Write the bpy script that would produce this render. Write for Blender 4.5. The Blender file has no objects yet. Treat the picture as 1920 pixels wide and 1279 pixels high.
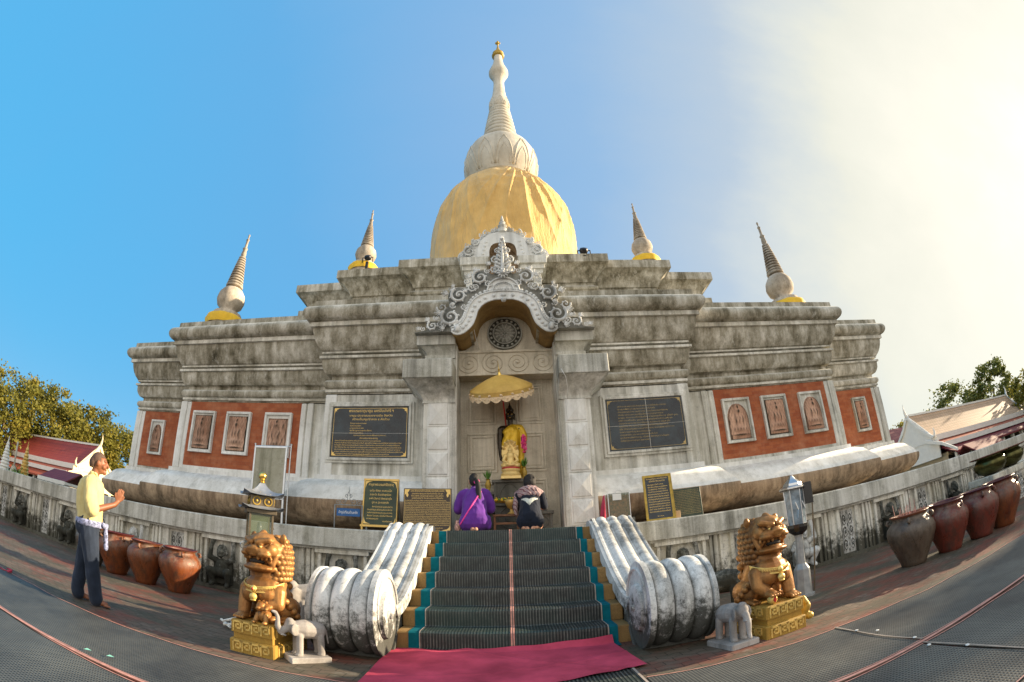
import bpy, bmesh, math, random
import numpy as np
from mathutils import Matrix, Vector
sc = bpy.context.scene
R = math.radians
PI = math.pi
sin, cos = math.sin, math.cos

# ---------------------------------------------------------------- camera (wide fisheye lens held at chest height, tilted up)
cd = bpy.data.cameras.new('camera')
cam = bpy.data.objects.new('camera', cd)
sc.collection.objects.link(cam)
sc.camera = cam
cd.type = 'PANO'
cd.panorama_type = 'FISHEYE_LENS_POLYNOMIAL'
cd.sensor_fit = 'HORIZONTAL'
cd.sensor_width = 36
cd.clip_start = 0.05
cd.clip_end = 3000
cd.fisheye_fov = R(200)
cd.fisheye_polynomial_k0 = 0
cd.fisheye_polynomial_k1 = -1 / (877.94 * 36 / 1920)
cd.fisheye_polynomial_k2 = cd.fisheye_polynomial_k3 = cd.fisheye_polynomial_k4 = 0
_rot = Matrix.Rotation(R(-0.67), 3, 'Z') @ Matrix.Rotation(R(24.83), 3, 'X') @ Matrix.Rotation(R(2.13), 3, 'Y')
_B = Matrix(((1, 0, 0), (0, 0, -1), (0, 1, 0)))
cam.matrix_world = Matrix.Translation((0.04, 0, 1.1)) @ (_rot @ _B).to_4x4()

# ---------------------------------------------------------------- sky, sun, exposure
SUN_EL, SUN_AZ = 17.0, 80.0          # azimuth clockwise from +Y
world = bpy.data.worlds.new('World')
sc.world = world
world.use_nodes = True
wn = world.node_tree
wn.nodes.clear()
wo = wn.nodes.new('ShaderNodeOutputWorld')
wb = wn.nodes.new('ShaderNodeBackground')
sky = wn.nodes.new('ShaderNodeTexSky')
sky.sky_type = 'NISHITA'
sky.sun_disc = False
sky.sun_elevation = R(SUN_EL)
sky.sun_rotation = R(SUN_AZ)
sky.air_density = 1.0
sky.dust_density = 1.0
sky.ozone_density = 3.0
def _wm(op, x, y=None, clamp=False):
    q = wn.nodes.new('ShaderNodeMath'); q.operation = op; q.use_clamp = clamp
    for i, v in enumerate((x, y)):
        if v is None: continue
        if hasattr(v, 'links'): wn.links.new(v, q.inputs[i])
        else: q.inputs[i].default_value = v
    return q.outputs[0]
_tc = wn.nodes.new('ShaderNodeTexCoord')
_dn = wn.nodes.new('ShaderNodeVectorMath'); _dn.operation = 'DOT_PRODUCT'
wn.links.new(_tc.outputs['Generated'], _dn.inputs[0])
_dn.inputs[1].default_value = (sin(R(SUN_AZ)) * cos(R(SUN_EL)), cos(R(SUN_AZ)) * cos(R(SUN_EL)), sin(R(SUN_EL)))
_xyz = wn.nodes.new('ShaderNodeSeparateXYZ'); wn.links.new(_tc.outputs['Generated'], _xyz.inputs[0])
_mp = wn.nodes.new('ShaderNodeMapping'); wn.links.new(_tc.outputs['Generated'], _mp.inputs[0]); _mp.inputs['Rotation'].default_value = (.5, .3, .2); _mp.inputs['Scale'].default_value = (1.2, 3.2, 2.4)
_nz = wn.nodes.new('ShaderNodeTexNoise'); wn.links.new(_mp.outputs[0], _nz.inputs['Vector']); _nz.inputs['Scale'].default_value = 1.3; _nz.inputs['Detail'].default_value = 6; _nz.inputs['Roughness'].default_value = .6
# haze scattering: forward lobe towards the sun, clear blue away from it
_rm = wn.nodes.new('ShaderNodeValToRGB')
wn.links.new(_wm('ADD', _wm('MULTIPLY', _wm('ADD', _dn.outputs['Value'], 1.0), .5), _wm('MULTIPLY', _wm('SUBTRACT', _nz.outputs['Fac'], .5), .10)), _rm.inputs[0])
_el = _rm.color_ramp.elements
_st = [(.0, (.06, .42, .80)), (.18, (.07, .45, .83)), (.45, (.12, .42, .77)), (.62, (.22, .45, .75)), (.74, (.29, .485, .74)), (.85, (.48, .58, .69)), (.92, (.84, .83, .71)), (.975, (1.0, .96, .82)), (1.0, (1, .98, .92))]
while len(_el) < len(_st): _el.new(.5)
for _i, (_p, _c) in enumerate(_st): _el[_i].position = _p
for _i, (_p, _c) in enumerate(_st): _el[_i].color = (*_c, 1)
_g = wn.nodes.new('ShaderNodeVectorMath'); _g.operation = 'SCALE'; wn.links.new(_rm.outputs[0], _g.inputs[0]); _g.inputs['Scale'].default_value = 3.75
# Nishita compressed so that it does not clip near the sun
_c1 = wn.nodes.new('ShaderNodeVectorMath'); _c1.operation = 'SCALE'; wn.links.new(sky.outputs[0], _c1.inputs[0]); _c1.inputs['Scale'].default_value = .45
_c2 = wn.nodes.new('ShaderNodeVectorMath'); _c2.operation = 'ADD'; wn.links.new(_c1.outputs[0], _c2.inputs[0]); _c2.inputs[1].default_value = (1, 1, 1)
_c3 = wn.nodes.new('ShaderNodeVectorMath'); _c3.operation = 'DIVIDE'; wn.links.new(sky.outputs[0], _c3.inputs[0]); wn.links.new(_c2.outputs[0], _c3.inputs[1])
_mx = wn.nodes.new('ShaderNodeMix'); _mx.data_type = 'RGBA'; _mx.inputs[0].default_value = .82
wn.links.new(_c3.outputs[0], _mx.inputs[6]); wn.links.new(_g.outputs[0], _mx.inputs[7])
# pale haze near the horizon, plus an unseen glow added behind the camera to fill the facade
_hz = wn.nodes.new('ShaderNodeMix'); _hz.data_type = 'RGBA'
wn.links.new(_wm('MULTIPLY', _wm('POWER', _wm('SUBTRACT', 1.0, _wm('ABSOLUTE', _xyz.outputs[2])), 9.0), .55), _hz.inputs[0])
wn.links.new(_mx.outputs[2], _hz.inputs[6]); _hz.inputs[7].default_value = (2.4, 2.8, 2.7, 1)
_bk = wn.nodes.new('ShaderNodeMix'); _bk.data_type = 'RGBA'
_bf = wn.nodes.new('ShaderNodeMapRange'); _bf.interpolation_type = 'SMOOTHSTEP'
wn.links.new(_xyz.outputs[1], _bf.inputs['Value']); _bf.inputs['From Min'].default_value = -.1; _bf.inputs['From Max'].default_value = -.9
wn.links.new(_bf.outputs[0], _bk.inputs[0]); wn.links.new(_hz.outputs[2], _bk.inputs[6]); _bk.inputs[7].default_value = (4.3, 4.0, 3.6, 1)
wn.links.new(_bk.outputs[2], wb.inputs['Color'])
wb.inputs['Strength'].default_value = 0.14
wn.links.new(wb.outputs[0], wo.inputs[0])
sd = bpy.data.lights.new('sun', 'SUN')
sun = bpy.data.objects.new('sun', sd)
sc.collection.objects.link(sun)
sd.energy = 5.0
sd.angle = R(0.6)
sd.color = (1.0, 0.80, 0.55)
_sv = Vector((sin(R(SUN_AZ)) * cos(R(SUN_EL)), cos(R(SUN_AZ)) * cos(R(SUN_EL)), sin(R(SUN_EL))))
sun.rotation_euler = _sv.to_track_quat('Z', 'Y').to_euler()
sun.location = (60, 10, 30)
sc.view_settings.view_transform = 'Standard'
sc.view_settings.look = 'None'
sc.view_settings.gamma = 1
sc.view_settings.exposure = 1.18

# ---------------------------------------------------------------- mesh helpers
class MB:
    def __init__(s):
        s.v = []; s.f = []; s.mi = []; s.cur = 0
    def add(s, vs, fs):
        b = len(s.v)
        s.v += [tuple(p) for p in vs]
        for f in fs:
            s.f.append(tuple(b + i for i in f)); s.mi.append(s.cur)
        return s
    def mat(s, i):
        s.cur = i; return s
    def box(s, x0, x1, y0, y1, z0, z1, M=None):
        vs = [(x, y, z) for z in (z0, z1) for y in (y0, y1) for x in (x0, x1)]
        if M: vs = [M @ Vector(p) for p in vs]
        return s.add(vs, [(0, 2, 3, 1), (4, 5, 7, 6), (0, 1, 5, 4), (2, 6, 7, 3), (1, 3, 7, 5), (0, 4, 6, 2)])
    def bbox(s, x0, x1, y0, y1, z0, z1, b=0.01, M=None):
        """box with chamfered vertical and top edges"""
        rings = []
        for z, i in ((z0, 0), (z1 - b, 0), (z1, b)):
            q = []
            for (cx, cy, sx, sy) in ((x0, y0, 1, 1), (x1, y0, -1, 1), (x1, y1, -1, -1), (x0, y1, 1, -1)):
                a = (cx + sx * (b + i), cy + sy * i, z); c = (cx + sx * i, cy + sy * (b + i), z)
                q += [c, a] if sx * sy > 0 else [a, c]
            rings.append(q)
        vs = [p for r in rings for p in r]
        if M: vs = [M @ Vector(p) for p in vs]
        fs = [tuple(range(7, -1, -1)), tuple(range(16, 24))]
        for k in range(2):
            for i in range(8):
                j = (i + 1) % 8
                fs.append((k * 8 + i, k * 8 + j, k * 8 + 8 + j, k * 8 + 8 + i))
        return s.add(vs, fs)
    def prism(s, poly, a0, a1, axis='y', M=None):
        """extrude 2d polygon: axis 'y' -> poly in xz; 'x' -> poly in yz; 'z' -> poly in xy"""
        def P(u, w, a):
            return {'y': (u, a, w), 'x': (a, u, w), 'z': (u, w, a)}[axis]
        n = len(poly)
        vs = [P(u, w, a0) for u, w in poly] + [P(u, w, a1) for u, w in poly]
        if M: vs = [M @ Vector(p) for p in vs]
        fs = [tuple(range(n)), tuple(range(2 * n - 1, n - 1, -1))]
        for i in range(n):
            j = (i + 1) % n
            fs.append((i, n + i, n + j, j))
        return s.add(vs, fs)
    def lathe(s, prof, seg=32, M=None, a0=0, a1=2 * PI, caps=True, fn=None):
        full = abs(a1 - a0 - 2 * PI) < 1e-6
        m = seg if full else seg + 1
        vs = []
        for (r, z) in prof:
            for i in range(m):
                a = a0 + (a1 - a0) * i / seg
                rr, zz = (r, z) if fn is None else fn(r, z, a)
                vs.append((rr * cos(a), rr * sin(a), zz))
        if M: vs = [M @ Vector(p) for p in vs]
        fs = []
        for k in range(len(prof) - 1):
            for i in range(seg):
                j = (i + 1) % m
                fs.append((k * m + i, k * m + j, (k + 1) * m + j, (k + 1) * m + i))
        if caps and full:
            fs.append(tuple(range(m - 1, -1, -1))); fs.append(tuple((len(prof) - 1) * m + i for i in range(m)))
        return s.add(vs, fs)
    def tube(s, pts, r, seg=8, caps=True):
        pts = [Vector(p) for p in pts]
        n = len(pts)
        rs = r if isinstance(r, (list, tuple)) else [r] * n
        up = Vector((0.123, 0.31, 0.94)).normalized()
        vs = []; prev = None
        for i, p in enumerate(pts):
            d = (pts[min(i + 1, n - 1)] - pts[max(i - 1, 0)])
            if d.length < 1e-9: d = Vector((0, 0, 1))
            d.normalize()
            if prev is None:
                a = d.cross(up)
                if a.length < 1e-3: a = d.cross(Vector((1, 0, 0)))
            else:
                a = prev - d * prev.dot(d)
                if a.length < 1e-6: a = d.cross(up)
            a.normalize(); prev = a; b = d.cross(a)
            for k in range(seg):
                t = 2 * PI * k / seg
                vs.append(p + (a * cos(t) + b * sin(t)) * rs[i])
        fs = []
        for i in range(n - 1):
            for k in range(seg):
                j = (k + 1) % seg
                fs.append((i * seg + k, i * seg + j, (i + 1) * seg + j, (i + 1) * seg + k))
        if caps:
            fs.append(tuple(range(seg - 1, -1, -1))); fs.append(tuple((n - 1) * seg + k for k in range(seg)))
        return s.add(vs, fs)
    def ell(s, c, r, M=None, seg=14, rings=9):
        c = Vector(c)
        if not isinstance(r, (tuple, list)): r = (r, r, r)
        vs = [Vector((0, 0, -r[2]))]
        for i in range(1, rings):
            t = -PI / 2 + PI * i / rings
            for k in range(seg):
                a = 2 * PI * k / seg
                vs.append(Vector((r[0] * cos(t) * cos(a), r[1] * cos(t) * sin(a), r[2] * sin(t))))
        vs.append(Vector((0, 0, r[2])))
        if M: vs = [M @ p for p in vs]
        vs = [p + c for p in vs]
        fs = []
        for k in range(seg):
            fs.append((0, 1 + (k + 1) % seg, 1 + k))
            e = 1 + (rings - 2) * seg
            fs.append((len(vs) - 1, e + k, e + (k + 1) % seg))
        for i in range(rings - 2):
            for k in range(seg):
                j = (k + 1) % seg
                fs.append((1 + i * seg + k, 1 + i * seg + j, 1 + (i + 1) * seg + j, 1 + (i + 1) * seg + k))
        return s.add(vs, fs)
    def cap(s, p0, p1, r0, r1=None, seg=12):
        """tapered capsule"""
        if r1 is None: r1 = r0
        p0 = Vector(p0); p1 = Vector(p1); d = p1 - p0; L = max(d.length, 1e-6); d = d / L
        pts = []; rs = []
        for a in (-80, -55, -30, 0):
            pts.append(p0 + d * (r0 * sin(R(a)))); rs.append(r0 * cos(R(a)))
        for a in (0, 30, 55, 80):
            pts.append(p1 + d * (r1 * sin(R(a)))); rs.append(r1 * cos(R(a)))
        return s.tube(pts, rs, seg)
    def path(s, pts, seg=12):
        """chain of capsules, pts = [(x,y,z,r),...]"""
        for a, b in zip(pts[:-1], pts[1:]):
            s.cap(a[:3], b[:3], a[3], b[3], seg)
        return s
    def quad(s, a, b, c, d):
        return s.add([a, b, c, d], [(0, 1, 2, 3)])
    def grid(s, fn, nu, nv):
        vs = [fn(i / nu, j / nv) for j in range(nv + 1) for i in range(nu + 1)]
        fs = [(j * (nu + 1) + i, j * (nu + 1) + i + 1, (j + 1) * (nu + 1) + i + 1, (j + 1) * (nu + 1) + i) for j in range(nv) for i in range(nu)]
        return s.add(vs, fs)
    def mirror(s):
        """append the x-mirrored copy of everything so far"""
        n = len(s.v)
        s.v += [(-x, y, z) for x, y, z in s.v]
        m = len(s.f)
        for k in range(m):
            s.f.append(tuple(n + i for i in reversed(s.f[k]))); s.mi.append(s.mi[k])
        return s
    def mesh(s, name, mats, smooth=None):
        me = bpy.data.meshes.new(name)
        me.from_pydata(s.v, [], s.f)
        for m in mats: me.materials.append(m)
        if max(s.mi, default=0) > 0: me.polygons.foreach_set('material_index', s.mi)
        bm = bmesh.new(); bm.from_mesh(me); bmesh.ops.recalc_face_normals(bm, faces=bm.faces); bm.to_mesh(me); bm.free()
        if smooth is not None:
            me.polygons.foreach_set('use_smooth', [True] * len(me.polygons))
            if smooth < 179: me.set_sharp_from_angle(angle=R(smooth))
        me.update()
        return me

def link(name, me, parent=None, loc=None, rz=0):
    o = bpy.data.objects.new(name, me)
    sc.collection.objects.link(o)
    if parent is not None: o.parent = parent
    if loc is not None: o.location = loc
    if rz: o.rotation_euler = (0, 0, rz)
    return o
def build(name, mb, mats, parent=None, smooth=None, loc=None, rz=0, label=None):
    if not isinstance(mats, (list, tuple)): mats = [mats]
    o = link(name, mb.mesh(name, mats, smooth), parent, loc, rz)
    if label: o['label'] = label
    return o
def thing(name, label, cat, loc=(0, 0, 0), rz=0, group=None):
    o = bpy.data.objects.new(name, None); sc.collection.objects.link(o)
    o.empty_display_size = 0.2
    o.location = loc; o.rotation_euler = (0, 0, rz)
    return tag(o, label, cat, group)
def tag(o, label, cat, group=None):
    o['label'] = label; o['category'] = cat
    if group: o['group'] = group
    return o
def structure(o, label=None):
    o['kind'] = 'structure'
    if label: o['label'] = label
    return o
def bake_mods(o):
    dg = bpy.context.evaluated_depsgraph_get()
    me = bpy.data.meshes.new_from_object(o.evaluated_get(dg))
    old = o.data; o.modifiers.clear(); o.data = me
    bpy.data.meshes.remove(old)
    return o
def sculpt(name, mb, mats, parent=None, vox=0.01, sm=4, loc=None, rz=0, label=None, fac=0.5):
    """fuse overlapping volumes into one continuous skin"""
    o = build(name, mb, mats, parent, None, loc, rz, label)
    m = o.modifiers.new('r', 'REMESH'); m.mode = 'VOXEL'; m.voxel_size = vox; m.use_smooth_shade = True
    if sm:
        q = o.modifiers.new('s', 'SMOOTH'); q.iterations = sm; q.factor = fac
    bake_mods(o)
    if len(o.data.materials) == 0:
        o.data.materials.append(mats if not isinstance(mats, (list, tuple)) else mats[0])
    return o
from mathutils import noise as mnoise
def creases(o, amp=.006, f=(9, 9, 4), seed=0, ridge=True):
    """real cloth creases: push the skin along its normals"""
    me = o.data; ns = [v.normal.copy() for v in me.vertices]
    for v, n in zip(me.vertices, ns):
        p = Vector((v.co.x * f[0] + seed, v.co.y * f[1], v.co.z * f[2] + v.co.x * 2.5))
        q = mnoise.noise(p); q2 = mnoise.noise(p * 2.3 + Vector((5, 1, 2)))
        h = (1 - 2.6 * abs(q)) * .8 + .35 * q2 if ridge else q + .4 * q2
        v.co += n * (h * amp)
    me.update()
    return o
def copy_tree(o, parent=None):
    c = o.copy(); sc.collection.objects.link(c)
    if parent is not None: c.parent = parent
    for ch in [x for x in bpy.data.objects if x.parent == o]:
        copy_tree(ch, c)
    return c
def RX(a): return Matrix.Rotation(a, 4, 'X')
def RY(a): return Matrix.Rotation(a, 4, 'Y')
def RZ(a): return Matrix.Rotation(a, 4, 'Z')
def T(x, y, z): return Matrix.Translation((x, y, z))
def S(x, y, z): return Matrix.Diagonal((x, y, z, 1))

# ---------------------------------------------------------------- material helpers
class NT:
    def __init__(s, name):
        s.m = bpy.data.materials.new(name); s.m.use_nodes = True
        s.t = s.m.node_tree; s.t.nodes.clear()
        s.out = s.n('ShaderNodeOutputMaterial'); s.b = s.n('ShaderNodeBsdfPrincipled')
        s.l(s.b.outputs[0], s.out.inputs[0])
        s.tc = s.n('ShaderNodeTexCoord').outputs['Object']
    def n(s, t, **k):
        q = s.t.nodes.new(t)
        for a, b in k.items(): setattr(q, a, b)
        return q
    def l(s, a, b): s.t.links.new(a, b)
    def set(s, inp, v):
        i = s.b.inputs[inp]
        if hasattr(v, 'links'): s.l(v, i)
        else: i.default_value = v
    def map(s, scale=(1, 1, 1), rot=(0, 0, 0), loc=(0, 0, 0)):
        q = s.n('ShaderNodeMapping'); s.l(s.tc, q.inputs[0])
        q.inputs['Scale'].default_value = scale; q.inputs['Rotation'].default_value = rot; q.inputs['Location'].default_value = loc
        return q.outputs[0]
    def noise(s, scale=5, detail=4, rough=.55, vec=None, dist=0):
        q = s.n('ShaderNodeTexNoise'); s.l(vec if vec is not None else s.tc, q.inputs['Vector'])
        q.inputs['Scale'].default_value = scale; q.inputs['Detail'].default_value = detail
        q.inputs['Roughness'].default_value = rough; q.inputs['Distortion'].default_value = dist
        return q.outputs['Fac']
    def ramp(s, fac, stops):
        q = s.n('ShaderNodeValToRGB'); s.l(fac, q.inputs[0]); e = q.color_ramp.elements
        while len(e) > 2: e.remove(e[-1])
        for i, (p, c) in enumerate(stops):
            if i >= 2: e.new(p)
            e[i].position = p
        for i, (p, c) in enumerate(sorted(stops, key=lambda z: z[0])):
            e[i].color = (c, c, c, 1) if not isinstance(c, (tuple, list)) else (*c, 1)
        return q.outputs[0]
    def math(s, op, a, b=None, clamp=False):
        q = s.n('ShaderNodeMath', operation=op); q.use_clamp = clamp
        for i, v in enumerate((a, b)):
            if v is None: continue
            if hasattr(v, 'links'): s.l(v, q.inputs[i])
            else: q.inputs[i].default_value = v
        return q.outputs[0]
    def mix(s, fac, a, b, mode='MIX'):
        q = s.n('ShaderNodeMix', data_type='RGBA', blend_type=mode)
        for i, v in ((0, fac), (6, a), (7, b)):
            if hasattr(v, 'links'): s.l(v, q.inputs[i])
            elif i == 0: q.inputs[i].default_value = v
            else: q.inputs[i].default_value = (*v, 1)
        return q.outputs[2]
    def bump(s, h, strength=.3, dist=.01, prev=None):
        q = s.n('ShaderNodeBump'); s.l(h, q.inputs['Height'])
        q.inputs['Strength'].default_value = strength; q.inputs['Distance'].default_value = dist
        if prev is not None: s.l(prev, q.inputs['Normal'])
        s.l(q.outputs[0], s.b.inputs['Normal']); return q.outputs[0]
    def sep(s):
        q = s.n('ShaderNodeSeparateXYZ'); s.l(s.tc, q.inputs[0]); return q.outputs

def basic(name, c, rough=.7, metal=0, var=.15, scale=6, bump=.15, bscale=60, bd=.004, spec=.5):
    k = NT(name)
    nz = k.noise(scale, 5, .6)
    lo = tuple(x * (1 - var) for x in c); hi = tuple(min(1, x * (1 + var)) for x in c)
    k.set('Base Color', k.ramp(nz, [(.3, lo), (.7, hi)]))
    k.set('Roughness', rough); k.set('Metallic', metal); k.set('Specular IOR Level', spec)
    if bump: k.bump(k.noise(bscale, 4), bump, bd)
    return k.m
def weathered(name, clean, dirt, black, streak=1.0, amt=.5, rough=.9, grain=.25, sx=3.0, green=None, bd=.01, lo=.41, hi=.61, crev=0, moss=0):
    """stained concrete: blotches, runs down the face, dark algae patches, coarse grain"""
    k = NT(name)
    n1 = k.noise(.9, 6, .65)
    n2 = k.noise(1.0, 5, .7, vec=k.map((sx * 2.2, sx * 2.2, .35)))
    n3 = k.noise(1.0, 6, .7, vec=k.map((sx, sx, .12), loc=(3, 5, 1)))
    mixv = k.math('ADD', k.math('MULTIPLY', n1, 1 - streak * .5), k.math('MULTIPLY', n2, streak * .5))
    col = k.mix(k.ramp(mixv, [(lo, 0), (hi, 1)]), dirt, clean)
    col = k.mix(k.math('MULTIPLY', k.ramp(n3, [(.5, 0), (.68, 1)]), amt), col, black)
    n4 = k.noise(5, 8, .75)
    col = k.mix(k.math('MULTIPLY', k.ramp(n4, [(.52, 0), (.72, 1)]), amt * .8), col, black)
    if green: col = k.mix(k.math('MULTIPLY', k.ramp(k.noise(2.2, 5, .7, vec=k.map((1, 1, 1), loc=(9, 2, 4))), [(.5, 0), (.7, 1)]), .6), col, green)
    if crev:      # shade and grime painted into hollows of carving, high spots lightened
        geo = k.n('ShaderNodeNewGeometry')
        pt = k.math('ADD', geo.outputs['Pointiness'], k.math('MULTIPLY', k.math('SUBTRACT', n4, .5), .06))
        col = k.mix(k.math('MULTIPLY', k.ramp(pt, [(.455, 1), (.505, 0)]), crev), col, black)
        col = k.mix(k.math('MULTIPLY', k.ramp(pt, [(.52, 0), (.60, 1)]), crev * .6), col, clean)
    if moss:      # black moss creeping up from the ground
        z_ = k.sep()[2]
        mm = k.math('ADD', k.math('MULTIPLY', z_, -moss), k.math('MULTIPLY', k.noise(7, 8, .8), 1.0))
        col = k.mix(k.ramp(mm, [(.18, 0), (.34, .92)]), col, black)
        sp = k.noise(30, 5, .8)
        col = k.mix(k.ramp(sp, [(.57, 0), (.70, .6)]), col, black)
    g = k.noise(90, 3, .8)
    col = k.mix(grain, col, k.ramp(g, [(.3, .0), (.7, 1.0)]), 'OVERLAY')
    k.set('Base Color', col); k.set('Roughness', rough); k.set('Specular IOR Level', .25)
    b = k.bump(g, .35, .004)
    k.bump(n4, .5, bd, prev=b)
    return k.m
M = {}
def mould_mat():
    """old concrete mouldings: rain runs, black algae, pale washed tops with light painted in"""
    k = NT('moulding_concrete')
    x, y, z = k.sep()
    n_big = k.noise(.45, 4, .6)
    run = k.noise(1, 5, .7, vec=k.map((3.4, 3.4, .22)))
    run2 = k.noise(1, 5, .75, vec=k.map((14, 14, .5), loc=(2, 7, 1)))
    blot = k.noise(3.2, 7, .75)
    v = k.math('ADD', k.math('MULTIPLY', run, .5), k.math('ADD', k.math('MULTIPLY', n_big, .22), k.math('MULTIPLY', blot, .28)))
    col = k.ramp(v, [(.34, (.055, .05, .034)), (.43, (.19, .17, .12)), (.51, (.39, .36, .285)), (.61, (.70, .67, .59))])
    col = k.mix(k.ramp(run2, [(.54, 0), (.76, .5)]), col, (.055, .048, .032))
    pale = k.ramp(k.noise(1, 5, .8, vec=k.map((4, 4, 1.2), loc=(5, 1, 8))), [(.56, 0), (.70, .75)])
    col = k.mix(pale, col, (.66, .64, .57))
    geo = k.n('ShaderNodeNewGeometry'); nz_ = k.n('ShaderNodeSeparateXYZ'); k.l(geo.outputs['True Normal'], nz_.inputs[0])  # faces turned up painted paler: washed stone plus light put into the colour
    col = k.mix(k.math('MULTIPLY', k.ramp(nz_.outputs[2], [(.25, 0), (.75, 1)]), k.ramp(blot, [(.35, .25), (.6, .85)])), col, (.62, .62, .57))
    g = k.noise(80, 3, .8)
    col = k.mix(.28, col, k.ramp(g, [(.3, .0), (.7, 1.0)]), 'OVERLAY')
    k.set('Base Color', col); k.set('Roughness', .92); k.set('Specular IOR Level', .2)
    b = k.bump(g, .35, .004); k.bump(blot, .6, .012, prev=b)
    return k.m
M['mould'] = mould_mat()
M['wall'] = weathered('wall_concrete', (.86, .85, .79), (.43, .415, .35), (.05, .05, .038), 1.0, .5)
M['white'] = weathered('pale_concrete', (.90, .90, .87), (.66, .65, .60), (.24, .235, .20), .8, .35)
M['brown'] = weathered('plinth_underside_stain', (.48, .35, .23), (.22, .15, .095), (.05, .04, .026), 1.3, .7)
M['cap'] = weathered('terrace_coping_concrete', (.70, .69, .63), (.38, .37, .31), (.08, .077, .058), 1.0, .6)
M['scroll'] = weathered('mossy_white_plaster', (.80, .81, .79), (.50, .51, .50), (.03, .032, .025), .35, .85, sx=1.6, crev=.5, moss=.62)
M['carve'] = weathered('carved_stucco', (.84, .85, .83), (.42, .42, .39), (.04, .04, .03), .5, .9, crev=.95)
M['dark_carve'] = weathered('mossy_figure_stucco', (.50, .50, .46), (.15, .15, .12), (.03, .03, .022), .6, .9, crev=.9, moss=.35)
M['panelwhite'] = weathered('terrace_wall_stucco', (.88, .87, .80), (.55, .52, .42), (.05, .048, .032), .9, .7, moss=.55)
M['door'] = weathered('stone_door', (.80, .75, .63), (.56, .51, .41), (.20, .18, .13), .7, .45)
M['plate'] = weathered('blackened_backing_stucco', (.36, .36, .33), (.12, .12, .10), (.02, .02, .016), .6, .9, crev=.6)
M['ring_stone'] = weathered('dark_ringed_plaster', (.52, .47, .39), (.25, .21, .165), (.08, .065, .05), .5, .6)
M['dome_stone'] = weathered('spire_marble', (.66, .62, .53), (.52, .475, .39), (.30, .27, .21), .4, .3, grain=.12)
M['small_spire'] = weathered('small_spire_plaster', (.66, .59, .49), (.36, .30, .23), (.10, .08, .06), .5, .5)

def brick_mat():
    k = NT('red_brick')
    br = k.n('ShaderNodeTexBrick')
    mp = k.map((1, 1, 1), rot=(R(90), 0, 0))
    # xz plane -> xy
    k.l(mp, br.inputs['Vector'])
    br.inputs['Scale'].default_value = 1; br.inputs['Brick Width'].default_value = .2; br.inputs['Row Height'].default_value = .075
    br.inputs['Mortar Size'].default_value = .004; br.inputs['Mortar Smooth'].default_value = .3
    br.inputs['Color1'].default_value = (.30, .08, .036, 1); br.inputs['Color2'].default_value = (.39, .118, .05, 1); br.inputs['Mortar'].default_value = (.25, .09, .05, 1)
    n1 = k.noise(2.5, 6, .7)
    col = k.mix(k.ramp(n1, [(.45, 0), (.75, .55)]), br.outputs['Color'], (.55, .27, .15))
    col = k.mix(k.math('MULTIPLY', k.ramp(k.noise(1, 5, .7, vec=k.map((4, 4, .5))), [(.55, 0), (.75, 1)]), .5), col, (.13, .05, .03))
    k.set('Base Color', col); k.set('Roughness', .85); k.set('Specular IOR Level', .2)
    k.bump(br.outputs['Fac'], -.4, .004)
    return k.m
M['brick'] = brick_mat()
M['fillet'] = weathered('pale_arris_concrete', (.84, .82, .74), (.42, .39, .31), (.06, .055, .04), .8, .6)  # paler concrete on the fillet faces so the moulding profile reads
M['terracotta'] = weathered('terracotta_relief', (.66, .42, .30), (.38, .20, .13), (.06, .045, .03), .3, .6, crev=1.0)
def stone_floor():
    k = NT('interlocking_paving')
    br = k.n('ShaderNodeTexBrick')
    w = k.n('ShaderNodeTexWave'); w.wave_type = 'BANDS'; w.bands_direction = 'X'; w.inputs['Scale'].default_value = 1.6
    k.l(k.tc, w.inputs['Vector'])
    va = k.n('ShaderNodeVectorMath', operation='ADD'); k.l(k.tc, va.inputs[0])
    cb = k.n('ShaderNodeCombineXYZ'); k.l(k.math('MULTIPLY', w.outputs['Fac'], .035), cb.inputs[1]); k.l(cb.outputs[0], va.inputs[1])
    k.l(va.outputs[0], br.inputs['Vector'])
    br.inputs['Scale'].default_value = 1; br.inputs['Brick Width'].default_value = .215; br.inputs['Row Height'].default_value = .108
    br.inputs['Mortar Size'].default_value = .0055; br.inputs['Mortar Smooth'].default_value = .4; br.inputs['Bias'].default_value = 0
    br.inputs['Color1'].default_value = (.115, .088, .065, 1); br.inputs['Color2'].default_value = (.165, .122, .09, 1); br.inputs['Mortar'].default_value = (.035, .03, .022, 1)
    n1 = k.noise(.55, 6, .65, vec=k.map((1, 2.2, 1)))
    col = k.mix(k.math('MULTIPLY', k.ramp(n1, [(.47, 0), (.56, 1)]), .8), br.outputs['Color'], (.20, .055, .035), 'MIX')
    n2 = k.noise(.9, 6, .7, vec=k.map((1, 1.8, 1), loc=(7, 3, 0)))
    col = k.mix(k.math('MULTIPLY', k.ramp(n2, [(.46, 0), (.58, 1)]), .85), col, (.075, .074, .05))
    n3 = k.noise(2.3, 7, .75, vec=k.map((1, 2, 1), loc=(1, 13, 0)))
    col = k.mix(k.math('MULTIPLY', k.ramp(n3, [(.56, 0), (.72, 1)]), .55), col, (.33, .30, .25))
    col = k.mix(k.math('MULTIPLY', br.outputs['Fac'], .8), col, (.04, .033, .024))
    g = k.noise(120, 3, .8)
    col = k.mix(.25, col, k.ramp(g, [(.3, 0.), (.7, 1.)]), 'OVERLAY')
    k.set('Base Color', col); k.set('Roughness', .75); k.set('Specular IOR Level', .35)
    b = k.bump(br.outputs['Fac'], -.6, .006)
    k.bump(g, .3, .003, prev=b)
    return k.m
M['paving'] = stone_floor()
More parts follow.
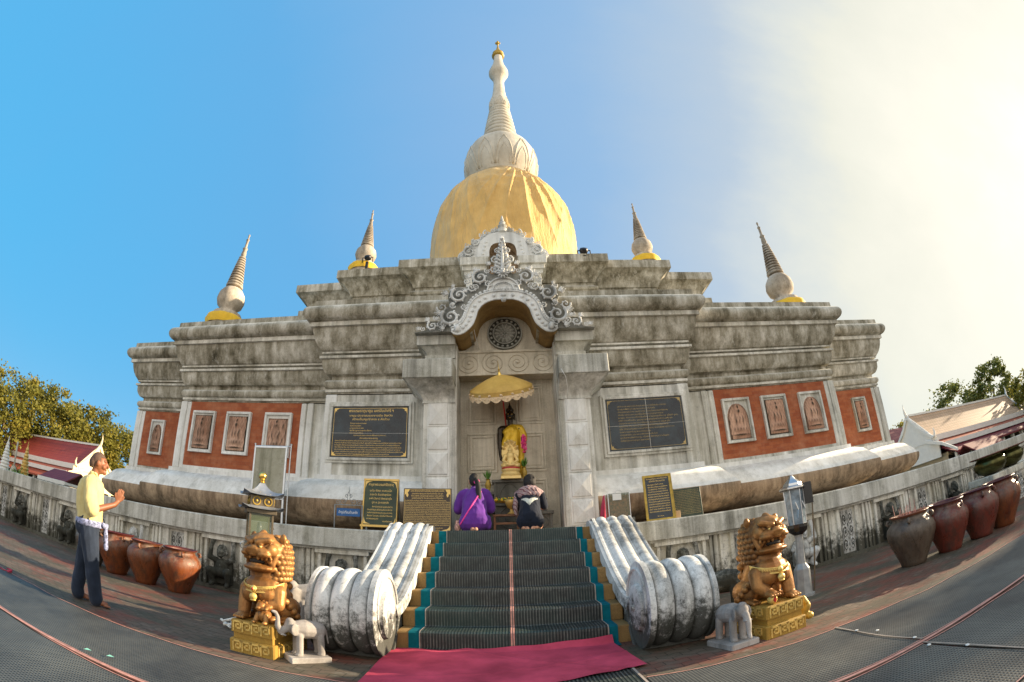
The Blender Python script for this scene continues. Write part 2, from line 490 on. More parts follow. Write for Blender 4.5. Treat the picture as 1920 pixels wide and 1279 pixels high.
def woven_mat():
    """coarse woven floor matting: dark strands with pale gaps"""
    k = NT('woven_grey_matting')
    x, y, z = k.sep()
    P = .026
    fx = k.math('PINGPONG', x, P / 2); fy = k.math('PINGPONG', y, P / 2)
    fx = k.math('MULTIPLY', fx, 2 / P); fy = k.math('MULTIPLY', fy, 2 / P)
    a = k.ramp(fx, [(.25, 0), (.6, 1)]); b = k.ramp(fy, [(.3, 0), (.6, 1)])
    m = k.math('MULTIPLY', a, b)
    n1 = k.noise(.8, 5, .7)
    pale = k.ramp(n1, [(.35, (.05, .054, .056)), (.65, (.155, .16, .145))])
    col = k.mix(m, pale, (.008, .010, .012))
    k.set('Base Color', col); k.set('Roughness', .6); k.set('Specular IOR Level', .4)
    k.bump(m, .6, .004)
    return k.m
M['woven'] = woven_mat()
def ribbed(name, P=.031):
    k = NT(name)
    x, y, z = k.sep()
    f = k.math('MULTIPLY', k.math('PINGPONG', x, P / 2), 2 / P)
    n = k.noise(9, 5, .7)
    pale = k.ramp(n, [(.35, (.022, .026, .025)), (.7, (.115, .125, .115))])
    col = k.mix(k.ramp(f, [(.30, 0), (.52, 1)]), pale, (.007, .010, .011))
    grn = k.ramp(k.noise(1.3, 3), [(.45, 0), (.65, .35)])
    col = k.mix(grn, col, (.008, .05, .045))
    k.set('Base Color', col); k.set('Roughness', .45); k.set('Specular IOR Level', .5)
    k.bump(k.ramp(f, [(.4, 1), (.9, 0)]), .7, .006)
    return k.m
M['ribbed'] = ribbed('ribbed_black_matting')
M['teal'] = basic('teal_carpet_fibre', (.004, .115, .15), .95, 0, .25, 9, .3, 300, .003, .1)
M['red_carpet'] = basic('red_carpet_fibre', (.50, .065, .115), .95, 0, .32, 2.2, .5, 220, .003, .1)
M['tread'] = weathered('stained_tan_step', (.33, .21, .085), (.22, .135, .05), (.07, .05, .025), .3, .5)
M['seam'] = basic('pink_tape', (.55, .27, .22), .7, 0, .3, 14, .1, 90)
M['pale_seam'] = basic('pale_seam_tape', (.34, .29, .25), .7, 0, .25, 14, .1, 90)
def cloth_mat():
    k = NT('golden_cloth')
    n = k.noise(1.2, 4)
    k.set('Base Color', k.ramp(n, [(.3, (.66, .40, .11)), (.7, (.84, .54, .17))]))
    k.set('Roughness', .55); k.set('Sheen Weight', .3); k.set('Specular IOR Level', .3)
    q = k.noise(1, 6, .7, vec=k.map((2.2, 2.2, .35)), dist=1.2)
    q2 = k.noise(1, 5, .6, vec=k.map((7, 7, .8)), dist=.6)
    b = k.bump(q, .7, .22)
    k.bump(q2, .45, .05, prev=b)
    return k.m
M['cloth'] = cloth_mat()
M['yellow_cloth'] = basic('yellow_cloth', (.80, .50, .03), .7, 0, .12, 6, .3, 30, .01)
M['gold'] = basic('gilt_metal', (.85, .58, .16), .28, 1, .12, 12, .15, 60)
M['gold_paint'] = basic('gold_paint', (.66, .43, .12), .42, .4, .18, 10, .25, 60)
M['old_gold'] = basic('dull_gold_paint', (.42, .28, .045), .5, .25, .3, 12, .3, 50)
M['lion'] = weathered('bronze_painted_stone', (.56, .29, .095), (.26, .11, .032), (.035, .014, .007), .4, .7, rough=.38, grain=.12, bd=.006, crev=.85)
M['lion'].node_tree.nodes['Principled BSDF'].inputs['Metallic'].default_value = .3
M['lion_gold'] = basic('worn_gold_trim', (.78, .54, .16), .4, .35, .3, 18, .3, 60)
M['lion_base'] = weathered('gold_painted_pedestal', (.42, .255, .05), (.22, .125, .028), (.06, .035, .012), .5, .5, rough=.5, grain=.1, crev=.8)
M['red_gem'] = basic('red_enamel', (.45, .02, .015), .3)
M['bronze_frame'] = basic('dark_bronze_frame', (.16, .13, .09), .4, .6, .3, 12, .2)
M['lead_roof'] = basic('blue_grey_roof_sheet', (.26, .29, .34), .4, .4, .25, 9, .2)
M['iron'] = basic('black_iron', (.03, .03, .032), .4, .7, .3, 20, .2)
M['steel'] = basic('brushed_steel', (.58, .60, .62), .3, 1, .1, 20, .1)
M['greysteel'] = basic('grey_painted_steel', (.30, .315, .32), .45, .3, .2, 12, .1)
M['black'] = basic('black_lacquer', (.012, .012, .012), .25, 0, .2, 8, .05)
M['letter'] = basic('gold_lettering', (.75, .52, .17), .4, .4, .1, 20, 0)
M['letter_dim'] = basic('faded_gold_lettering', (.42, .31, .13), .5, .3, .3, 8, 0)
M['letter_white'] = basic('white_lettering', (.85, .86, .86), .5, 0, .03, 8, 0)
M['blue_sign'] = basic('blue_enamel', (.008, .10, .30), .35, 0, .1, 6, .03)
def marble_dark(name, a, b, rough=.12):
    k = NT(name)
    n = k.noise(3, 6, .7, dist=.6)
    k.set('Base Color', k.ramp(n, [(.4, a), (.68, b)]))
    k.set('Roughness', k.ramp(k.noise(4, 4), [(.3, rough), (.7, rough + .25)])); k.set('Specular IOR Level', .5)
    return k.m
M['plaque'] = marble_dark('polished_black_granite', (.006, .011, .018), (.022, .042, .055))
M['green_board'] = marble_dark('green_board', (.02, .035, .02), (.05, .075, .035), .4)
M['brown_board'] = basic('dark_brown_board', (.03, .016, .008), .3)
M['skin'] = basic('tan_skin', (.36, .155, .075), .5, 0, .12, 8, .1, 120, .002)
M['skin_dark'] = basic('weathered_skin', (.25, .095, .045), .5, 0, .15, 8, .1, 120, .002)
M['sole'] = basic('pale_sole_skin', (.55, .28, .17), .55, 0, .12, 8, .1, 120, .002)
M['hair'] = basic('black_hair', (.012, .010, .009), .75, 0, .3, 60, .5, 160, .004)
M['grey_hair'] = basic('cropped_grey_brown_hair', (.10, .06, .04), .7, 0, .4, 90, .6, 200, .004)
def fabric(name, c, var=.15, folds=.35, fs=7, rough=.85):
    k = NT(name)
    n = k.noise(fs, 4)
    lo = tuple(x * (1 - var) for x in c); hi = tuple(min(1, x * (1 + var)) for x in c)
    k.set('Base Color', k.ramp(n, [(.3, lo), (.7, hi)])); k.set('Roughness', rough); k.set('Sheen Weight', .15); k.set('Specular IOR Level', .15)
    b = k.bump(k.noise(400, 2), .2, .001)
    k.bump(k.noise(1, 3, .5, vec=k.map((fs * 1.2, fs * 1.2, fs * .45)), dist=1.0), folds, .03, prev=b)
    return k.m
M['shirt_y'] = fabric('pale_yellow_shirt', (.62, .53, .25), .1, .5)
M['trouser'] = fabric('dark_blue_denim', (.022, .032, .055), .25, .5)
M['purple'] = fabric('purple_cotton', (.13, .035, .28), .15, .55)
M['navy'] = fabric('black_navy_cotton', (.012, .017, .03), .2, .5)
M['sash'] = fabric('blue_white_check_sash', (.25, .28, .45), .8, .3, 40)
M['pink'] = basic('hot_pink_fabric', (.85, .05, .32), .6, 0, .1, 20, .1)
M['pink2'] = basic('pink_garland', (.75, .06, .16), .7, 0, .5, 40, .3)
def scarf_mat():
    k = NT('striped_scarf_cotton')
    w = k.n('ShaderNodeTexWave'); w.bands_direction = 'DIAGONAL'; w.inputs['Scale'].default_value = 9; w.inputs['Distortion'].default_value = 2
    k.l(k.tc, w.inputs['Vector'])
    k.set('Base Color', k.ramp(w.outputs['Fac'], [(.25, (.20, .09, .11)), (.5, (.55, .47, .44)), (.8, (.36, .26, .27))])); k.set('Roughness', .9)
    return k.m
M['scarf'] = scarf_mat()
def jar_mat(name, a, b, c, rim):
    k = NT(name)
    n = k.noise(4, 6, .7, vec=k.map((1, 1, .5)), dist=.7)
    col = k.ramp(n, [(.3, a), (.5, b), (.7, c)])
    n2 = k.noise(9, 6, .75, vec=k.map((1, 1, .35)))
    col = k.mix(k.ramp(n2, [(.48, 0), (.66, .85)]), col, (.045, .03, .02))
    n3 = k.noise(6, 6, .8, vec=k.map((1, 1, 1), loc=(4, 4, 4)))
    x, y, z = k.sep()
    top = k.ramp(k.math('ADD', z, k.math('MULTIPLY', n2, .15)), [(.45, 0), (.58, 1)])
    col = k.mix(k.math('MULTIPLY', k.ramp(n3, [(.45, 0), (.6, 1)]), k.math('MULTIPLY', top, .7)), col, (.20, .155, .12))
    rm = k.ramp(z, [(.655, 0), (.67, 1)])
    col = k.mix(rm, col, rim)
    k.set('Base Color', col); k.set('Roughness', k.ramp(n3, [(.35, .22), (.7, .75)]))
    k.bump(k.math('ADD', n2, n3), .8, .012)
    return k.m
M['jar_o'] = jar_mat('orange_glazed_clay', (.06, .02, .009), (.21, .06, .017), (.11, .022, .012), (.09, .016, .012))
M['jar_d'] = jar_mat('dark_weathered_clay', (.045, .034, .024), (.115, .085, .06), (.07, .04, .026), (.22, .07, .03))
M['jar_r'] = jar_mat('red_glazed_clay', (.09, .02, .014), (.17, .035, .02), (.10, .03, .02), (.075, .012, .016))
M['bronze_green'] = basic('green_bronze', (.10, .095, .03), .3, .8, .4, 8, .1)
M['elephant'] = weathered('white_stone_elephant', (.50, .47, .44), (.26, .24, .225), (.05, .048, .042), .3, .55, grain=.15, bd=.004)
M['glass'] = (lambda k: (k.set('Base Color', (.13, .17, .10, 1)), k.set('Roughness', .05), k.set('Alpha', .5), k.set('Specular IOR Level', .6), k.m)[-1])(NT('lamp_glass'))
M['frost'] = basic('etched_lamp_glass', (.20, .26, .31), .15, 0, .6, 9, .05)
M['roof_white'] = basic('white_painted_trim', (.78, .77, .73), .6, 0, .06, 3, .05)
M['gable_cream'] = basic('cream_gable_board', (.80, .66, .42), .6, 0, .06, 3, .05)
def tile_mat(name, c1, c2, W=.3, H=.3):
    k = NT(name)
    br = k.n('ShaderNodeTexBrick'); mp = k.map((1, 1, 1))
    k.l(mp, br.inputs['Vector'])
    br.inputs['Scale'].default_value = 1; br.inputs['Brick Width'].default_value = W; br.inputs['Row Height'].default_value = H * .8; br.inputs['Mortar Size'].default_value = .03; br.inputs['Mortar Smooth'].default_value = 1
    br.inputs['Color1'].default_value = (*c1, 1); br.inputs['Color2'].default_value = (*c2, 1); br.inputs['Mortar'].default_value = (*[x * .55 for x in c1], 1)
    col = k.mix(k.ramp(k.noise(.5, 5, .7), [(.4, 0), (.7, .5)]), br.outputs['Color'], tuple(x * .65 for x in c2))
    k.set('Base Color', col); k.set('Roughness', .6)
    k.bump(br.outputs['Fac'], -.5, .02)
    return k.m
M['tile_red'] = tile_mat('red_roof_tile', (.30, .035, .030), (.36, .055, .035))
M['tile_orange'] = tile_mat('orange_roof_tile', (.34, .06, .025), (.40, .085, .03))
M['tile_tan'] = tile_mat('weathered_tan_roof_tile', (.50, .33, .20), (.60, .40, .26))
M['tile_maroon'] = tile_mat('maroon_roof_tile', (.17, .02, .035), (.20, .03, .04))
M['cream_wall'] = basic('cream_plaster_wall', (.55, .50, .40), .85, 0, .1, 2, .1)
M['dark_in'] = basic('dark_opening', (.03, .025, .02), .9, 0, .2, 2, 0)
M['trunk'] = basic('tree_bark', (.13, .09, .06), .9, 0, .3, 9, .5, 14, .03)
def leaf_mat(name, a, b, c):
    k = NT(name)
    oi = k.n('ShaderNodeObjectInfo')
    n = k.noise(.45, 4, .7); n2 = k.noise(3.5, 4, .8)
    col = k.ramp(n, [(.32, a), (.5, b), (.68, c)])
    col = k.mix(.45, col, k.ramp(n2, [(.3, a), (.7, c)]))
    k.set('Base Color', col); k.set('Roughness', .55); k.set('Specular IOR Level', .3)
    tr = k.n('ShaderNodeBsdfTranslucent'); k.l(col, tr.inputs[0])
    mx = k.n('ShaderNodeMixShader'); mx.inputs[0].default_value = .35
    k.l(k.b.outputs[0], mx.inputs[1]); k.l(tr.outputs[0], mx.inputs[2]); k.l(mx.outputs[0], k.out.inputs[0])
    return k.m
M['leaf_gold'] = leaf_mat('golden_green_leaves', (.04, .065, .012), (.17, .18, .03), (.38, .29, .045))
M['leaf_green'] = leaf_mat('mid_green_leaves', (.03, .065, .015), (.12, .16, .035), (.34, .32, .09))
M['plant'] = basic('fresh_green_leaf', (.09, .22, .03), .5, 0, .3, 20, 0)
M['soil'] = (lambda k: (k.set('Base Color', k.ramp(k.noise(.08, 6, .7), [(.4, (.05, .075, .025)), (.6, (.14, .12, .07))])), k.set('Roughness', .95), k.m)[-1])(NT('grass_and_earth'))
M['wood'] = basic('brown_wood', (.25, .11, .045), .5, 0, .3, 12, .2)
M['altar'] = weathered('dark_grey_altar_stone', (.17, .165, .14), (.085, .082, .068), (.03, .03, .022), .5, .6, rough=.6)
M['buddha_dark'] = basic('dark_bronze_image', (.035, .025, .015), .25, .6, .5, 25, .1)
M['robe'] = basic('bright_yellow_satin_robe', (.75, .47, .02), .35, .25, .12, 9, .5, 25, .015)
M['naga_gold'] = basic('pale_gilt_plaster', (.80, .58, .22), .4, .3, .1, 20, .2)
# ================================================================ ground
A = 12.3; CY = 20.9        # temple: half width and centre distance
g = MB(); g.add([(-400, -60, -.06), (400, -60, -.06), (400, 700, -.06), (-400, 700, -.06)], [(0, 1, 2, 3)])
structure(build('ground', g, M['soil']))
g = MB(); g.add([(-34, -14, 0), (34, -14, 0), (34, 7.6, 0), (-34, 7.6, 0)], [(0, 1, 2, 3)])
structure(build('pavement', g, M['paving']))

# woven floor mats, one object for each laid piece
def mat_strip(name, label, x0, x1, y0, y1, matname, z=.006, edge=True, group=None):
    t = thing(name, label, 'floor mat', (0, 0, 0), 0, group)
    n = max(2, int((x1 - x0) / .4))
    def wob(u, a): return a * sin(u * 2.1 + x0) + a * .5 * sin(u * 5.3 + y1)
    mb = MB()
    mb.grid(lambda u, v: (x0 + (x1 - x0) * u, y0 + (y1 - y0) * v + wob(x0 + (x1 - x0) * u, .012), z + .004 * sin(9 * u * (x1 - x0)) * v), n, 4)
    build('matting', mb, M[matname], t)
    if edge:
        for (ya, w, k) in ((y1 - .012, .012, 'seam'), (y0 + .001, .010, 'seam')):
            e = MB()
            e.grid(lambda u, v: (x0 + (x1 - x0) * u, ya + w * v + wob(x0 + (x1 - x0) * u, .012), z + .005 + .004 * sin(9 * u * (x1 - x0))), n, 1)
            build('bound_edge', e, M[k], t)
    return t
GM = 'woven grey mats laid in rows on the paving'
mat_strip('floor_mat', 'long woven grey mat left of the stairs, its far edge nearest the standing man', -5.86, -.98, 2.34, 3.375, 'woven', group=GM)
mat_strip('floor_mat', 'short end of woven mat behind the red knot at the left frame edge', -12.5, -5.88, 2.36, 3.42, 'woven', group=GM)
mat_strip('floor_mat', 'woven grey mat in the bottom left corner, nearest the camera', -9.5, -.98, 1.27, 2.29, 'woven', group=GM)
mat_strip('floor_mat', 'woven grey mat in front of the right lion, ending at the cross seam', .95, 2.60, 2.36, 3.40, 'woven', group=GM)
mat_strip('floor_mat', 'woven grey mat in front of the four right jars, starting at the cross seam', 2.62, 12.5, 2.36, 3.42, 'woven', group=GM)
mat_strip('floor_mat', 'woven grey mat in the bottom right, left of the lower cross seam', .95, 2.53, 1.27, 2.29, 'woven', group=GM)
mat_strip('floor_mat', 'woven grey mat in the bottom right corner, nearest the camera', 2.56, 9.5, 1.27, 2.29, 'woven', group=GM)
r = MB(); rng = random.Random(5)
for k in range(4):
    a = rng.uniform(0, 6.28)
    r.tube([(-5.62 + .03 * cos(a + q) * (1 + .2 * k), 3.36 + .03 * sin(a + q), .02 + .008 * k) for q in np.linspace(0, 4, 9)], .007, 5)
r.tube([(-5.62, 3.36, .02), (-5.75, 3.33, .012), (-5.9, 3.35, .012)], .006, 5)
tag(build('rope_knot', r, M['red_carpet'], smooth=180), 'small knot of red rope lying on the mat edge at far left', 'rope')
# strips of tape along the mat joints (laid over the mats)
def tape(label, pts, w, m='seam'):
    mb = MB()
    vs = []
    for i, p in enumerate(pts):
        a = Vector(pts[max(0, i - 1)]); b = Vector(pts[min(len(pts) - 1, i + 1)]); d = (b - a).normalized(); n = Vector((-d.y, d.x, 0)) * w / 2
        vs += [Vector(p) + n, Vector(p) - n]
    mb.add(vs, [(2 * i, 2 * i + 1, 2 * i + 3, 2 * i + 2) for i in range(len(pts) - 1)])
    tag(build('seam_tape', mb, M[m]), label, 'tape', 'pale tape along the joints of the floor mats')
tape('pink tape along the mat joint at lower left', [(x, 2.31 + .012 * sin(x * 2), .017) for x in np.linspace(-7, -1, 24)], .028)
tape('pink tape along the long mat joint at lower right', [(x, 2.325 + .012 * sin(x * 2.3), .017) for x in np.linspace(1, 8, 24)], .030)
tape('thin pale tape across the mats in front of the right lion', [(2.61 + .02 * sin(y * 4), y, .0165) for y in np.linspace(2.36, 3.42, 10)], .016, 'pale_seam')
tape('thin pale tape running to the bottom right corner', [(2.545 + .02 * sin(y * 4), y, .0165) for y in np.linspace(1.27, 2.3, 10)], .016, 'pale_seam')
# small litter
for i, (x, y) in enumerate(((2.6, 2.43), (2.61, 3.1), (2.54, 1.9), (2.66, 2.9), (2.5, 2.2))):
    mb = MB(); mb.lathe([(0.001, .0), (.014, .003), (.015, .006), (.012, .009), (.001, .009)], 14, caps=False)
    tag(build('bottle_cap', mb, M['roof_white'], smooth=40, loc=(x, y, .017)), 'small clear disc lying on the cross seam of the right mats', 'bottle cap', 'clear discs dropped on the mat seam')
for i, (x, y) in enumerate(((-2.9, 2.4), (-2.72, 2.47))):
    mb = MB(); mb.add([(0, 0, 0), (.05, .01, .006), (.055, .035, .002), (.01, .03, .008)], [(0, 1, 2, 3)])
    tag(build('paper_scrap', mb, basic('mint_paper%d' % i, (.25, .62, .50)), loc=(x, y, .024)), ('larger' if i == 0 else 'smaller') + ' scrap of mint green paper on the left mat', 'litter')

# ================================================================ temple
def plan(a, d1, w1, w2):
    """right half of the front then round: redented square, counter clockwise from the front middle; a = half width, d1/d2 redents"""
    q = [(w1, a), (w1, a - d1[0]), (w2, a - d1[0]), (w2, a - d1[1]), (a - d1[1], a - d1[1])]
    q2 = [(y, x) for x, y in reversed(q[:-1])]
    quarter = q + q2                       # (x, distance in front)
    pts = []
    for k in range(4):
        for (x, y) in quarter:
            # front = -Y ; rotate by k*90
            px, py = x, -y
            for _ in range(k): px, py = -py, px
            pts.append((px, py))
    return pts                              # starts front right of middle, goes counter clockwise
def offset(poly, o):
    n = len(poly); out = []
    for i in range(n):
        p = Vector(poly[i]); a = Vector(poly[i - 1]); b = Vector(poly[(i + 1) % n])
        d1 = (p - a).normalized(); d2 = (b - p).normalized()
        n1 = Vector((d1.y, -d1.x)); n2 = Vector((d2.y, -d2.x))
        out.append(p + (n1 + n2) * o)
    return out
def sweep(mb, poly, prof, gap=0.0):
    """sweep profile (o,z,mat) round the plan, leaving the front open for |x|<gap"""
    n = len(poly); rings = []
    for q in prof:
        o, z = q[0], q[1]
        P = [(p.x, p.y + CY, z) for p in offset(poly, o)]
        fy = P[0][1]
        P = [(gap, fy, z)] + P + [(-gap, fy, z)]
        rings.append(P)
    m = n + 2
    vs = [p for r_ in rings for p in r_]
    base = len(mb.v); mb.v += vs
    for k in range(len(prof) - 1):
        mi = prof[k][2] if len(prof[k]) > 2 else 0
        for i in range(m - 1):
            mb.f.append((base + k * m + i, base + k * m + i + 1, base + (k + 1) * m + i + 1, base + (k + 1) * m + i)); mb.mi.append(mi)
        if gap == 0:
            pass
    return mb
def arc(c, r, a0, a1, n):
    return [(c[0] + r[0] * cos(R(a0 + (a1 - a0) * i / n)), c[1] + r[1] * sin(R(a0 + (a1 - a0) * i / n))) for i in range(n + 1)]
P1 = plan(A, (.6, 1.65), 3.65, 7.95)
temple = thing('temple', 'large weathered concrete stupa with stepped mouldings and a tall pale spire rising above the stairs', 'temple', (0, CY, 1.3))
TL = (0, -CY, -1.3)
def tpart(name, mb, m, smooth=None, label=None, parent=None):
    o = build(name, mb, m, parent or temple, smooth, None if parent else TL, label=label)
    return o
GAP = .93
# plinth: small ledge, sloping white top, rolled brown underside
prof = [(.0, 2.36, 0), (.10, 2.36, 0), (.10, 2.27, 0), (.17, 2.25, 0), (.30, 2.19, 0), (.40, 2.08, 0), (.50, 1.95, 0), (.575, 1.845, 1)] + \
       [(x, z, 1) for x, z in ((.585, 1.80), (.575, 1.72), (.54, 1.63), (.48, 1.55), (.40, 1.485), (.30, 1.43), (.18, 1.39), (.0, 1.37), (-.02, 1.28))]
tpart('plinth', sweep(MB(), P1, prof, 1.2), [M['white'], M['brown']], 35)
prof = [(0, 2.34), (0, 4.02)]
tpart('wall', sweep(MB(), P1, prof, GAP), M['wall'], 35)
corn = [(.0, 4.0), (.0, 4.05, 1), (.04, 4.052, 1), (.04, 4.10), (.02, 4.115)] + [(.0 + x, z) for x, z in arc((.0, 4.215), (.085, .10), -75, 85, 8)] + \
       [(-.04, 4.33), (-.04, 4.40)] + [(-.01, 4.42), (.055, 4.43), (.10, 4.49), (.135, 4.57), (.15, 4.68), (.15, 4.735, 1), (.20, 4.737, 1), (.20, 4.79), (.07, 4.80), (.07, 4.85, 1), (.165, 4.853, 1), (.165, 4.892), (.18, 4.90)] + \
       [(.20, 4.93), (.255, 5.0), (.30, 5.09), (.335, 5.19), (.36, 5.29), (.37, 5.365, 1), (.425, 5.368, 1), (.425, 5.46), (.42, 5.475)] + \
       [(x, z) for x, z in arc((.40, 5.655), (.175, .185), -75, 80, 10)] + [(.40, 5.86), (.40, 5.985), (-.35, 5.985), (-.35, 5.92)]
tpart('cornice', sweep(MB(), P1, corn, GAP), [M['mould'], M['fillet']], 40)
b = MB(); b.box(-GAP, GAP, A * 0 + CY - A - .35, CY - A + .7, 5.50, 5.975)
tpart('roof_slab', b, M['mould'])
b = MB(); pf = [(p.x, p.y + CY) for p in offset(P1, -.3)]
b.add([(x, y, 5.93) for x, y in pf], [tuple(range(len(pf)))])
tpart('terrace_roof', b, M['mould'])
# brick panels, corner pilasters and framed reliefs
def fz(y): return CY - y
for sx in (-1, 1):
    y = fz(A - .6)
    b = MB(); b.box(min(sx * 4.50, sx * 7.66), max(sx * 4.50, sx * 7.66), y - .02, y + .05, 2.44, 4.005)
    tpart('brick_panel', b, M['brick'])
    y2 = fz(A - 1.65)
    b = MB(); b.box(min(sx * 7.98, sx * 10.33), max(sx * 7.98, sx * 10.33), y2 - .02, y2 + .05, 2.44, 4.005)
    tpart('brick_panel', b, M['brick'])
    def strip(xa, xb, yy, d, z0=2.37, z1=4.0):
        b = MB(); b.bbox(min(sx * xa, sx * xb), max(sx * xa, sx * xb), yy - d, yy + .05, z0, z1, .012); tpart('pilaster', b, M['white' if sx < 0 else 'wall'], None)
    strip(7.66, 7.78, y, .035); strip(7.78, 7.98, y, .06)
    strip(4.38, 4.50, y, .035); strip(4.20, 4.34, y, .05)
    strip(10.33, 10.46, y2, .035); strip(10.46, 10.68, y2, .06)
    strip(3.42, 3.67, fz(A), .035)
    b = MB(); b.box(min(sx * 4.50, sx * 7.66), max(sx * 4.50, sx * 7.66), y - .03, y + .04, 2.365, 2.44)
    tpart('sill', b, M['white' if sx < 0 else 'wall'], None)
def relief(name, x, y, w, h, z0, style, label, deep=False):
    f = MB(); t = .055; d = .075
    for (xa, xb, za, zb) in ((x - w / 2, x + w / 2, z0, z0 + t), (x - w / 2, x + w / 2, z0 + h - t, z0 + h), (x - w / 2, x - w / 2 + t, z0 + t, z0 + h - t), (x + w / 2 - t, x + w / 2, z0 + t, z0 + h - t)):
        f.bbox(xa, xb, y - d, y + .03, za, zb, .008)
    f.box(x - w / 2 + t, x + w / 2 - t, y - .028, y + .02, z0 + t, z0 + h - t)
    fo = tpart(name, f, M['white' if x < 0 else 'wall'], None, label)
    iw, ih = w - 2 * t - .05, h - 2 * t - .06
    rnd = random.Random(int(x * 10)); ph = rnd.uniform(0, 9)
    def hf(u, v):
        X = (u - .5) * 2; Z = v
        def G(cx, cz, sx_, sz_): return math.exp(-((X - cx) / sx_) ** 2 - ((Z - cz) / sz_) ** 2)
        if style == 'arch': ins = 1 - (abs(X) ** 2.2 + max(0, (Z - .45) / .52) ** 2.4)
        elif style == 'slab': ins = min(1 - abs(X) ** 8, 1 - abs(Z * 2 - 1) ** 8)
        else: ins = min(1 - (abs(X) / .92) ** 5, 1 - abs((Z - .48) / .48) ** 6)
        hgt = .0
        fig = G(0, .74, .17, .075) * 1.2 + G(0, .86, .09, .05) + G(0, .50, .30, .16) + G(-.33, .48, .12, .14) * .7 + G(.33, .48, .12, .14) * .7 + G(0, .24, .62, .09) * 1.1 + G(0, .10, .6, .035)
        hgt = .30 + .55 * fig + .07 * sin(X * 7 + ph) * sin(Z * 13 + ph) * (1 if abs(X) > .45 else .2) + .03 * sin(X * 23 + ph * 2) * sin(Z * 31)
        if style == 'group': hgt += .25 * (sin(X * 7.5) ** 2) * (sin(Z * 9 + ph) ** 2)
        k = max(0, min(1, ins * 5))
        return hgt * k
    gq = MB()
    gq.grid(lambda u, v: (x - iw / 2 + iw * u, y - .012 - (.018 + .085 * hf(u, v) if hf(u, v) > .02 else 0), z0 + t + .02 + ih * v), 40, 60)
    o = build('relief_figure', gq, M['terracotta'], fo, 60)
    return fo
for (x, st, lb) in ((-7.16, 'slab', 'framed pale terracotta relief, nearest the left corner of the left brick panel'), (-6.12, 'slab', 'framed terracotta relief with a deep shaded left edge'), (-5.04, 'group', 'framed dark brown terracotta relief partly behind the standing frame'),
                    (5.0, 'arch', 'framed round topped brown relief nearest the right plaque'), (6.02, 'slab', 'framed pale relief with a stained sill'), (7.1, 'arch', 'framed pointed dark relief of a seated figure')):
    relief('relief_frame', x, fz(A - .6) - .02, .70, 1.0, 2.77, st, lb)
for sx in (-1, 1):
    relief('relief_frame', sx * 9.68, fz(A - 1.65) - .02, .54, .98, 2.78, 'arch' if sx < 0 else 'slab', 'narrow framed relief of a standing figure at the outer ' + ('left' if sx < 0 else 'right') + ' brick panel')

# polished plaques with text
def text_mesh(lines, widths=None, align='CENTER', size=.05, lead=1.35, font_scale=1.0):
    """lines -> MB in xz plane (text faces -Y), top line baseline at z=0 going down; each line squeezed to its width"""
    mb = MB()
    for i, ln in enumerate(lines):
        if not ln: continue
        c = bpy.data.curves.new('t', 'FONT'); c.body = ln; c.size = size; c.align_x = 'LEFT'; c.resolution_u = 1
        o = bpy.data.objects.new('t', c); sc.collection.objects.link(o)
        dg = bpy.context.evaluated_depsgraph_get()
        me = bpy.data.meshes.new_from_object(o.evaluated_get(dg))
        if len(me.vertices):
            xs = [v.co.x for v in me.vertices]; x0, x1 = min(xs), max(xs)
            w = (widths[i] if widths else (x1 - x0)); s = w / max(1e-6, x1 - x0)
            off = {'CENTER': -w / 2, 'LEFT': 0, 'RIGHT': -w}[align]
            mb.add([((v.co.x - x0) * s + off, 0, v.co.y - i * size * lead) for v in me.vertices], [tuple(p.vertices) for p in me.polygons])
        bpy.data.objects.remove(o); bpy.data.curves.remove(c); bpy.data.meshes.remove(me)
    return mb
WORDS = ['พระบรมธาตุ', 'นาดูน', 'พุทธมณฑล', 'อีสาน', 'ประดิษฐาน', 'พระบรมสารีริกธาตุ', 'จังหวัด', 'มหาสารคาม', 'สร้างขึ้น', 'เมื่อ', 'พุทธศักราช', 'ประชาชน', 'ได้ร่วมกัน', 'บูชา', 'สักการะ', 'ความสูง', 'เมตร', 'ออกแบบ', 'โดย', 'กรมศิลปากร', 'ทั้งหลาย', 'เป็นที่', 'ศรัทธา', 'ของชาว']
def thai(rnd, n):
    s = ''
    while len(s) < n:
        s += rnd.choice(WORDS) + (' ' if rnd.random() < .35 else '')
    return s
def place(name, mb, m, parent, loc, rot=None, label=None):
    o = build(name, mb, m, parent)
    o.location = loc
    if rot: o.rotation_euler = rot
    return o
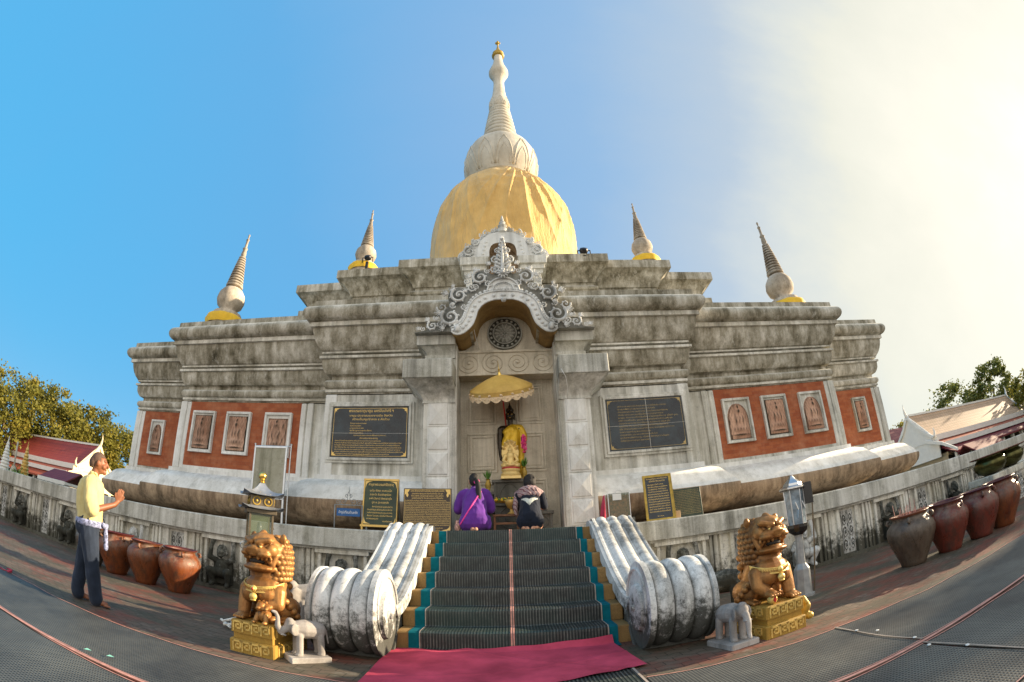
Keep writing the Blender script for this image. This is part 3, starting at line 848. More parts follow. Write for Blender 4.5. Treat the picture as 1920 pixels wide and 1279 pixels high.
def plaque(sx):
    y = fz(A); cx = sx * 2.68; w, h = 1.58, 1.03; z0 = 2.71
    p = MB(); p.bbox(cx - w / 2, cx + w / 2, y - .05, y + .02, z0, z0 + h, .006)
    po = tpart('plaque', p, M['plaque'], None, 'polished black granite plaque ' + ('with a large gold heading, left of the door' if sx < 0 else 'with faded gold text and joint lines, right of the door'))
    f = MB()
    for k, (t, d) in enumerate(((.05, .075), (.1, .05))):
        o_ = 0 if k == 0 else .05
        for (xa, xb, za, zb) in ((cx - w / 2 - o_ - .05, cx + w / 2 + o_ + .05, z0 - o_ - .05, z0 - o_), (cx - w / 2 - o_ - .05, cx + w / 2 + o_ + .05, z0 + h + o_, z0 + h + o_ + .05), (cx - w / 2 - o_ - .05, cx - w / 2 - o_, z0 - o_, z0 + h + o_), (cx + w / 2 + o_, cx + w / 2 + o_ + .05, z0 - o_, z0 + h + o_)):
            f.bbox(xa, xb, y - d, y + .03, za, zb, .008)
    build('plaque_frame', f, M['wall'], po)
    rnd = random.Random(3 + sx)
    bl = MB()
    yy = y - .0525
    for a in (0, 1):     # thin gold border
        pass
    t = .006
    for (xa, xb, za, zb) in ((cx - w / 2 + .04, cx + w / 2 - .04, z0 + .035, z0 + .035 + t), (cx - w / 2 + .04, cx + w / 2 - .04, z0 + h - .04, z0 + h - .04 + t), (cx - w / 2 + .035, cx - w / 2 + .035 + t, z0 + .04, z0 + h - .04), (cx + w / 2 - .04, cx + w / 2 - .04 + t, z0 + .04, z0 + h - .04)):
        bl.box(xa, xb, yy, yy + .002, za, zb)
    for a in (-1, 1):
        for c in (-1, 1):
            x = cx + a * (w / 2 - .04); z = z0 + h / 2 + c * (h / 2 - .04)
            bl.prism([(x, z), (x - a * .10, z), (x - a * .04, z - c * .03), (x - a * .05, z - c * .055), (x - a * .015, z - c * .06), (x, z - c * .11)], yy - .001, yy + .001)
    def add(lines, widths, align, size, lead, x, z):
        q = text_mesh(lines, widths, align, size, lead)
        bl.add([(vx + x, yy + vy, vz + z) for vx, vy, vz in q.v], q.f)
    if sx < 0:
        add(['พระบรมธาตุนาดูน นครจัมปาศรี ฯ'], [.92], 'CENTER', .085, 1.3, cx + .02, z0 + .915)
        add([thai(rnd, 30), 'สร้างเป็นสถูปจำลอง ๕ สัดส่วน'], [.88, .76], 'CENTER', .058, 1.3, cx + .02, z0 + .825)
        add([thai(rnd, 16), thai(rnd, 9), thai(rnd, 12), thai(rnd, 20), thai(rnd, 12)], [.34, .23, .29, .45, .28], 'LEFT', .036, 1.35, cx - .40, z0 + .675)
        add([thai(rnd, 30)], [.66], 'CENTER', .032, 1.35, cx + .02, z0 + .435)
        add(['ลักษณะพระธาตุ'], [.37], 'CENTER', .044, 1.35, cx + .0, z0 + .375)
        add([thai(rnd, 66) for _ in range(7)], [.95, 1.36, 1.33, 1.36, 1.34, 1.40, 1.12], 'LEFT', .033, 1.32, cx - .70, z0 + .325)
        add([thai(rnd, 18)], [.3], 'LEFT', .028, 1.3, cx - .3, z0 + .055)
    else:
        add([thai(rnd, 50) for _ in range(13)], [1.0, .76, 1.02, .92, 1.22, 1.1, 1.04, 1.0, 1.12, .62, .75, .98, .6], 'LEFT', .040, 1.42, cx - .56, z0 + .86)
    build('lettering', bl, M['letter' if sx < 0 else 'letter_dim'], po)
    jl = MB(); jl.box(cx - w / 2, cx + w / 2, yy - .0005, yy + .001, z0 + .485, z0 + .489)
    if sx > 0: jl.box(cx + .02, cx + .026, yy - .0005, yy + .001, z0, z0 + h)
    build('joint_line', jl, M['white'], po)
plaque(-1); plaque(1)

# ---------------------------------------------------------------- upper tier
P2 = plan(8.65, (.37, 1.13), 3.38, 5.64)
up = [(-.52, 5.9), (-.52, 8.30), (-.47, 8.36), (-.47, 8.62), (-.42, 8.66)] + [(x, z) for x, z in arc((-.44, 8.74), (.07, .08), -80, 80, 6)] + [(-.46, 8.84), (-.50, 8.9), (-.50, 8.97), (-.44, 8.98), (-.42, 9.06), (-.37, 9.16), (-.28, 9.28), (-.17, 9.38), (-.06, 9.47), (.0, 9.49), (.0, 9.79), (-.6, 9.80)]
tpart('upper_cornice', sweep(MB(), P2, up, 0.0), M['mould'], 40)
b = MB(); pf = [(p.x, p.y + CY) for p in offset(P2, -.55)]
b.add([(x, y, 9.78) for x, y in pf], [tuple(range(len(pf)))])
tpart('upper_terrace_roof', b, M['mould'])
b = MB()
b.lathe([(6.6, 9.75), (6.6, 10.3), (6.2, 10.35), (6.2, 10.8), (5.7, 10.9), (5.7, 11.3), (5.1, 11.4), (4.9, 11.7), (4.4, 11.8), (4.3, 12.1), (3.9, 12.2), (0.5, 12.3)], 48, T(0, CY, 0))
tpart('drum', b, M['wall'], 40)
b = MB()
b.lathe([(3.6, 12.0), (3.6, 16), (3.6, 17.3), (3.35, 18.6), (2.8, 19.7), (2.05, 20.4), (1.7, 20.7), (1.0, 20.75)], 48, T(0, CY, 0))
tpart('bell', b, M['dome_stone'], 40)
b = MB()
b.lathe([(1.5, 20.7), (1.9, 20.85), (1.98, 20.95), (1.9, 21.05), (2.08, 21.4), (2.26, 22.1), (2.31, 22.8), (2.22, 23.5), (1.98, 24.1), (1.62, 24.55), (1.25, 24.8), (.9, 24.9)], 48, T(0, CY, 0))
tpart('globe', b, M['dome_stone'], 50)
def petals(mb, n, rb, z0, h, w, M0, thick=.09):
    for k in range(n):
        a = 2 * PI * k / n + .1
        for ring, (s, dz) in enumerate(((1, 0), (.66, .0))):
            pts = []
            for i in range(19):
                u = -1 + 2 * i / 18
                zz = z0 + .1 + (h * s - .1) * (1 - abs(u) ** 2.4) ** .8 * (1 + .18 * max(0, 1 - abs(u) * 3.5))
                ang = a + u * w * s
                pts.append(((rb(zz) - .005) * cos(ang), (rb(zz) - .005) * sin(ang), zz))
            mb.tube([M0 @ Vector(p) for p in pts], thick * (.62 if ring else 1), 6)
rb = lambda z: float(np.interp(z, [21.05, 21.4, 22.1, 22.8, 23.5, 24.1], [1.9, 2.08, 2.26, 2.31, 2.22, 1.98]))
b = MB(); petals(b, 12, rb, 21.1, 2.1, .25, T(0, CY, 0), .05)
tpart('lotus_petals', b, M['dome_stone'], 180)
prof = [(1.0, 24.7)]
zz = 24.75; r0 = 1.22
for k in range(10):
    r1 = 1.20 - .052 * k; h = .46 - .012 * k
    prof += [(r1 - .13, zz + .02)] + [(r1 - .10 + .12 * cos(R(q)), zz + h / 2 + h * .44 * sin(R(q))) for q in (-60, -30, 0, 30, 60)] + [(r1 - .13, zz + h - .01)]
    zz += h
ztop = zz
b = MB(); b.lathe(prof + [(.4, zz)], 36, T(0, CY, 0))
tpart('spire_rings', b, M['dome_stone'], 50)
z = ztop
b = MB(); SZ = T(0, 0, z) @ S(1, 1, 1.2) @ T(0, 0, -z)
b.lathe([(.5, z - .1), (.62, z), (.74, z + .25), (.76, z + .55), (.68, z + .95), (.52, z + 1.5), (.44, z + 2.2), (.40, z + 3.0), (.42, z + 3.5), (.50, z + 3.6), (.50, z + 3.75), (.60, z + 3.85), (.76, z + 4.2), (.76, z + 4.45), (.62, z + 4.9), (.45, z + 5.4), (.36, z + 6.1), (.34, z + 6.6)], 32, T(0, CY, 0) @ SZ)
petals(b, 8, lambda q: float(np.interp(q, [z, z + .3, z + .9, z + 1.5], [.64, .76, .70, .52])), z + .02, .8, .36, T(0, CY, 0) @ SZ, .03)
tpart('spire', b, M['dome_stone'], 50)
z2 = z + 7.86
b = MB(); b.lathe([(.36, z2), (.50, z2 + .1), (.52, z2 + .25), (.38, z2 + .38), (.42, z2 + .5), (.46, z2 + .62), (.30, z2 + .85), (.17, z2 + 1.3), (.10, z2 + 1.7), (.05, z2 + 2.1), (.04, z2 + 2.3)], 24, T(0, CY, 0))
for k in range(4):
    b.ell((.13 * cos(k * PI / 2), CY + .13 * sin(k * PI / 2), z2 + 2.6), (.10, .10, .18))
b.ell((0, CY, z2 + 2.6), (.13, .13, .26)); b.cap((0, CY, z2 + 2.3), (0, CY, z2 + 3.1), .05, .02)
tpart('finial', b, M['old_gold'], 50)
# golden cloth wrapped round the bell: a separate draped thing
def cloth_mesh():
    prof = [(12.0, 4.02), (14.4, 4.03), (15.4, 4.04), (16.4, 4.05), (17.2, 4.02), (17.9, 3.92), (18.5, 3.74), (19.0, 3.52), (19.45, 3.24), (19.85, 2.94), (20.2, 2.62), (20.5, 2.30), (20.75, 2.0), (20.85, 1.86)]
    zs = [p[0] for p in prof]; rs = [p[1] for p in prof]
    NA, NZ = 520, 150
    mb = MB()
    def P(u, v):
        a = 2 * PI * u; z = 12.0 + 8.85 * v; r_ = float(np.interp(z, zs, rs)) * .955
        # azimuth measured from the camera side (-Y): phi=0 faces viewer, + to the right
        phi = ((a + PI / 2 + PI) % (2 * PI)) - PI
        d = .012 * sin(phi * 23 + 2 * sin(z * .9)) * (.35 + .65 * v)
        # fans of folds radiating from gathers at the top
        for (pc, amp, n, sp) in ((.34, .125, 21, .95), (-.62, .08, 17, .9), (1.35, .12, 18, .9), (2.6, .1, 9, 1.0), (-1.9, .1, 9, 1.0)):
            q = (phi - pc + PI) % (2 * PI) - PI
            t = (20.95 - z) / 8.0
            w = sp * (.12 + 1.05 * t)
            s_ = q / w
            f = (2 * (1 - abs(sin(s_ * n * .5 * (1 - .25 * t) + .8 * sin(t * 4 + pc)))) ** 1.8 - .6) * math.exp(-(s_ / 1.0) ** 4)
            d += amp * f * (.25 + .9 * math.sin(PI * min(1, t * 1.15))) * .50
        # drooping swags left of the gather
        q = (phi + .05 - 1.2 * (22.5 - z) / 9) 
        d += .045 * (1 - 2 * abs(sin((z - 3.2 * (phi - .12) ** 2) * 3.6)))  * math.exp(-((phi - .30) / .45) ** 2) * math.exp(-((z - 19.0) / 1.5) ** 2)
        d += .022 * sin((z * .8 + phi * 5.5) * 3.1) * math.exp(-((phi + .8) / .7) ** 2)
        return (r_ + .06 + d) * cos(a), (r_ + .06 + d) * sin(a), z
    mb.grid(P, NA, NZ)
    return mb
o = build('golden_cloth', cloth_mesh(), M['cloth'], None, 180, loc=(0, CY, 0))
tag(o, 'huge folded golden yellow cloth wrapped round the bell of the stupa', 'cloth')

# small corner stupas (parts of the temple)
def small_stupa(x, y, z, s, label):
    e = bpy.data.objects.new('corner_stupa', None); sc.collection.objects.link(e); e.parent = temple
    e.location = (x, y - CY, z - 1.3); e['label'] = label
    prof = [(.0, 0)]
    b = MB(); b.lathe([(.62, -1.7), (.62, -.15), (.50, -.1), (.50, 0), (.30, .02), (.26, .12), (.30, .2), (.44, .32), (.50, .52), (.46, .74), (.34, .92), (.2, 1.0), (.18, 1.02)], 24, S(s, s, s))
    build('globe', b, M['small_spire'], e, 50)
    prof = [(.18, 1.0), (.30, 1.03), (.31, 1.10)]
    zz = 1.12
    for k in range(11):
        r_ = .29 - .016 * k
        prof += [(r_ - .075, zz), (r_, zz + .02), (r_, zz + .075), (r_ - .075, zz + .095)]; zz += .115 - .002 * k
    prof += [(.10, zz + .1), (.07, zz + .3), (.10, zz + .36), (.05, zz + .42), (.045, zz + .7), (.065, zz + .75), (.02, zz + .82), (.04, zz + .95), (.015, zz + 1.0)]
    b = MB(); b.lathe(prof, 20, S(s, s, s)); build('ringed_cone', b, M['ring_stone'], e, 50)
    b = MB(); b.lathe([(.66, -.5), (.72, -.30), (.68, -.20), (.56, -.13), (.36, -.04), (.28, .03)], 28, S(s, s, s), caps=False, fn=lambda r_, z_, a: (r_ * (1 + .025 * sin(9 * a)), z_))
    build('yellow_cloth', b, M['yellow_cloth'], e, 60)
small_stupa(-9.0, 11.6, 7.72, .99, 'small ringed spire on a yellow cloth, leftmost of the four')
small_stupa(9.0, 11.6, 7.55, .99, 'small ringed spire on a yellow cloth, rightmost of the four')
small_stupa(-5.68, 15.25, 11.78, .90, 'small sunlit spire behind the left of the upper roof')
small_stupa(5.72, 15.25, 11.70, .90, 'small sunlit spire behind the right of the upper roof')
# floodlights on the roof edges
for (x, y, z, lb) in ((-5.33, 14.6, 11.45, 'small dark floodlight beside the left upper spire'), (2.62, 12.3, 9.72, 'small round dark floodlight on the upper roof, right of the dome')):
    t = thing('floodlight', lb, 'floodlight', (x, y, z))
    b = MB(); b.lathe([(.0, -.12), (.11, -.1), (.15, .0), (.12, .08), (.0, .11)], 16, T(0, 0, .22) @ RX(R(50)))
    build('lamp_head', b, M['iron'], t, 50)
    b = MB(); b.tube([(-.21, 0, .0), (-.21, 0, .22), (0, .1, .3), (.21, 0, .22), (.21, 0, 0)], .02, 6); b.box(-.05, .05, -.05, .05, -.9 if x < 0 else -.03, 0.01)
    build('bracket', b, M['iron'], t, 50)
for i, (x, y, z) in enumerate(((-11.42, 9.75, 5.55), (-11.35, 9.8, 5.25), (-8.2, 8.5, 5.95), (11.63, 10.0, 5.32), (2.9, 8.5, 5.5), (3.4, 8.45, 5.5), (-2.6, 7.95, 5.5), (1.75, 7.5, 3.75))):
    pass
# ================================================================ portico in front of the temple
portico = thing('portico', 'carved stone doorway with square pillars and scrolled white pediment above the stairs', 'portico', (0, 8.0, 1.3))
PL = (0, -8.0, -1.3)
def ppart(name, mb, m, smooth=None, label=None, parent=None):
    return build(name, mb, m, parent or portico, smooth, None if parent else PL, label=label)
FY = 7.95
for sx in (-1, 1):
    b = MB()
    xa, xb = (.93, 1.49)
    X = lambda a, c: (min(sx * a, sx * c), max(sx * a, sx * c))
    x0, x1 = X(xa, xb)
    b.box(x0, x1, FY, 8.95, 1.30, 3.70)
    po = ppart('pillar', b, M['wall'], None, ('left' if sx < 0 else 'right') + ' square pillar with raised pyramid blocks')
    for k, (z1, z0) in enumerate(((3.60, 3.20), (3.13, 2.75), (2.69, 2.31), (2.235, 1.85), (1.785, 1.40))):
        b = MB(); p0, p1 = X(1.045, 1.385)
        c = ((p0 + p1) / 2, FY - .075, (z0 + z1) / 2)
        t = .035
        for (xa_, xb_, za, zb) in ((p0 - .03, p1 + .03, z0 - .03, z1 + .03),):
            b.bbox(xa_, xb_, FY - .012, FY + .01, za, zb, .004)
        v = [(p0, FY - .01, z0), (p1, FY - .01, z0), (p1, FY - .01, z1), (p0, FY - .01, z1), (p0 + .008, FY - t, z0 + .008), (p1 - .008, FY - t, z0 + .008), (p1 - .008, FY - t, z1 - .008), (p0 + .008, FY - t, z1 - .008), c]
        b.add(v, [(0, 1, 5, 4), (1, 2, 6, 5), (2, 3, 7, 6), (3, 0, 4, 7), (4, 5, 8), (5, 6, 8), (6, 7, 8), (7, 4, 8)])
        build('pyramid_block', b, M['white'], po)
    # flared capital
    b = MB()
    n = 8
    rings = []
    for i in range(n + 1):
        q = i / n; z = 3.64 + .29 * q
        fl = (1 - cos(q * PI / 2)) 
        rings.append((1.505 + .26 * fl, FY - .012 - .41 * fl, z))
    rings = [(1.52, FY - .03, 3.60)] + rings
    for (xo, yo, z) in rings: b.v += [(sx * .925, yo, z), (sx * xo, yo, z), (sx * xo, 8.55, z), (sx * .925, 8.55, z)]
    for k in range(len(rings) - 1):
        for i in range(4):
            j = (i + 1) % 4; b.f.append((k * 4 + i, k * 4 + j, k * 4 + 4 + j, k * 4 + 4 + i)); b.mi.append(0)
    b.f.append((0, 1, 2, 3)); b.mi.append(0)
    build('capital_flare', b, M['wall'], po, 40)
    b = MB(); x0, x1 = X(.915, 1.80); b.bbox(x0, x1, 7.47, 8.56, 3.93, 4.275, .012)
    build('capital_block', b, M['cap'], po)
    b = MB(); x0, x1 = X(.93, 1.44); b.box(x0, x1, 7.98, 8.7, 4.27, 4.5)
    x0, x1 = X(.93, 1.50); b.box(x0, x1, 7.94, 8.7, 4.47, 4.53)
    rr = [(1.46, 7.97, 4.53), (1.48, 7.95, 4.6), (1.55, 7.88, 4.66), (1.58, 7.86, 4.69)]
    s0 = len(b.v)
    for (xo, yo, z) in rr: b.v += [(sx * .93, yo, z), (sx * xo, yo, z), (sx * xo, 8.6, z), (sx * .93, 8.6, z)]
    for k in range(3):
        for i in range(4):
            j = (i + 1) % 4; b.f.append((s0 + k * 4 + i, s0 + k * 4 + j, s0 + k * 4 + 4 + j, s0 + k * 4 + 4 + i)); b.mi.append(0)
    x0, x1 = X(.92, 1.64); b.bbox(x0, x1, 7.80, 8.6, 4.69, 4.89, .01)
    build('upper_capital', b, M['cap'], po, 40)
# recessed door
b = MB(); b.box(-.95, .95, 8.66, 9.1, 1.3, 4.6)
door = ppart('door', b, M['door'], None, 'tall grey stone double door with moulded panels')
def dpanel(x0, x1, z0, z1):
    b = MB(); t = .035
    for (o_, d) in ((0, .022), (.055, .03)):
        for (xa, xb, za, zb) in ((x0 + o_, x1 - o_, z0 + o_, z0 + o_ + t), (x0 + o_, x1 - o_, z1 - o_ - t, z1 - o_), (x0 + o_, x0 + o_ + t, z0 + o_ + t, z1 - o_ - t), (x1 - o_ - t, x1 - o_, z0 + o_ + t, z1 - o_ - t)):
            b.bbox(xa, xb, 8.66 - d, 8.665, za, zb, .006)
    b.box(x0 + .12, x1 - .12, 8.645, 8.665, z0 + .12, z1 - .12)
    build('door_panel', b, M['door'], door)
for (x0, x1) in ((-.77, -.21), (.17, .70)):
    dpanel(x0, x1, 3.36, 4.15); dpanel(x0, x1, 2.44, 3.20); dpanel(x0, x1, 1.60, 2.30)
b = MB(); b.bbox(-.05, 0.0, 8.63, 8.66, 1.31, 4.36, .006); b.bbox(-.93, .93, 8.60, 8.67, 1.3, 1.42, .01)
build('door_bead', b, M['door'], door)
# jambs and lintel with incised spirals
for xj in (-.93, .90):
    b = MB(); b.box(xj, xj + .03, 8.0, 8.95, 1.3, 4.75); ppart('jamb', b, M['wall'])
b = MB(); b.box(-.92, .92, 8.30, 8.95, 4.25, 4.70); b.bbox(-.92, .92, 8.27, 8.32, 4.70, 4.745, .006); b.bbox(-.92, .92, 8.275, 8.32, 4.235, 4.262, .006)
lint = ppart('lintel', b, M['door'], None, 'lintel band with four incised spirals')
for cx in (-.70, -.24, .23, .70):
    b = MB(); pts = []
    for i in range(60):
        q = i / 59; a = q * 2.35 * 2 * PI * (1 if cx < 0 else -1) + PI / 2; r_ = .205 * (1 - q) ** .8 + .02
        pts.append((cx + r_ * cos(a), 8.296, 4.49 + r_ * sin(a)))
    b.tube(pts, [.008 + .004 * (1 - i / 59) for i in range(60)], 6); b.ell((cx, 8.29, 4.49), (.028, .02, .028))
    build('incised_spiral', b, M['door'], lint, 60)
b = MB(); b.box(-.93, .93, 8.36, 9.0, 4.70, 5.66)
ppart('tympanum', b, M['door'])
# medallion
b = MB(); Mm = T(0, 8.36, 5.13) @ RX(R(90))
b.lathe([(.0, .02), (.12, .02), (.125, .03), (.215, .03), (.22, .05), (.24, .05), (.245, .028), (.315, .028), (.32, .055), (.345, .055), (.35, .0)], 48, Mm, caps=False)
for k in range(18):
    a = 2 * PI * k / 18; b.ell(Mm @ Vector((.281 * cos(a), .281 * sin(a), .03)), (.026, .02, .026), seg=10, rings=6)
for k in range(14):
    a = 2 * PI * k / 14; b.ell(Mm @ Vector((.155 * cos(a), .155 * sin(a), .035)), (.05, .015, .022), M=RY(-a), seg=10, rings=6)
for k in range(8):
    a = 2 * PI * k / 8; b.ell(Mm @ Vector((.06 * cos(a), .06 * sin(a), .03)), (.035, .02, .018), M=RY(-a), seg=10, rings=6)
b.ell(Mm @ Vector((0, 0, .035)), (.02, .025, .02))
ppart('medallion', b, M['dark_carve'], 50)
# ---- pediment
def curve_pts(ctrl, n=8):
    """Catmull-Rom through 2d control points"""
    out = []; P = [ctrl[0]] + list(ctrl) + [ctrl[-1]]
    for i in range(1, len(P) - 2):
        p0, p1, p2, p3 = [np.array(q, float) for q in P[i - 1:i + 3]]
        for k in range(n):
            t = k / n
            out.append(tuple(.5 * ((2 * p1) + (-p0 + p2) * t + (2 * p0 - 5 * p1 + 4 * p2 - p3) * t * t + (-p0 + 3 * p1 - 3 * p2 + p3) * t ** 3)))
    out.append(tuple(ctrl[-1])); return out
YP = 7.62
inner = curve_pts([(.0, 5.50), (.2, 5.485), (.37, 5.41), (.48, 5.28), (.53, 5.12), (.585, 4.98), (.68, 4.87), (.79, 4.80), (.90, 4.80), (.97, 4.86)])
outer = curve_pts([(.0, 5.68), (.28, 5.655), (.50, 5.56), (.62, 5.42), (.68, 5.26), (.72, 5.13), (.78, 5.03), (.86, 4.97), (.93, 4.95), (.98, 4.93)])
def strip2(mb, c1, c2, y0, y1):
    n = len(c1)
    for s_ in (1, -1):
        b0 = len(mb.v)
        for (p, q) in zip(c1, c2):
            mb.v += [(s_ * p[0], y0, p[1]), (s_ * q[0], y0, q[1]), (s_ * q[0], y1, q[1]), (s_ * p[0], y1, p[1])]
        for i in range(n - 1):
            for k in range(4):
                j = (k + 1) % 4
                mb.f.append((b0 + i * 4 + k, b0 + i * 4 + j, b0 + i * 4 + 4 + j, b0 + i * 4 + 4 + k)); mb.mi.append(1 if k == 3 else 0)
        mb.f.append(tuple(b0 + (n - 1) * 4 + k for k in range(4))); mb.mi.append(0)
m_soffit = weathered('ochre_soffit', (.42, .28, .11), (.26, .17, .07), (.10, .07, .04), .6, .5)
b = MB(); strip2(b, inner, outer, YP, 8.37)
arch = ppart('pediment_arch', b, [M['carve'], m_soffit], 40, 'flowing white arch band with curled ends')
b = MB()
for s_ in (1, -1):
    for c, d in ((inner, .02), (outer, .02)):
        b.tube([(s_ * p[0], YP - .01, p[1]) for p in c], .016, 8)
n = len(inner)
for s_ in (1, -1):
    for i in np.linspace(1, n - 6, 13):
        i = int(i); cx = (inner[i][0] + outer[i][0]) / 2; cz = (inner[i][1] + outer[i][1]) / 2
        b.ell((s_ * cx, YP - .005, cz), (.034, .028, .034), seg=10, rings=6)
    b.ell((s_ * .86, YP - .03, 4.90), (.055, .05, .075))
b.ell((0, YP - .03, 5.47), (.05, .05, .05))
build('bead_row', b, M['carve'], arch, 50)
def volute(mb, cx, cz, r, y, turns=1.6, a0=90, sgn=1, th=.3, depth=1.0, leaf=True):
    """tapering spiral roll with a button centre and leaf lobes on its back"""
    n = 46; pts = []; rs = []
    for i in range(n):
        q = i / (n - 1); a = R(a0) + sgn * q * turns * 2 * PI; rr = r * (1 - q) ** 1.1 * .90 + r * .06
        pts.append((cx + rr * cos(a), y - .05 * r * q, cz + rr * sin(a))); rs.append(max(.006, r * th * .62 * (1 - .68 * q)))
    mb.tube(pts, rs, 8)
    mb.ell((cx, y - .05 * r, cz), (r * .15, r * .16, r * .15), seg=10, rings=6)
    if leaf:
        for i in range(2, 26, 4):
            p = pts[i]; a = math.atan2(p[2] - cz, p[0] - cx)
            mb.ell((p[0] + r * .16 * cos(a), y, p[2] + r * .16 * sin(a)), (r * .17, r * .13, r * .12), M=RY(-a), seg=9, rings=6)
def leafspray(mb, x, z, ang, L, y, n=5):
    for k in range(n):
        q = k / (n - 1); a = R(ang) + (q - .5) * 1.5
        p0 = Vector((x, y, z)); p1 = p0 + Vector((cos(a), 0, sin(a))) * L * (.7 + .3 * (1 - abs(q - .5) * 2))
        mb.tube([p0, p0.lerp(p1, .5) + Vector((0, -.02, 0)), p1], [L * .10, L * .14, L * .03], 7)
        mb.ell(p1 + Vector((0, -.01, 0)), (L * .10,) * 3, seg=8, rings=5)
# backing plates behind the carving (uneven outline)
bk = curve_pts([(.0, 6.32), (.12, 6.22), (.20, 6.10), (.36, 6.20), (.50, 6.17), (.60, 6.04), (.60, 5.86), (.70, 5.78), (.84, 5.83), (1.0, 5.78), (1.06, 5.62), (1.02, 5.46), (1.12, 5.36), (1.16, 5.2), (1.16, 5.06), (1.30, 5.08), (1.42, 5.0), (1.46, 4.92), (1.62, 4.90), (1.62, 4.885), (1.0, 4.885)], 5)
b = MB()
poly = [(x, z) for x, z in bk] + [(p[0], p[1]) for p in reversed(outer)]
b.prism(poly, YP + .06, YP + .20); nb = len(b.v)
b.prism([(-x, z) for x, z in reversed(poly)], YP + .06, YP + .20)
ppart('pediment_plate', b, M['plate'])
b = MB()
vols = [(.30, 6.14, .06, 60, -1), (.56, 6.12, .06, 30, -1), (.98, 5.76, .06, 30, -1), (.70, 5.92, .07, 120, 1), (.96, 5.40, .065, 200, 1), (1.12, 5.02, .06, 210, 1), (1.27, 5.14, .05, 60, -1), (.52, 5.78, .06, 30, 1), (.10, 6.30, .05, 60, -1), (.05, 6.5, .04, 60, -1), (.44, 6.00, .17, 90, -1), (.84, 5.62, .17, 60, -1), (.99, 5.16, .19, 40, -1), (1.33, 4.99, .10, 60, -1), (.17, 6.18, .10, 120, 1), (.145, 6.40, .085, 100, -1), (.10, 6.62, .06, 100, -1), (.60, 5.78, .09, 200, 1), (1.16, 5.36, .10, 10, -1), (1.50, 4.93, .05, 60, -1), (.74, 5.36, .07, 180, 1), (.86, 5.02, .085, 220, 1), (1.18, 5.02, .07, 190, 1), (.28, 5.86, .08, 200, 1)]
for (x, z, r_, a0, sg) in vols: volute(b, x, z, r_, YP, a0=a0, sgn=sg)
for (x, z, an, L) in ((.62, 6.02, 20, .12), (1.05, 5.66, 10, .13), (1.17, 5.26, 0, .12), (1.40, 5.08, 60, .10), (1.56, 4.92, 30, .08), (.24, 6.30, 30, .10), (.92, 5.44, -20, .10), (.70, 5.68, 60, .10), (1.1, 4.94, -20, .10), (1.26, 5.10, 120, .09), (.94, 5.80, 60, .08), (.52, 6.16, 60, .09)):
    leafspray(b, x, z, an, L, YP + .01)
for i in range(1, n - 12, 3):
    p = outer[i]; b.ell((p[0] * 1.03, YP + .02, p[1] + .05), (.035, .03, .035), seg=8, rings=5)
ppart('volutes', b, M['carve'], 60)
bm_ = MB(); bm_.add([(-x, y, z) for x, y, z in b.v], b.f); ppart('volutes', bm_, M['carve'], 60)
# central crest, rosette and tall leaf finial
b = MB()
b.prism([(-.30, 5.68), (-.29, 5.80), (-.20, 5.93), (-.08, 6.0), (.08, 6.0), (.20, 5.93), (.29, 5.80), (.30, 5.68)], YP + .02, YP + .14)
b.tube([(x, YP, 5.68 + .30 * math.sqrt(max(0, 1 - (x / .31) ** 2))) for x in np.linspace(-.31, .31, 19)], .018, 8)
b.tube([(x, YP - .01, 5.70 + .17 * math.sqrt(max(0, 1 - (x / .2) ** 2))) for x in np.linspace(-.2, .2, 15)], .012, 8)
for x in (-.16, -.06, .06, .16): leafspray(b, x, 5.70, 90, .07, YP + .01, 3)
for k in range(10):
    a = 2 * PI * k / 10; b.ell((.075 * cos(a), YP - .05, 6.05 + .075 * sin(a)), (.045, .03, .02), M=RY(-a), seg=9, rings=6)
b.ell((0, YP - .08, 6.05), (.045, .04, .045))
fin = [(.0, 6.98), (.035, 6.86), (.05, 6.80), (.045, 6.76), (.085, 6.70), (.075, 6.64), (.12, 6.55), (.10, 6.50), (.155, 6.40), (.13, 6.34), (.19, 6.22), (.16, 6.12), (.0, 6.08)]
b.prism(fin + [(-x, z) for x, z in reversed(fin[1:-1])], YP + .03, YP + .12)
for i in range(9):
    z = 6.2 + i * .085; w = .165 - .017 * i
    for s_ in (1, -1):
        b.tube([(s_ * .02, YP + .02, z), (s_ * w * .7, YP - .01, z + .03), (s_ * w, YP + .02, z + .1)], [.02, .028, .008], 7)
b.tube([(0, YP, 6.12), (0, YP - .03, 6.4), (0, YP - .01, 6.7), (0, YP + .05, 7.04)], [.04, .035, .025, .006], 8)
ppart('crest_finial', b, M['carve'], 60)
# body behind the pediment joining the temple
b = MB(); b.box(-1.0, 1.0, YP + .20, 8.5, 5.55, 5.92); b.box(-.95, -.6, YP + .2, 8.4, 4.9, 5.6); b.box(.6, .95, YP + .2, 8.4, 4.9, 5.6)
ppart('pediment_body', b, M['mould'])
# hanging electric wire
b = MB(); b.tube([(-.60, YP + .1, 5.12), (-.55, 8.0, 4.9), (-.50, 8.2, 4.72)], .005, 5)
ppart('wire', b, M['roof_white'], 180); b = MB()
b.tube([(.95, 7.46, 4.0), (1.02, 7.46, 3.86), (1.06, 7.6, 3.7), (1.08, 7.95, 3.6)], .005, 5)
ppart('wire', b, M['roof_white'], 180)

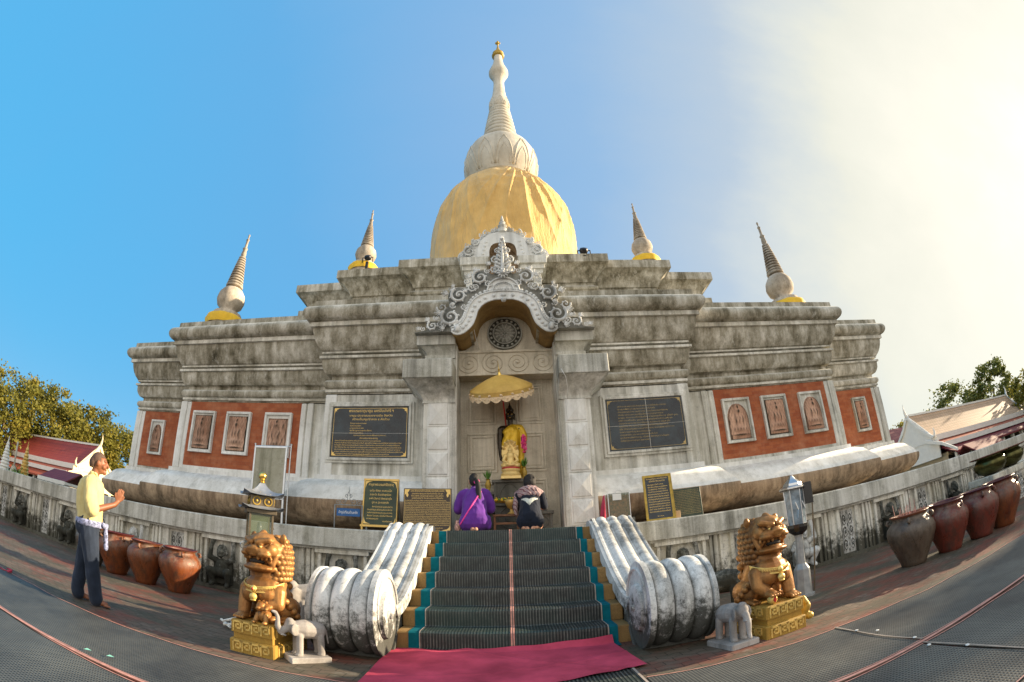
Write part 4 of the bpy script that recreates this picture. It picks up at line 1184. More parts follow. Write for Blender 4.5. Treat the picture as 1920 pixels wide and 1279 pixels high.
# ---------------------------------------------------------------- upper gable niche on the second tier
ug = thing('upper_portico', 'small white carved gable with an arched niche standing on the upper tier below the dome', 'portico', (0, 12.0, 8.3))
UL = (0, -12.0, -8.3)
YU = 11.85
b = MB()
for s_ in (1, -1):
    def bx(x0, x1, y0, y1, z0, z1, bv=.01): b.bbox(min(s_ * x0, s_ * x1), max(s_ * x0, s_ * x1), y0, y1, z0, z1, bv)
    bx(.58, 1.14, YU + .1, 12.8, 5.95, 8.9)
    bx(.54, 1.20, YU + .05, 12.8, 8.86, 9.0)
    bx(.50, 1.26, YU, 12.8, 9.0, 9.16)
    bx(.46, 1.33, YU - .08, 12.8, 9.16, 9.44)
o = build('pier', b, M['wall'], ug, None, UL)
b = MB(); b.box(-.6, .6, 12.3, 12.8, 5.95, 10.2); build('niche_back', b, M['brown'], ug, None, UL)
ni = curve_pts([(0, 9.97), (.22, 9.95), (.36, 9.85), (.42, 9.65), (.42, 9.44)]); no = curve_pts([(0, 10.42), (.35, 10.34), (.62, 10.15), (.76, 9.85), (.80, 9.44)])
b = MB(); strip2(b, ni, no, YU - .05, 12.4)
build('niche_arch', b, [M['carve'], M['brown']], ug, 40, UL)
b = MB()
pl = curve_pts([(0, 10.75), (.12, 10.62), (.3, 10.55), (.42, 10.42), (.62, 10.36), (.74, 10.2), (.92, 10.15), (1.0, 9.98), (1.16, 9.9), (1.22, 9.76), (1.36, 9.66), (1.38, 9.46), (.9, 9.45)], 4)
poly = pl + list(reversed(no))
b.prism(poly, YU + .02, YU + .2); b.prism([(-x, z) for x, z in reversed(poly)], YU + .02, YU + .2)
for (x, z, r_, a0, sg) in ((1.04, 9.68, .20, 80, -1), (.84, 10.04, .15, 60, -1), (.50, 10.38, .13, 80, -1), (.30, 10.50, .08, 200, 1), (1.30, 9.50, .07, 60, -1), (.66, 10.30, .09, 60, -1), (1.10, 9.93, .09, 60, -1), (.18, 10.52, .09, 90, -1), (1.22, 9.55, .09, 40, -1), (.93, 9.88, .08, 200, 1), (.62, 10.2, .08, 60, -1)):
    for s_ in (1, -1):
        q = MB(); volute(q, x, z, r_, YU - .02, a0=a0, sgn=sg)
        b.add([(s_ * v[0], v[1], v[2]) for v in q.v], q.f)
for i, z in enumerate((9.55, 9.7, 9.85, 10.0)):
    for s_ in (1, -1):
        for k in range(1):
            b.ell((s_ * (.62 - .03 * i), YU - .05, z), (.05, .03, .05), seg=9, rings=6)
b.lathe([(.14, 10.4), (.17, 10.5), (.10, 10.56), (.15, 10.66), (.09, 10.74), (.11, 10.8), (.05, 10.86), (.06, 10.92), (.015, 11.1)], 14, T(0, YU, 0))
build('gable_crest', b, M['carve'], ug, 60, UL)
# ================================================================ terrace with carved retaining wall
ZT = 1.30
tw = thing('terrace', 'raised stone terrace with a wide grey coping and carved stucco wall carrying the stupa', 'terrace wall', (0, 7.3, 0))
WL = (0, -7.3, 0)
WX = 13.6
b = MB()
for s_ in (-1, 1):
    x0, x1 = sorted((s_ * 1.13, s_ * WX))
    b.bbox(x0, x1, 7.13, 7.75, .99, ZT, .02)
    b.box(x0, x1, 7.20, 7.7, .945, .99)
build('coping', b, M['cap'], tw, None, WL)
b = MB(); b.box(-WX, WX, 7.5, 33.5, ZT - .35, ZT - .012)
build('terrace_floor', b, M['cap'], tw, None, WL)
b = MB()
for s_ in (-1, 1):
    x0, x1 = sorted((s_ * 1.2, s_ * WX))
    b.box(x0, x1, 7.32, 7.6, 0, .96)
    b.box(x0, x1, 7.245, 7.33, 0, .07)
build('retaining_wall', b, M['panelwhite'], tw, None, WL)
def dwarf_mesh(seed, arm):
    """crouching stucco dwarf that carries the coping, in high relief"""
    b = MB()
    b.ell((0, -.03, .36), (.135, .10, .15))
    b.ell((0, -.06, .27), (.12, .10, .10))
    b.ell((0, -.07, .63), (.088, .085, .10)); b.ell((0, -.10, .56), (.07, .055, .05))
    for k in range(9):
        a = 2 * PI * k / 9; b.ell((.075 * cos(a), -.05, .665 + .06 * sin(a)), .034, seg=8, rings=6)
    b.ell((-.095, -.05, .60), (.025, .02, .04)); b.ell((.095, -.05, .60), (.025, .02, .04))
    b.ell((0, -.155, .60), (.022, .03, .024)); b.ell((.035, -.14, .63), (.022, .014, .016)); b.ell((-.035, -.14, .63), (.022, .014, .016)); b.ell((0, -.145, .55), (.04, .02, .012))
    for s_ in (-1, 1):
        if arm == 0 or s_ == arm:
            b.path([(s_ * .13, -.02, .46, .055), (s_ * .25, -.07, .50, .048), (s_ * .24, -.04, .70, .036), (s_ * .22, -.02, .80, .045)])
        else:
            b.path([(s_ * .13, -.02, .46, .055), (s_ * .24, -.09, .36, .048), (s_ * .14, -.13, .26, .038)])
        b.path([(s_ * .07, -.04, .24, .085), (s_ * .20, -.14, .27, .072), (s_ * .15, -.07, .07, .048), (s_ * .17, -.14, .035, .04)])
        b.ell((s_ * .2, -.16, .28), (.07, .06, .07))
    b.box(-.2, .2, -.03, .04, .05, .45)
    return b
protos = []
def bay_x(k): return 2.65 + 2.27 * k
rnd = random.Random(2)
floral_me = None
def floral():
    W_, H_ = .34, .80
    def hf(u, v):
        X = abs(u - .5) * 2; Z = v
        h = 0
        for (cx, cz, r_) in ((.45, .80, .36), (.45, .52, .34), (.5, .22, .36)):
            dx = (X - cx) * .5; dz = (Z - cz) * 1.15; d = math.hypot(dx, dz); a = math.atan2(dz, dx)
            if d < r_ * .52: h = max(h, (.5 + .5 * sin(a * 1 + d * 62)) * (1 - d / (r_ * .6)))
        h += .5 * math.exp(-(X / .12) ** 2) * (.6 + .4 * sin(Z * 42))
        h += .25 * abs(sin(X * 9 + Z * 7)) * abs(sin(Z * 21 - X * 5))
        e = min(u, 1 - u, v, 1 - v) * 12
        return h * min(1, max(0, e))
    b = MB(); b.grid(lambda u, v: ((u - .5) * W_, -.055 * hf(u, v), .09 + H_ * v), 34, 80)
    return b
m_fl = floral().mesh('floral_panel', [M['carve']], 60)
figs = []
for arm in (0, 1, -1):
    o = sculpt('relief_figure', dwarf_mesh(1, arm), M['dark_carve' if arm != 1 else 'carve'], tw, .012, 2)
    figs.append(o)
used = set()
def rib1(nm, xa, xb, ya, zb):
    pil = MB(); pil.bbox(xa, xb, ya, 7.33, .07, zb, .008); build(nm, pil, M['panelwhite'], tw, None, WL)
for s_ in (-1, 1):
    for k in range(5):
        x = s_ * bay_x(k)
        idx = [0, 1, 0, 2, 1][k] if s_ > 0 else [0, 0, 1, 2, 0][k]
        if s_ > 0 and k in (0,): idx = 0
        o = figs[idx]
        if idx in used: o = figs[idx].copy(); sc.collection.objects.link(o)
        used.add(idx)
        o.location = (x, 7.27 - 7.3, .06)
        # framed niche around the figure
        for (xa, xb) in ((x - .42, x - .36), (x + .36, x + .42)): rib1('niche_jamb', xa, xb, 7.24, .90)
        pil = MB(); pil.bbox(x - .46, x + .46, 7.20, 7.33, .885, .945, .006); build('niche_head', pil, M['panelwhite'], tw, None, WL)
        # ribs either side
        for q, w in ((.52, .05), (.60, .07), (.70, .05)):
            for sg in (-1, 1): rib1('wall_rib', x + sg * q - w / 2, x + sg * q + w / 2, 7.265, .945)
        xm = x + s_ * 2.27 / 2
        if abs(xm) < WX - .3:
            f = link('floral_panel', m_fl, tw, (xm, 7.318 - 7.3, 0))
            for sg in (-1, 1): rib1('wall_rib', xm + sg * .235 - .04, xm + sg * .235 + .04, 7.255, .945)

# ================================================================ staircase
st = thing('staircase', 'flight of seven tan stone steps leading up to the terrace', 'stairs', (0, 4.75, 0))
NS = 7; RH = ZT / NS; TD = .35; Y0 = 4.75
for k in range(NS):
    b = MB(); y = Y0 + TD * k
    y1 = y + TD + .03 if k < NS - 1 else 7.6
    b.bbox(-1.17, 1.17, y - Y0, y1 - Y0, RH * k + (.002 if k else 0), RH * (k + 1) - .002, .012)
    build('step', b, M['tread'], st)
def stair_sheet(x0, x1, dz, lift, extra=0.0, top=.5, nx=1, wob=0):
    """sheet following the steps, from the ground to the terrace"""
    prof = []
    if extra > 0: prof.append((Y0 - extra - lift, .008 + lift))
    prof += [(Y0 - .05 - lift, .012 + lift), (Y0 - .012 - lift, .02 + lift)]
    for k in range(NS):
        y = Y0 + TD * k; z = RH * (k + 1)
        prof += [(y - .006 - lift, z - .03), (y - .004 - lift * .8, z - .008 + lift * .5), (y + .02, z + .003 + lift)]
        if k < NS - 1: prof += [(y + TD - .03, z + .003 + lift), (y + TD - .012 - lift, z + .014 + lift)]
    prof.append((Y0 + TD * (NS - 1) + top, ZT + .003 + lift))
    b = MB()
    for (y, z) in prof:
        for i in range(nx + 1):
            x = x0 + (x1 - x0) * i / nx
            b.v.append((x, y, z + (wob * sin(x * 7) if nx > 1 else 0)))
    m = nx + 1
    for k in range(len(prof) - 1):
        for i in range(nx): b.f.append((k * m + i, k * m + i + 1, (k + 1) * m + i + 1, (k + 1) * m + i)); b.mi.append(0)
    return b
tc = stair_sheet(-1.03, 1.03, 0, .002, .16, .12)
o = build('teal_carpet', tc, M['teal']); tag(o, 'teal carpet runner showing at both edges under the black stair matting', 'carpet')
sm_ = thing('stair_matting', 'black ribbed matting running down the middle of the stairs over the teal carpet', 'floor mat', (0, 0, 0))
build('matting', stair_sheet(-.915, .93, 0, .010, .04, .48), M['ribbed'], sm_)
for x, w, mm in ((-.918, .010, 'pale_seam'), (.928, .010, 'pale_seam')):
    build('bound_edge', stair_sheet(x, x + w, 0, .012, .04, .48), M[mm], sm_)
build('centre_seam', stair_sheet(-.022, -.006, 0, .013, .04, .48), M['seam'], sm_)
build('centre_seam', stair_sheet(.002, .016, 0, .013, .04, .48), M['seam'], sm_)
b = MB(); b.grid(lambda u, v: (-.92 + 1.84 * u, .6 + 3.6 * v, .012), 8, 8)
rm = thing('floor_mat', 'black ribbed runner on the paving under the red carpet at the bottom edge', 'floor mat')
build('matting', b, M['ribbed'], rm)
b = MB(); b.grid(lambda u, v: (.905 + .02 * u, .6 + 3.6 * v, .016), 1, 8); build('bound_edge', b, M['pale_seam'], rm)
# red carpet
b = MB()
TLc, TRc, BRc, BLc = Vector((-1.19, 4.70, 0)), Vector((.96, 4.72, 0)), Vector((1.04, 3.72, 0)), Vector((-1.10, 3.10, 0))
def rcf(u, v):
    p = (BLc.lerp(BRc, u)).lerp(TLc.lerp(TRc, u), v)
    x, y = p.x, p.y
    z = .022
    if y > Y0 - .04: 
        pass
    if v > .93: z += max(0, .11 * (u - .25)) * (v - .93) / .07; y -= .10 * max(0, u - .25) * (v - .93) * 4
    z += .008 * max(0, 1 - abs(x * .8 + y - 4.35) * 14) + .006 * max(0, 1 - abs(y - .35 * x - 3.9) * 18) + .006 * sin(x * 5 + y * 3) * sin(y * 4) + .004 * sin(x * 13 + y * 7)
    return (x, y, max(z, .018))
b.grid(rcf, 110, 110)
tag(build('red_carpet', b, M['red_carpet'], smooth=180), 'crimson carpet spread on the ground at the foot of the stairs', 'carpet')

# ---------------------------------------------------------------- balustrades ending in big scroll rolls
top_curve = [(7.22, 1.30), (7.15, 1.37), (6.95, 1.385), (6.7, 1.30), (6.4, 1.13), (6.1, .97), (5.8, .82), (5.5, .68), (5.2, .56), (5.0, .50), (4.8, .47), (4.6, .45)]
def balustrade(sx):
    t = thing('stair_balustrade', ('left' if sx < 0 else 'right') + ' stone stair balustrade ending in a fluted scroll, ' + ('round end sunlit' if sx < 0 else 'round end shaded'), 'balustrade', (sx * 1.6, 4.4, 0))
    Lc = (-sx * 1.6, -4.4, 0)
    xi, xo = 1.18, 1.77
    tc_ = curve_pts(top_curve, 4)
    # fluted top: cross-section with ribs
    NX = 40
    def rib(u):
        if u < .10: return .0 + .012
        if u > .94: return .012
        q = (u - .10) / .84; f = abs(sin(q * PI * 3)) ** .6
        return -.022 + .05 * f
    b = MB()
    N = len(tc_)
    for i, (y, z) in enumerate(tc_):
        a = tc_[max(0, i - 1)]; c = tc_[min(N - 1, i + 1)]; ty, tz = c[0] - a[0], c[1] - a[1]; L = math.hypot(ty, tz); ny, nz = tz / L, -ty / L
        if nz < 0: ny, nz = -ny, -nz
        band = .018 if .16 < i / N < .21 or .27 < i / N < .30 else 0
        for k in range(NX + 1):
            u = k / NX; h = rib(u) + band
            b.v.append((sx * (xi + (xo - xi) * u), y + ny * h, z + nz * h))
    m = NX + 1
    for i in range(N - 1):
        for k in range(NX): b.f.append((i * m + k, i * m + k + 1, (i + 1) * m + k + 1, (i + 1) * m + k)); b.mi.append(0)
    build('fluted_slope', b, M['scroll'], t, 70, Lc)
    b = MB()
    poly = [(7.22, 0), (7.22, 1.29)] + [(y, z) for y, z in tc_[1:]] + [(4.3, .44), (4.3, 0)]
    wav = []
    x0, x1 = sorted((sx * (xi + .001), sx * (xo - .001)))
    b.prism(poly, x0, x1, 'x')
    build('side_wall', b, M['scroll'], t, None, Lc)
    # curled nose bracket under the top inner edge
    b = MB()
    x0, x1 = sorted((sx * (xi - .045), sx * (xi + .02)))
    b.prism([(y, z + .0) for y, z in tc_[4:-2]] + [(y + .10, z - .13) for y, z in reversed(tc_[4:-2])], x0, x1, 'x')
    for q in range(5):
        y, z = tc_[min(N - 1, 7 + q * 6)]
    build('edge_moulding', b, M['scroll'], t, None, Lc)
    # roll
    cyl = MB(); R0 = .425
    prof = []
    X0 = xi - .02; X1 = xo + .03
    segs = 64
    def rr(u):
        if u < .085: return R0
        if u > .93: return R0 * .97
        q = (u - .085) / .845; f = abs(sin(q * PI * 3)) ** .55
        return R0 * (.86 + .125 * f)
    for k in range(61):
        u = k / 60; prof.append((rr(u), X0 + (X1 - X0) * u))
    # lathe about x
    Mx = T(0, 4.40, .425) @ (RY(R(90)) if sx > 0 else RY(R(-90)))
    cyl.lathe(prof, 72, Mx)
    build('scroll_roll', cyl, M['scroll'], t, 40, Lc)
    # carved volute on the inner and outer ends
    for side, X in ((0, X0), (1, X1)):
        d = MB()
        Md = T(sx * X, 4.40, .425)
        sg = -1 if side == 0 else 1
        xs = sx * sg
        # raised inner disc with a spiral step
        pts = []
        n = 90
        for i in range(n):
            q = i / (n - 1); a = R(-110) + q * 2 * PI * 1.5; r_ = .40 * (1 - q) + .10
            pts.append((xs * .004, r_ * cos(a) * 1.0 + 0, r_ * sin(a)))
        d.tube([Md @ Vector(p) for p in pts], [.006 + .014 * (1 - i / n) for i in range(n)], 6)
        d.lathe([(.0, .05), (.20, .05), (.225, .04), (.235, 0)], 48, Md @ T(0, -.02, -.02) @ (RY(R(90)) if xs > 0 else RY(R(-90))), caps=False)
        d.ell(Md @ Vector((xs * .05, -.02, -.02)), (.03, .035, .035))
        build('volute_disc', d, M['scroll'], t, 50, Lc)
    return t
balustrade(-1); balustrade(1)

# ================================================================ glazed water jars
def jar(label, x, y, mk, s=1.0, rz=0, full=False, group='big glazed jars along the terrace wall'):
    t = thing('water_jar', label, 'jar', (x, y, 0), rz, group)
    rnd = random.Random(int(x * 100)); p1, p2 = rnd.uniform(0, 6), rnd.uniform(0, 6)
    prof = [(.0, .0), (.165, .0), (.185, .01), (.20, .06), (.255, .18), (.315, .30), (.35, .40), (.362, .48), (.345, .55), (.295, .605), (.262, .63), (.25, .655), (.262, .68), (.288, .695), (.296, .705), (.288, .714), (.262, .712), (.24, .69), (.24, .65), (.30, .58), (.32, .5), (.0, .5)]
    b = MB(); b.lathe([(r_ * s, z * s) for r_, z in prof], 48, caps=False, fn=lambda r_, z, a: (r_ * (1 + .012 * sin(2 * a + p1) + .008 * sin(5 * a + p2 + z * 9)), z + .006 * sin(a + p1)))
    build('body', b, M[mk], t, 60)
    for k in range(4):
        a = k * PI / 2 + .5
        b = MB(); pts = [(r_ * s * cos(a), r_ * s * sin(a), z * s) for r_, z in ((.31, .60), (.345, .625), (.335, .655), (.29, .66))]
        b.tube(pts, [.02 * s, .024 * s, .022 * s, .016 * s], 8); build('lug', b, M[mk], t, 180)
    if full:
        b = MB()
        for k in range(16):
            a = rnd.uniform(0, 6.28); r_ = rnd.uniform(0, .2); b.tube([(r_ * cos(a), r_ * sin(a), .5), (r_ * cos(a) * 1.3 + .02, r_ * sin(a) * 1.2, .5 + rnd.uniform(.2, .42))], .004, 4)
        build('incense_sticks', b, M['seam'], t)
    return t
jar('reddish brown jar with grey glaze runs, nearest the left lion', -4.93, 6.05, 'jar_o', .96, .3)
jar('orange jar with a red patch, middle of the three by the left wall', -5.64, 6.02, 'jar_o', .95, 1.4)
jar('orange brown jar partly behind the standing man, farthest from the left lion', -6.42, 6.08, 'jar_o', .98, 2.2)
jar('dark rim of a jar hidden behind the legs of the standing man', -7.15, 6.1, 'jar_d', .96, .7)
jar('dark grey brown jar with incense sticks, nearest the right lamp post', 5.07, 4.72, 'jar_d', .97, .2, True)
jar('brown jar with pale glaze drips, second from the right lamp post', 5.75, 4.60, 'jar_r', .96, 1.0)
jar('red glazed jar, third from the right lamp post', 6.40, 4.46, 'jar_r', .96, 2.0)
jar('orange based jar nearest the right edge of the picture', 6.98, 4.38, 'jar_o', .98, 2.9)

# bronze bowls on a carved stand, far right
for i, (x, y, lb) in enumerate(((9.25, 5.95, 'wide green bronze bowl on the carved stand, nearer the orange jar'), (10.1, 5.95, 'wide green bronze bowl at the right picture edge'))):
    t = thing('bronze_bowl', lb, 'bowl', (x, y, .70), 0, 'green bronze bowls')
    b = MB(); b.lathe([(.0, .0), (.16, .005), (.30, .06), (.38, .15), (.40, .24), (.36, .30), (.30, .335), (.30, .355), (.44, .37), (.45, .385), (.30, .39), (.28, .35), (.0, .2)], 40, caps=False)
    build('body', b, M['bronze_green'], t, 60)
    b = MB(); b.lathe([(.43, .372), (.455, .38), (.455, .395), (.42, .398)], 40, caps=False); build('rim', b, M['jar_r'], t, 50)
pd = thing('carved_stand', 'long low white carved stand under the green bronze bowls at far right', 'stand', (9.9, 5.9, 0))
b = MB(); b.bbox(-1.2, 1.9, -.32, .36, .58, .70, .01); b.box(-1.15, 1.85, -.26, .30, .0, .58)
build('body', b, M['panelwhite'], pd)
for x in (-.75, .0, .75, 1.45):
    f = link('floral_panel', m_fl, pd, (x, -.262, -.05)); f.scale = (.9, .8, .68)

# ================================================================ lamp posts
def lamp_left():
    t = thing('lamp_post', 'pagoda style garden lamp with a golden ball finial behind the left lion', 'lamp', (-2.93, 5.1, 0), R(38)); t.scale = (.94, .94, .965)
    b = MB(); b.lathe([(.15, 0), (.15, .05), (.11, .08), (.07, .3), (.055, .6), (.055, .88), (.08, .92), (.12, .96), (.16, .985), (.16, 1.0)], 8)
    build('post', b, M['greysteel'], t)
    b = MB(); b.bbox(-.17, .17, -.17, .17, 1.0, 1.03, .005); 
    for k in range(4):
        a = k * PI / 2 + PI / 4; b.box(.145 * 1.414 * cos(a) - .012, .145 * 1.414 * cos(a) + .012, .145 * 1.414 * sin(a) - .012, .145 * 1.414 * sin(a) + .012, 1.03, 1.42)
    b.bbox(-.19, .19, -.19, .19, 1.38, 1.43, .006)
    build('lantern_frame', b, M['bronze_frame'], t)
    b = MB(); b.box(-.143, .143, -.143, .143, 1.03, 1.38); build('glass_pane', b, M['glass'], t)
    b = MB(); b.lathe([(.02, 1.05), (.035, 1.1), (.035, 1.22), (.02, 1.27), (.0, 1.28)], 12); build('bulb', b, M['frost'], t, 50)
    b = MB()
    def roof(z0, w0, w1, h, lift):
        n = 6; q = []
        for i in range(n + 1):
            u = i / n; w = w0 + (w1 - w0) * (u ** .55); z = z0 + h * u ** 1.6
            ring = []
            for k in range(4):
                a = k * PI / 2 + PI / 4
                c0 = Vector((cos(a), sin(a), 0)) * w * 1.414; a2 = a + PI / 2; c1 = Vector((cos(a2), sin(a2), 0)) * w * 1.414
                for m_ in range(6):
                    p = c0.lerp(c1, m_ / 6); e = abs(m_ / 6 - .5) * 2; e = e ** 4
                    ring.append((p.x, p.y, z + lift * e * (1 - u)))
            q.append(ring)
        vs = [p for r_ in q for p in r_]; fs = []
        for i in range(n):
            for k in range(24):
                j = (k + 1) % 24; fs.append((i * 24 + k, i * 24 + j, (i + 1) * 24 + j, (i + 1) * 24 + k))
        fs.append(tuple(range(23, -1, -1))); fs.append(tuple(n * 24 + k for k in range(24)))
        b.add(vs, fs)
    roof(1.43, .27, .17, .04, .045); roof(1.60, .26, .03, .17, .05)
    build('roof', b, M['lead_roof'], t, 30)
    b = MB(); b.bbox(-.155, .155, -.155, .155, 1.46, 1.60, .005); build('frieze_box', b, M['bronze_frame'], t); b = MB()
    for s_ in (-1, 1):
        for ax in (0, 1):
            for o_ in (-.075, .075):
                c = (s_ * .157, o_, 1.53) if ax else (o_, s_ * .157, 1.53)
                b.lathe([(.042, 0), (.055, .0), (.055, .008), (.042, .008)], 16, T(*c) @ (RY(R(90 * s_)) if ax else RX(R(-90 * s_))), caps=False)
                b.ell(c, .018, seg=8, rings=6)
    build('frieze_roundels', b, M['old_gold'], t, 40)
    b = MB(); b.ell((0, 0, 1.855), .055); b.lathe([(.04, 1.765), (.05, 1.775), (.03, 1.785), (.035, 1.81), (.02, 1.82)], 16); build('ball_finial', b, M['gold'], t, 60)
    b = MB(); b.tube([(.2, .2, 1.45), (.21, .21, 1.25), (.23, .22, 1.2)], .004, 5); build('hanging_hook', b, M['iron'], t)
    b = MB()
    for k in range(5):
        a = 2 * PI * k / 5; b.tube([(.0 + .045 * cos(a + q) - .20, -.06 + .0, .97 + .045 * sin(a + q)) for q in (0, .5, 1, 1.5)], .006, 5)
    build('iron_rosette', b, M['steel'], t)
lamp_left()
def lamp_right():
    t = thing('lamp_post', 'black topped glass lantern on a grey eight sided post behind the right lion', 'lamp', (3.5, 5.2, 0), R(-25))
    b = MB(); b.lathe([(.15, 0), (.15, .03), (.12, .035), (.105, .35), (.06, .42), (.05, .75), (.06, .80)], 8)
    build('post', b, M['greysteel'], t)
    b = MB(); b.lathe([(.0, .78), (.06, .785), (.12, .83), (.135, .88), (.135, .92), (.0, .925)], 12); build('lantern_base', b, M['black'], t)
    b = MB(); b.lathe([(.118, .92), (.128, 1.36)], 6, caps=True); build('glass_pane', b, M['frost'], t)
    b = MB()
    for k in range(6):
        a = k * PI / 3; b.tube([(.12 * cos(a), .12 * sin(a), .92), (.13 * cos(a), .13 * sin(a), 1.36)], .008, 5)
    for s_ in range(3):
        a = 4.2 + s_ * PI / 3; p = Vector((.112 * cos(a + .52), .112 * sin(a + .52), 1.1))
        b.tube([p + Vector((0, 0, -.1)), p + Vector((.02, 0, 0)), p + Vector((-.01, 0, .1))], .006, 5)
    build('lantern_frame', b, M['steel'], t)
    b = MB(); b.lathe([(.17, 1.355), (.185, 1.37), (.185, 1.39), (.13, 1.41), (.12, 1.44), (.06, 1.49), (.05, 1.50), (.02, 1.54), (.0, 1.545)], 6); build('roof', b, M['steel'], t)
    for k in range(6):
        pass
    b = MB(); b.bbox(.13, .24, -.05, .1, 1.15, 1.42, .005); build('meter_box', b, M['black'], t)
    b = MB(); b.tube([(.235, .1, 1.38), (.25, .1, 1.2), (.20, .1, .5), (.16, .1, .02)], .010, 7); build('pipe', b, M['bronze_frame'], t)
lamp_right()

# ================================================================ signs and boards on the terrace
def board_text(parent, m, lines, w, size, lead, ztop, y, align='CENTER', x=0, widths=None, name='lettering'):
    q = text_mesh(lines, widths or [w] * len(lines), align, size, lead)
    b = MB(); b.add([(vx + x, y, vz + ztop) for vx, vy, vz in q.v], q.f)
    return build(name, b, m, parent)
rt = random.Random(11)
# A-frame
t = thing('easel_sign', 'gold framed green easel sign with wide spaced gold prayer text', 'sign', (-2.09, 7.42, ZT), R(2))
b = MB(); Ma = RX(R(-8))
b.box(-.275, .275, -.012, .012, .09, .86, Ma); build('board', b, M['green_board'], t)
b = MB()
for (xa, xb, za, zb) in ((-.30, .30, .84, .875), (-.32, .32, .06, .095), (-.295, -.272, -.0, .86), (.275, .290, -.0, .86)): b.bbox(xa, xb, -.02, .02, za, zb, .003, Ma)
b.bbox(-.30, -.275, -.02, .02, .0, .07, .003, T(0, -.0, 0)); b.bbox(.275, .30, -.02, .02, .0, .07, .003)
build('frame', b, M['gold_paint'], t)
b = MB(); Mb = T(0, .25, 0) @ RX(R(10))
for x in (-.285, .285): b.box(x - .012, x + .012, .02, .04, .0, .84, Mb)
b.box(-.29, .29, .02, .04, .08, .11, Mb); build('rear_leg', b, M['steel'], t)
q = MB()
for lines, widths, al, sz, ld, x, z in ((['คำบูชาพระบรมสารีริกธาตุ'], [.42], 'CENTER', .062, 1.3, 0, .755), (['นะโม ตัสสะ ภะคะวะโต', 'อะระหะโต สัมมาสัมพุทธัสสะ', 'อะหัง วันทามิ สัพพะธาตุโย', 'ปูชา จะ ปูชะเนยยานัง'], [.37, .36, .38, .28], 'CENTER', .046, 1.45, 0, .655),
        ([thai(rt, 24), thai(rt, 34), thai(rt, 34), thai(rt, 34)], [.34, .42, .42, .42], 'RIGHT', .036, 1.4, .21, .385), ([thai(rt, 16)], [.2], 'LEFT', .034, 1.4, -.22, .185), (['กรมศิลปากร'], [.16], 'RIGHT', .034, 1.3, .21, .145)):
    r_ = text_mesh(lines, widths, al, sz, ld); q.add([Ma @ Vector((vx + x, -.0135, vz + z)) for vx, vy, vz in r_.v], r_.f)
build('lettering', q, M['letter'], t)
q = MB()
for a in (-1, 1):
    for c, zc in ((1, .83), (-1, .11)):
        q.prism([(a * .265, zc), (a * .15, zc), (a * .20, zc - c * .012), (a * .235, zc - c * .03), (a * .25, zc - c * .06), (a * .265, zc - c * .12)], -.0145, -.0125, 'y', Ma)
build('corner_ornament', q, M['letter'], t)
# big black and gold board
t = thing('notice_board', 'black board densely filled with gold lines of text, left of the woman in purple', 'sign', (-1.30, 7.36, ZT), R(1))
b = MB(); Ma = RX(R(-7)); b.bbox(-.385, .385, -.015, .015, .0, .71, .004, Ma); build('board', b, M['brown_board'], t)
q = MB()
for (lines, widths, al, sz, ld, x, z) in (([thai(rt, 40)], [.54], 'CENTER', .042, 1.3, 0, .655), ([thai(rt, 44), thai(rt, 44), thai(rt, 40)], [.5, .52, .5], 'CENTER', .034, 1.1, 0, .612), ([thai(rt, 74) for _ in range(15)] + [thai(rt, 40)], [.66] + [.72] * 14 + [.4], 'LEFT', .0275, 1.04, -.36, .50), ([thai(rt, 60), thai(rt, 50)], [.5, .4], 'CENTER', .026, 1.2, 0, .055)):
    r_ = text_mesh(lines, widths, al, sz, ld); q.add([Ma @ Vector((vx + x, -.0165, vz + z)) for vx, vy, vz in r_.v], r_.f)
build('lettering', q, M['letter'], t)
q = MB()
for (xa, xb, za, zb) in ((-.37, .37, .69, .694), (-.37, .37, .016, .02), (-.37, -.366, .016, .694), (.366, .37, .016, .694)): q.box(xa, xb, -.018, -.0155, za, zb, Ma)
for a in (-1, 1):
    q.prism([(a * .365, .69), (a * .29, .69), (a * .30, .66), (a * .32, .64), (a * .305, .60), (a * .32, .56), (a * .34, .58), (a * .345, .62), (a * .365, .60)], -.0185, -.0165, 'y', Ma)
    q.prism([(a * .365, .02), (a * .24, .02), (a * .27, .035), (a * .31, .04), (a * .34, .06), (a * .365, .10)], -.0185, -.0165, 'y', Ma)
build('corner_ornament', q, M['letter'], t)
# blue sign in a wrought iron frame
t = thing('blue_sign', 'small blue sign with white lettering in a scrolled iron frame', 'sign', (-2.62, 7.42, ZT), R(0))
b = MB()
for x in (-.24, .24): b.tube([(x, 0, 0), (x, 0, .40)], .010, 7)
b.tube([(-.24, 0, .40), (.24, 0, .40)], .008, 7)
def spiral(cx, cz, r_, a0, sg, turns=1.3):
    return [(cx + r_ * (1 - .85 * i / 24) * cos(R(a0) + sg * turns * 2 * PI * i / 24), 0, cz + r_ * (1 - .85 * i / 24) * sin(R(a0) + sg * turns * 2 * PI * i / 24)) for i in range(25)]
for s_ in (-1, 1):
    b.tube(spiral(s_ * .09, .46, .06, -90, s_), .005, 5); b.tube(spiral(s_ * .19, .44, .045, -90, -s_), .005, 5); b.tube(spiral(s_ * .03, .56, .035, -90, s_, 1), .005, 5)
    b.tube([(0, 0, .62), (s_ * .03, 0, .56), (s_ * .02, 0, .50), (s_ * .07, 0, .41)], .005, 5)
b.tube([(0, 0, .60), (.012, 0, .65), (0, 0, .71)], [.006, .006, .002], 5)
build('iron_frame', b, M['greysteel'], t, 180)
b = MB(); b.bbox(-.205, .21, -.012, .004, .215, .345, .01); build('sign_plate', b, M['blue_sign'], t)
board_text(t, M['letter_white'], ['ปักธูปเทียนด้านหลัง'], .33, .062, 1.2, .258, -.0135)
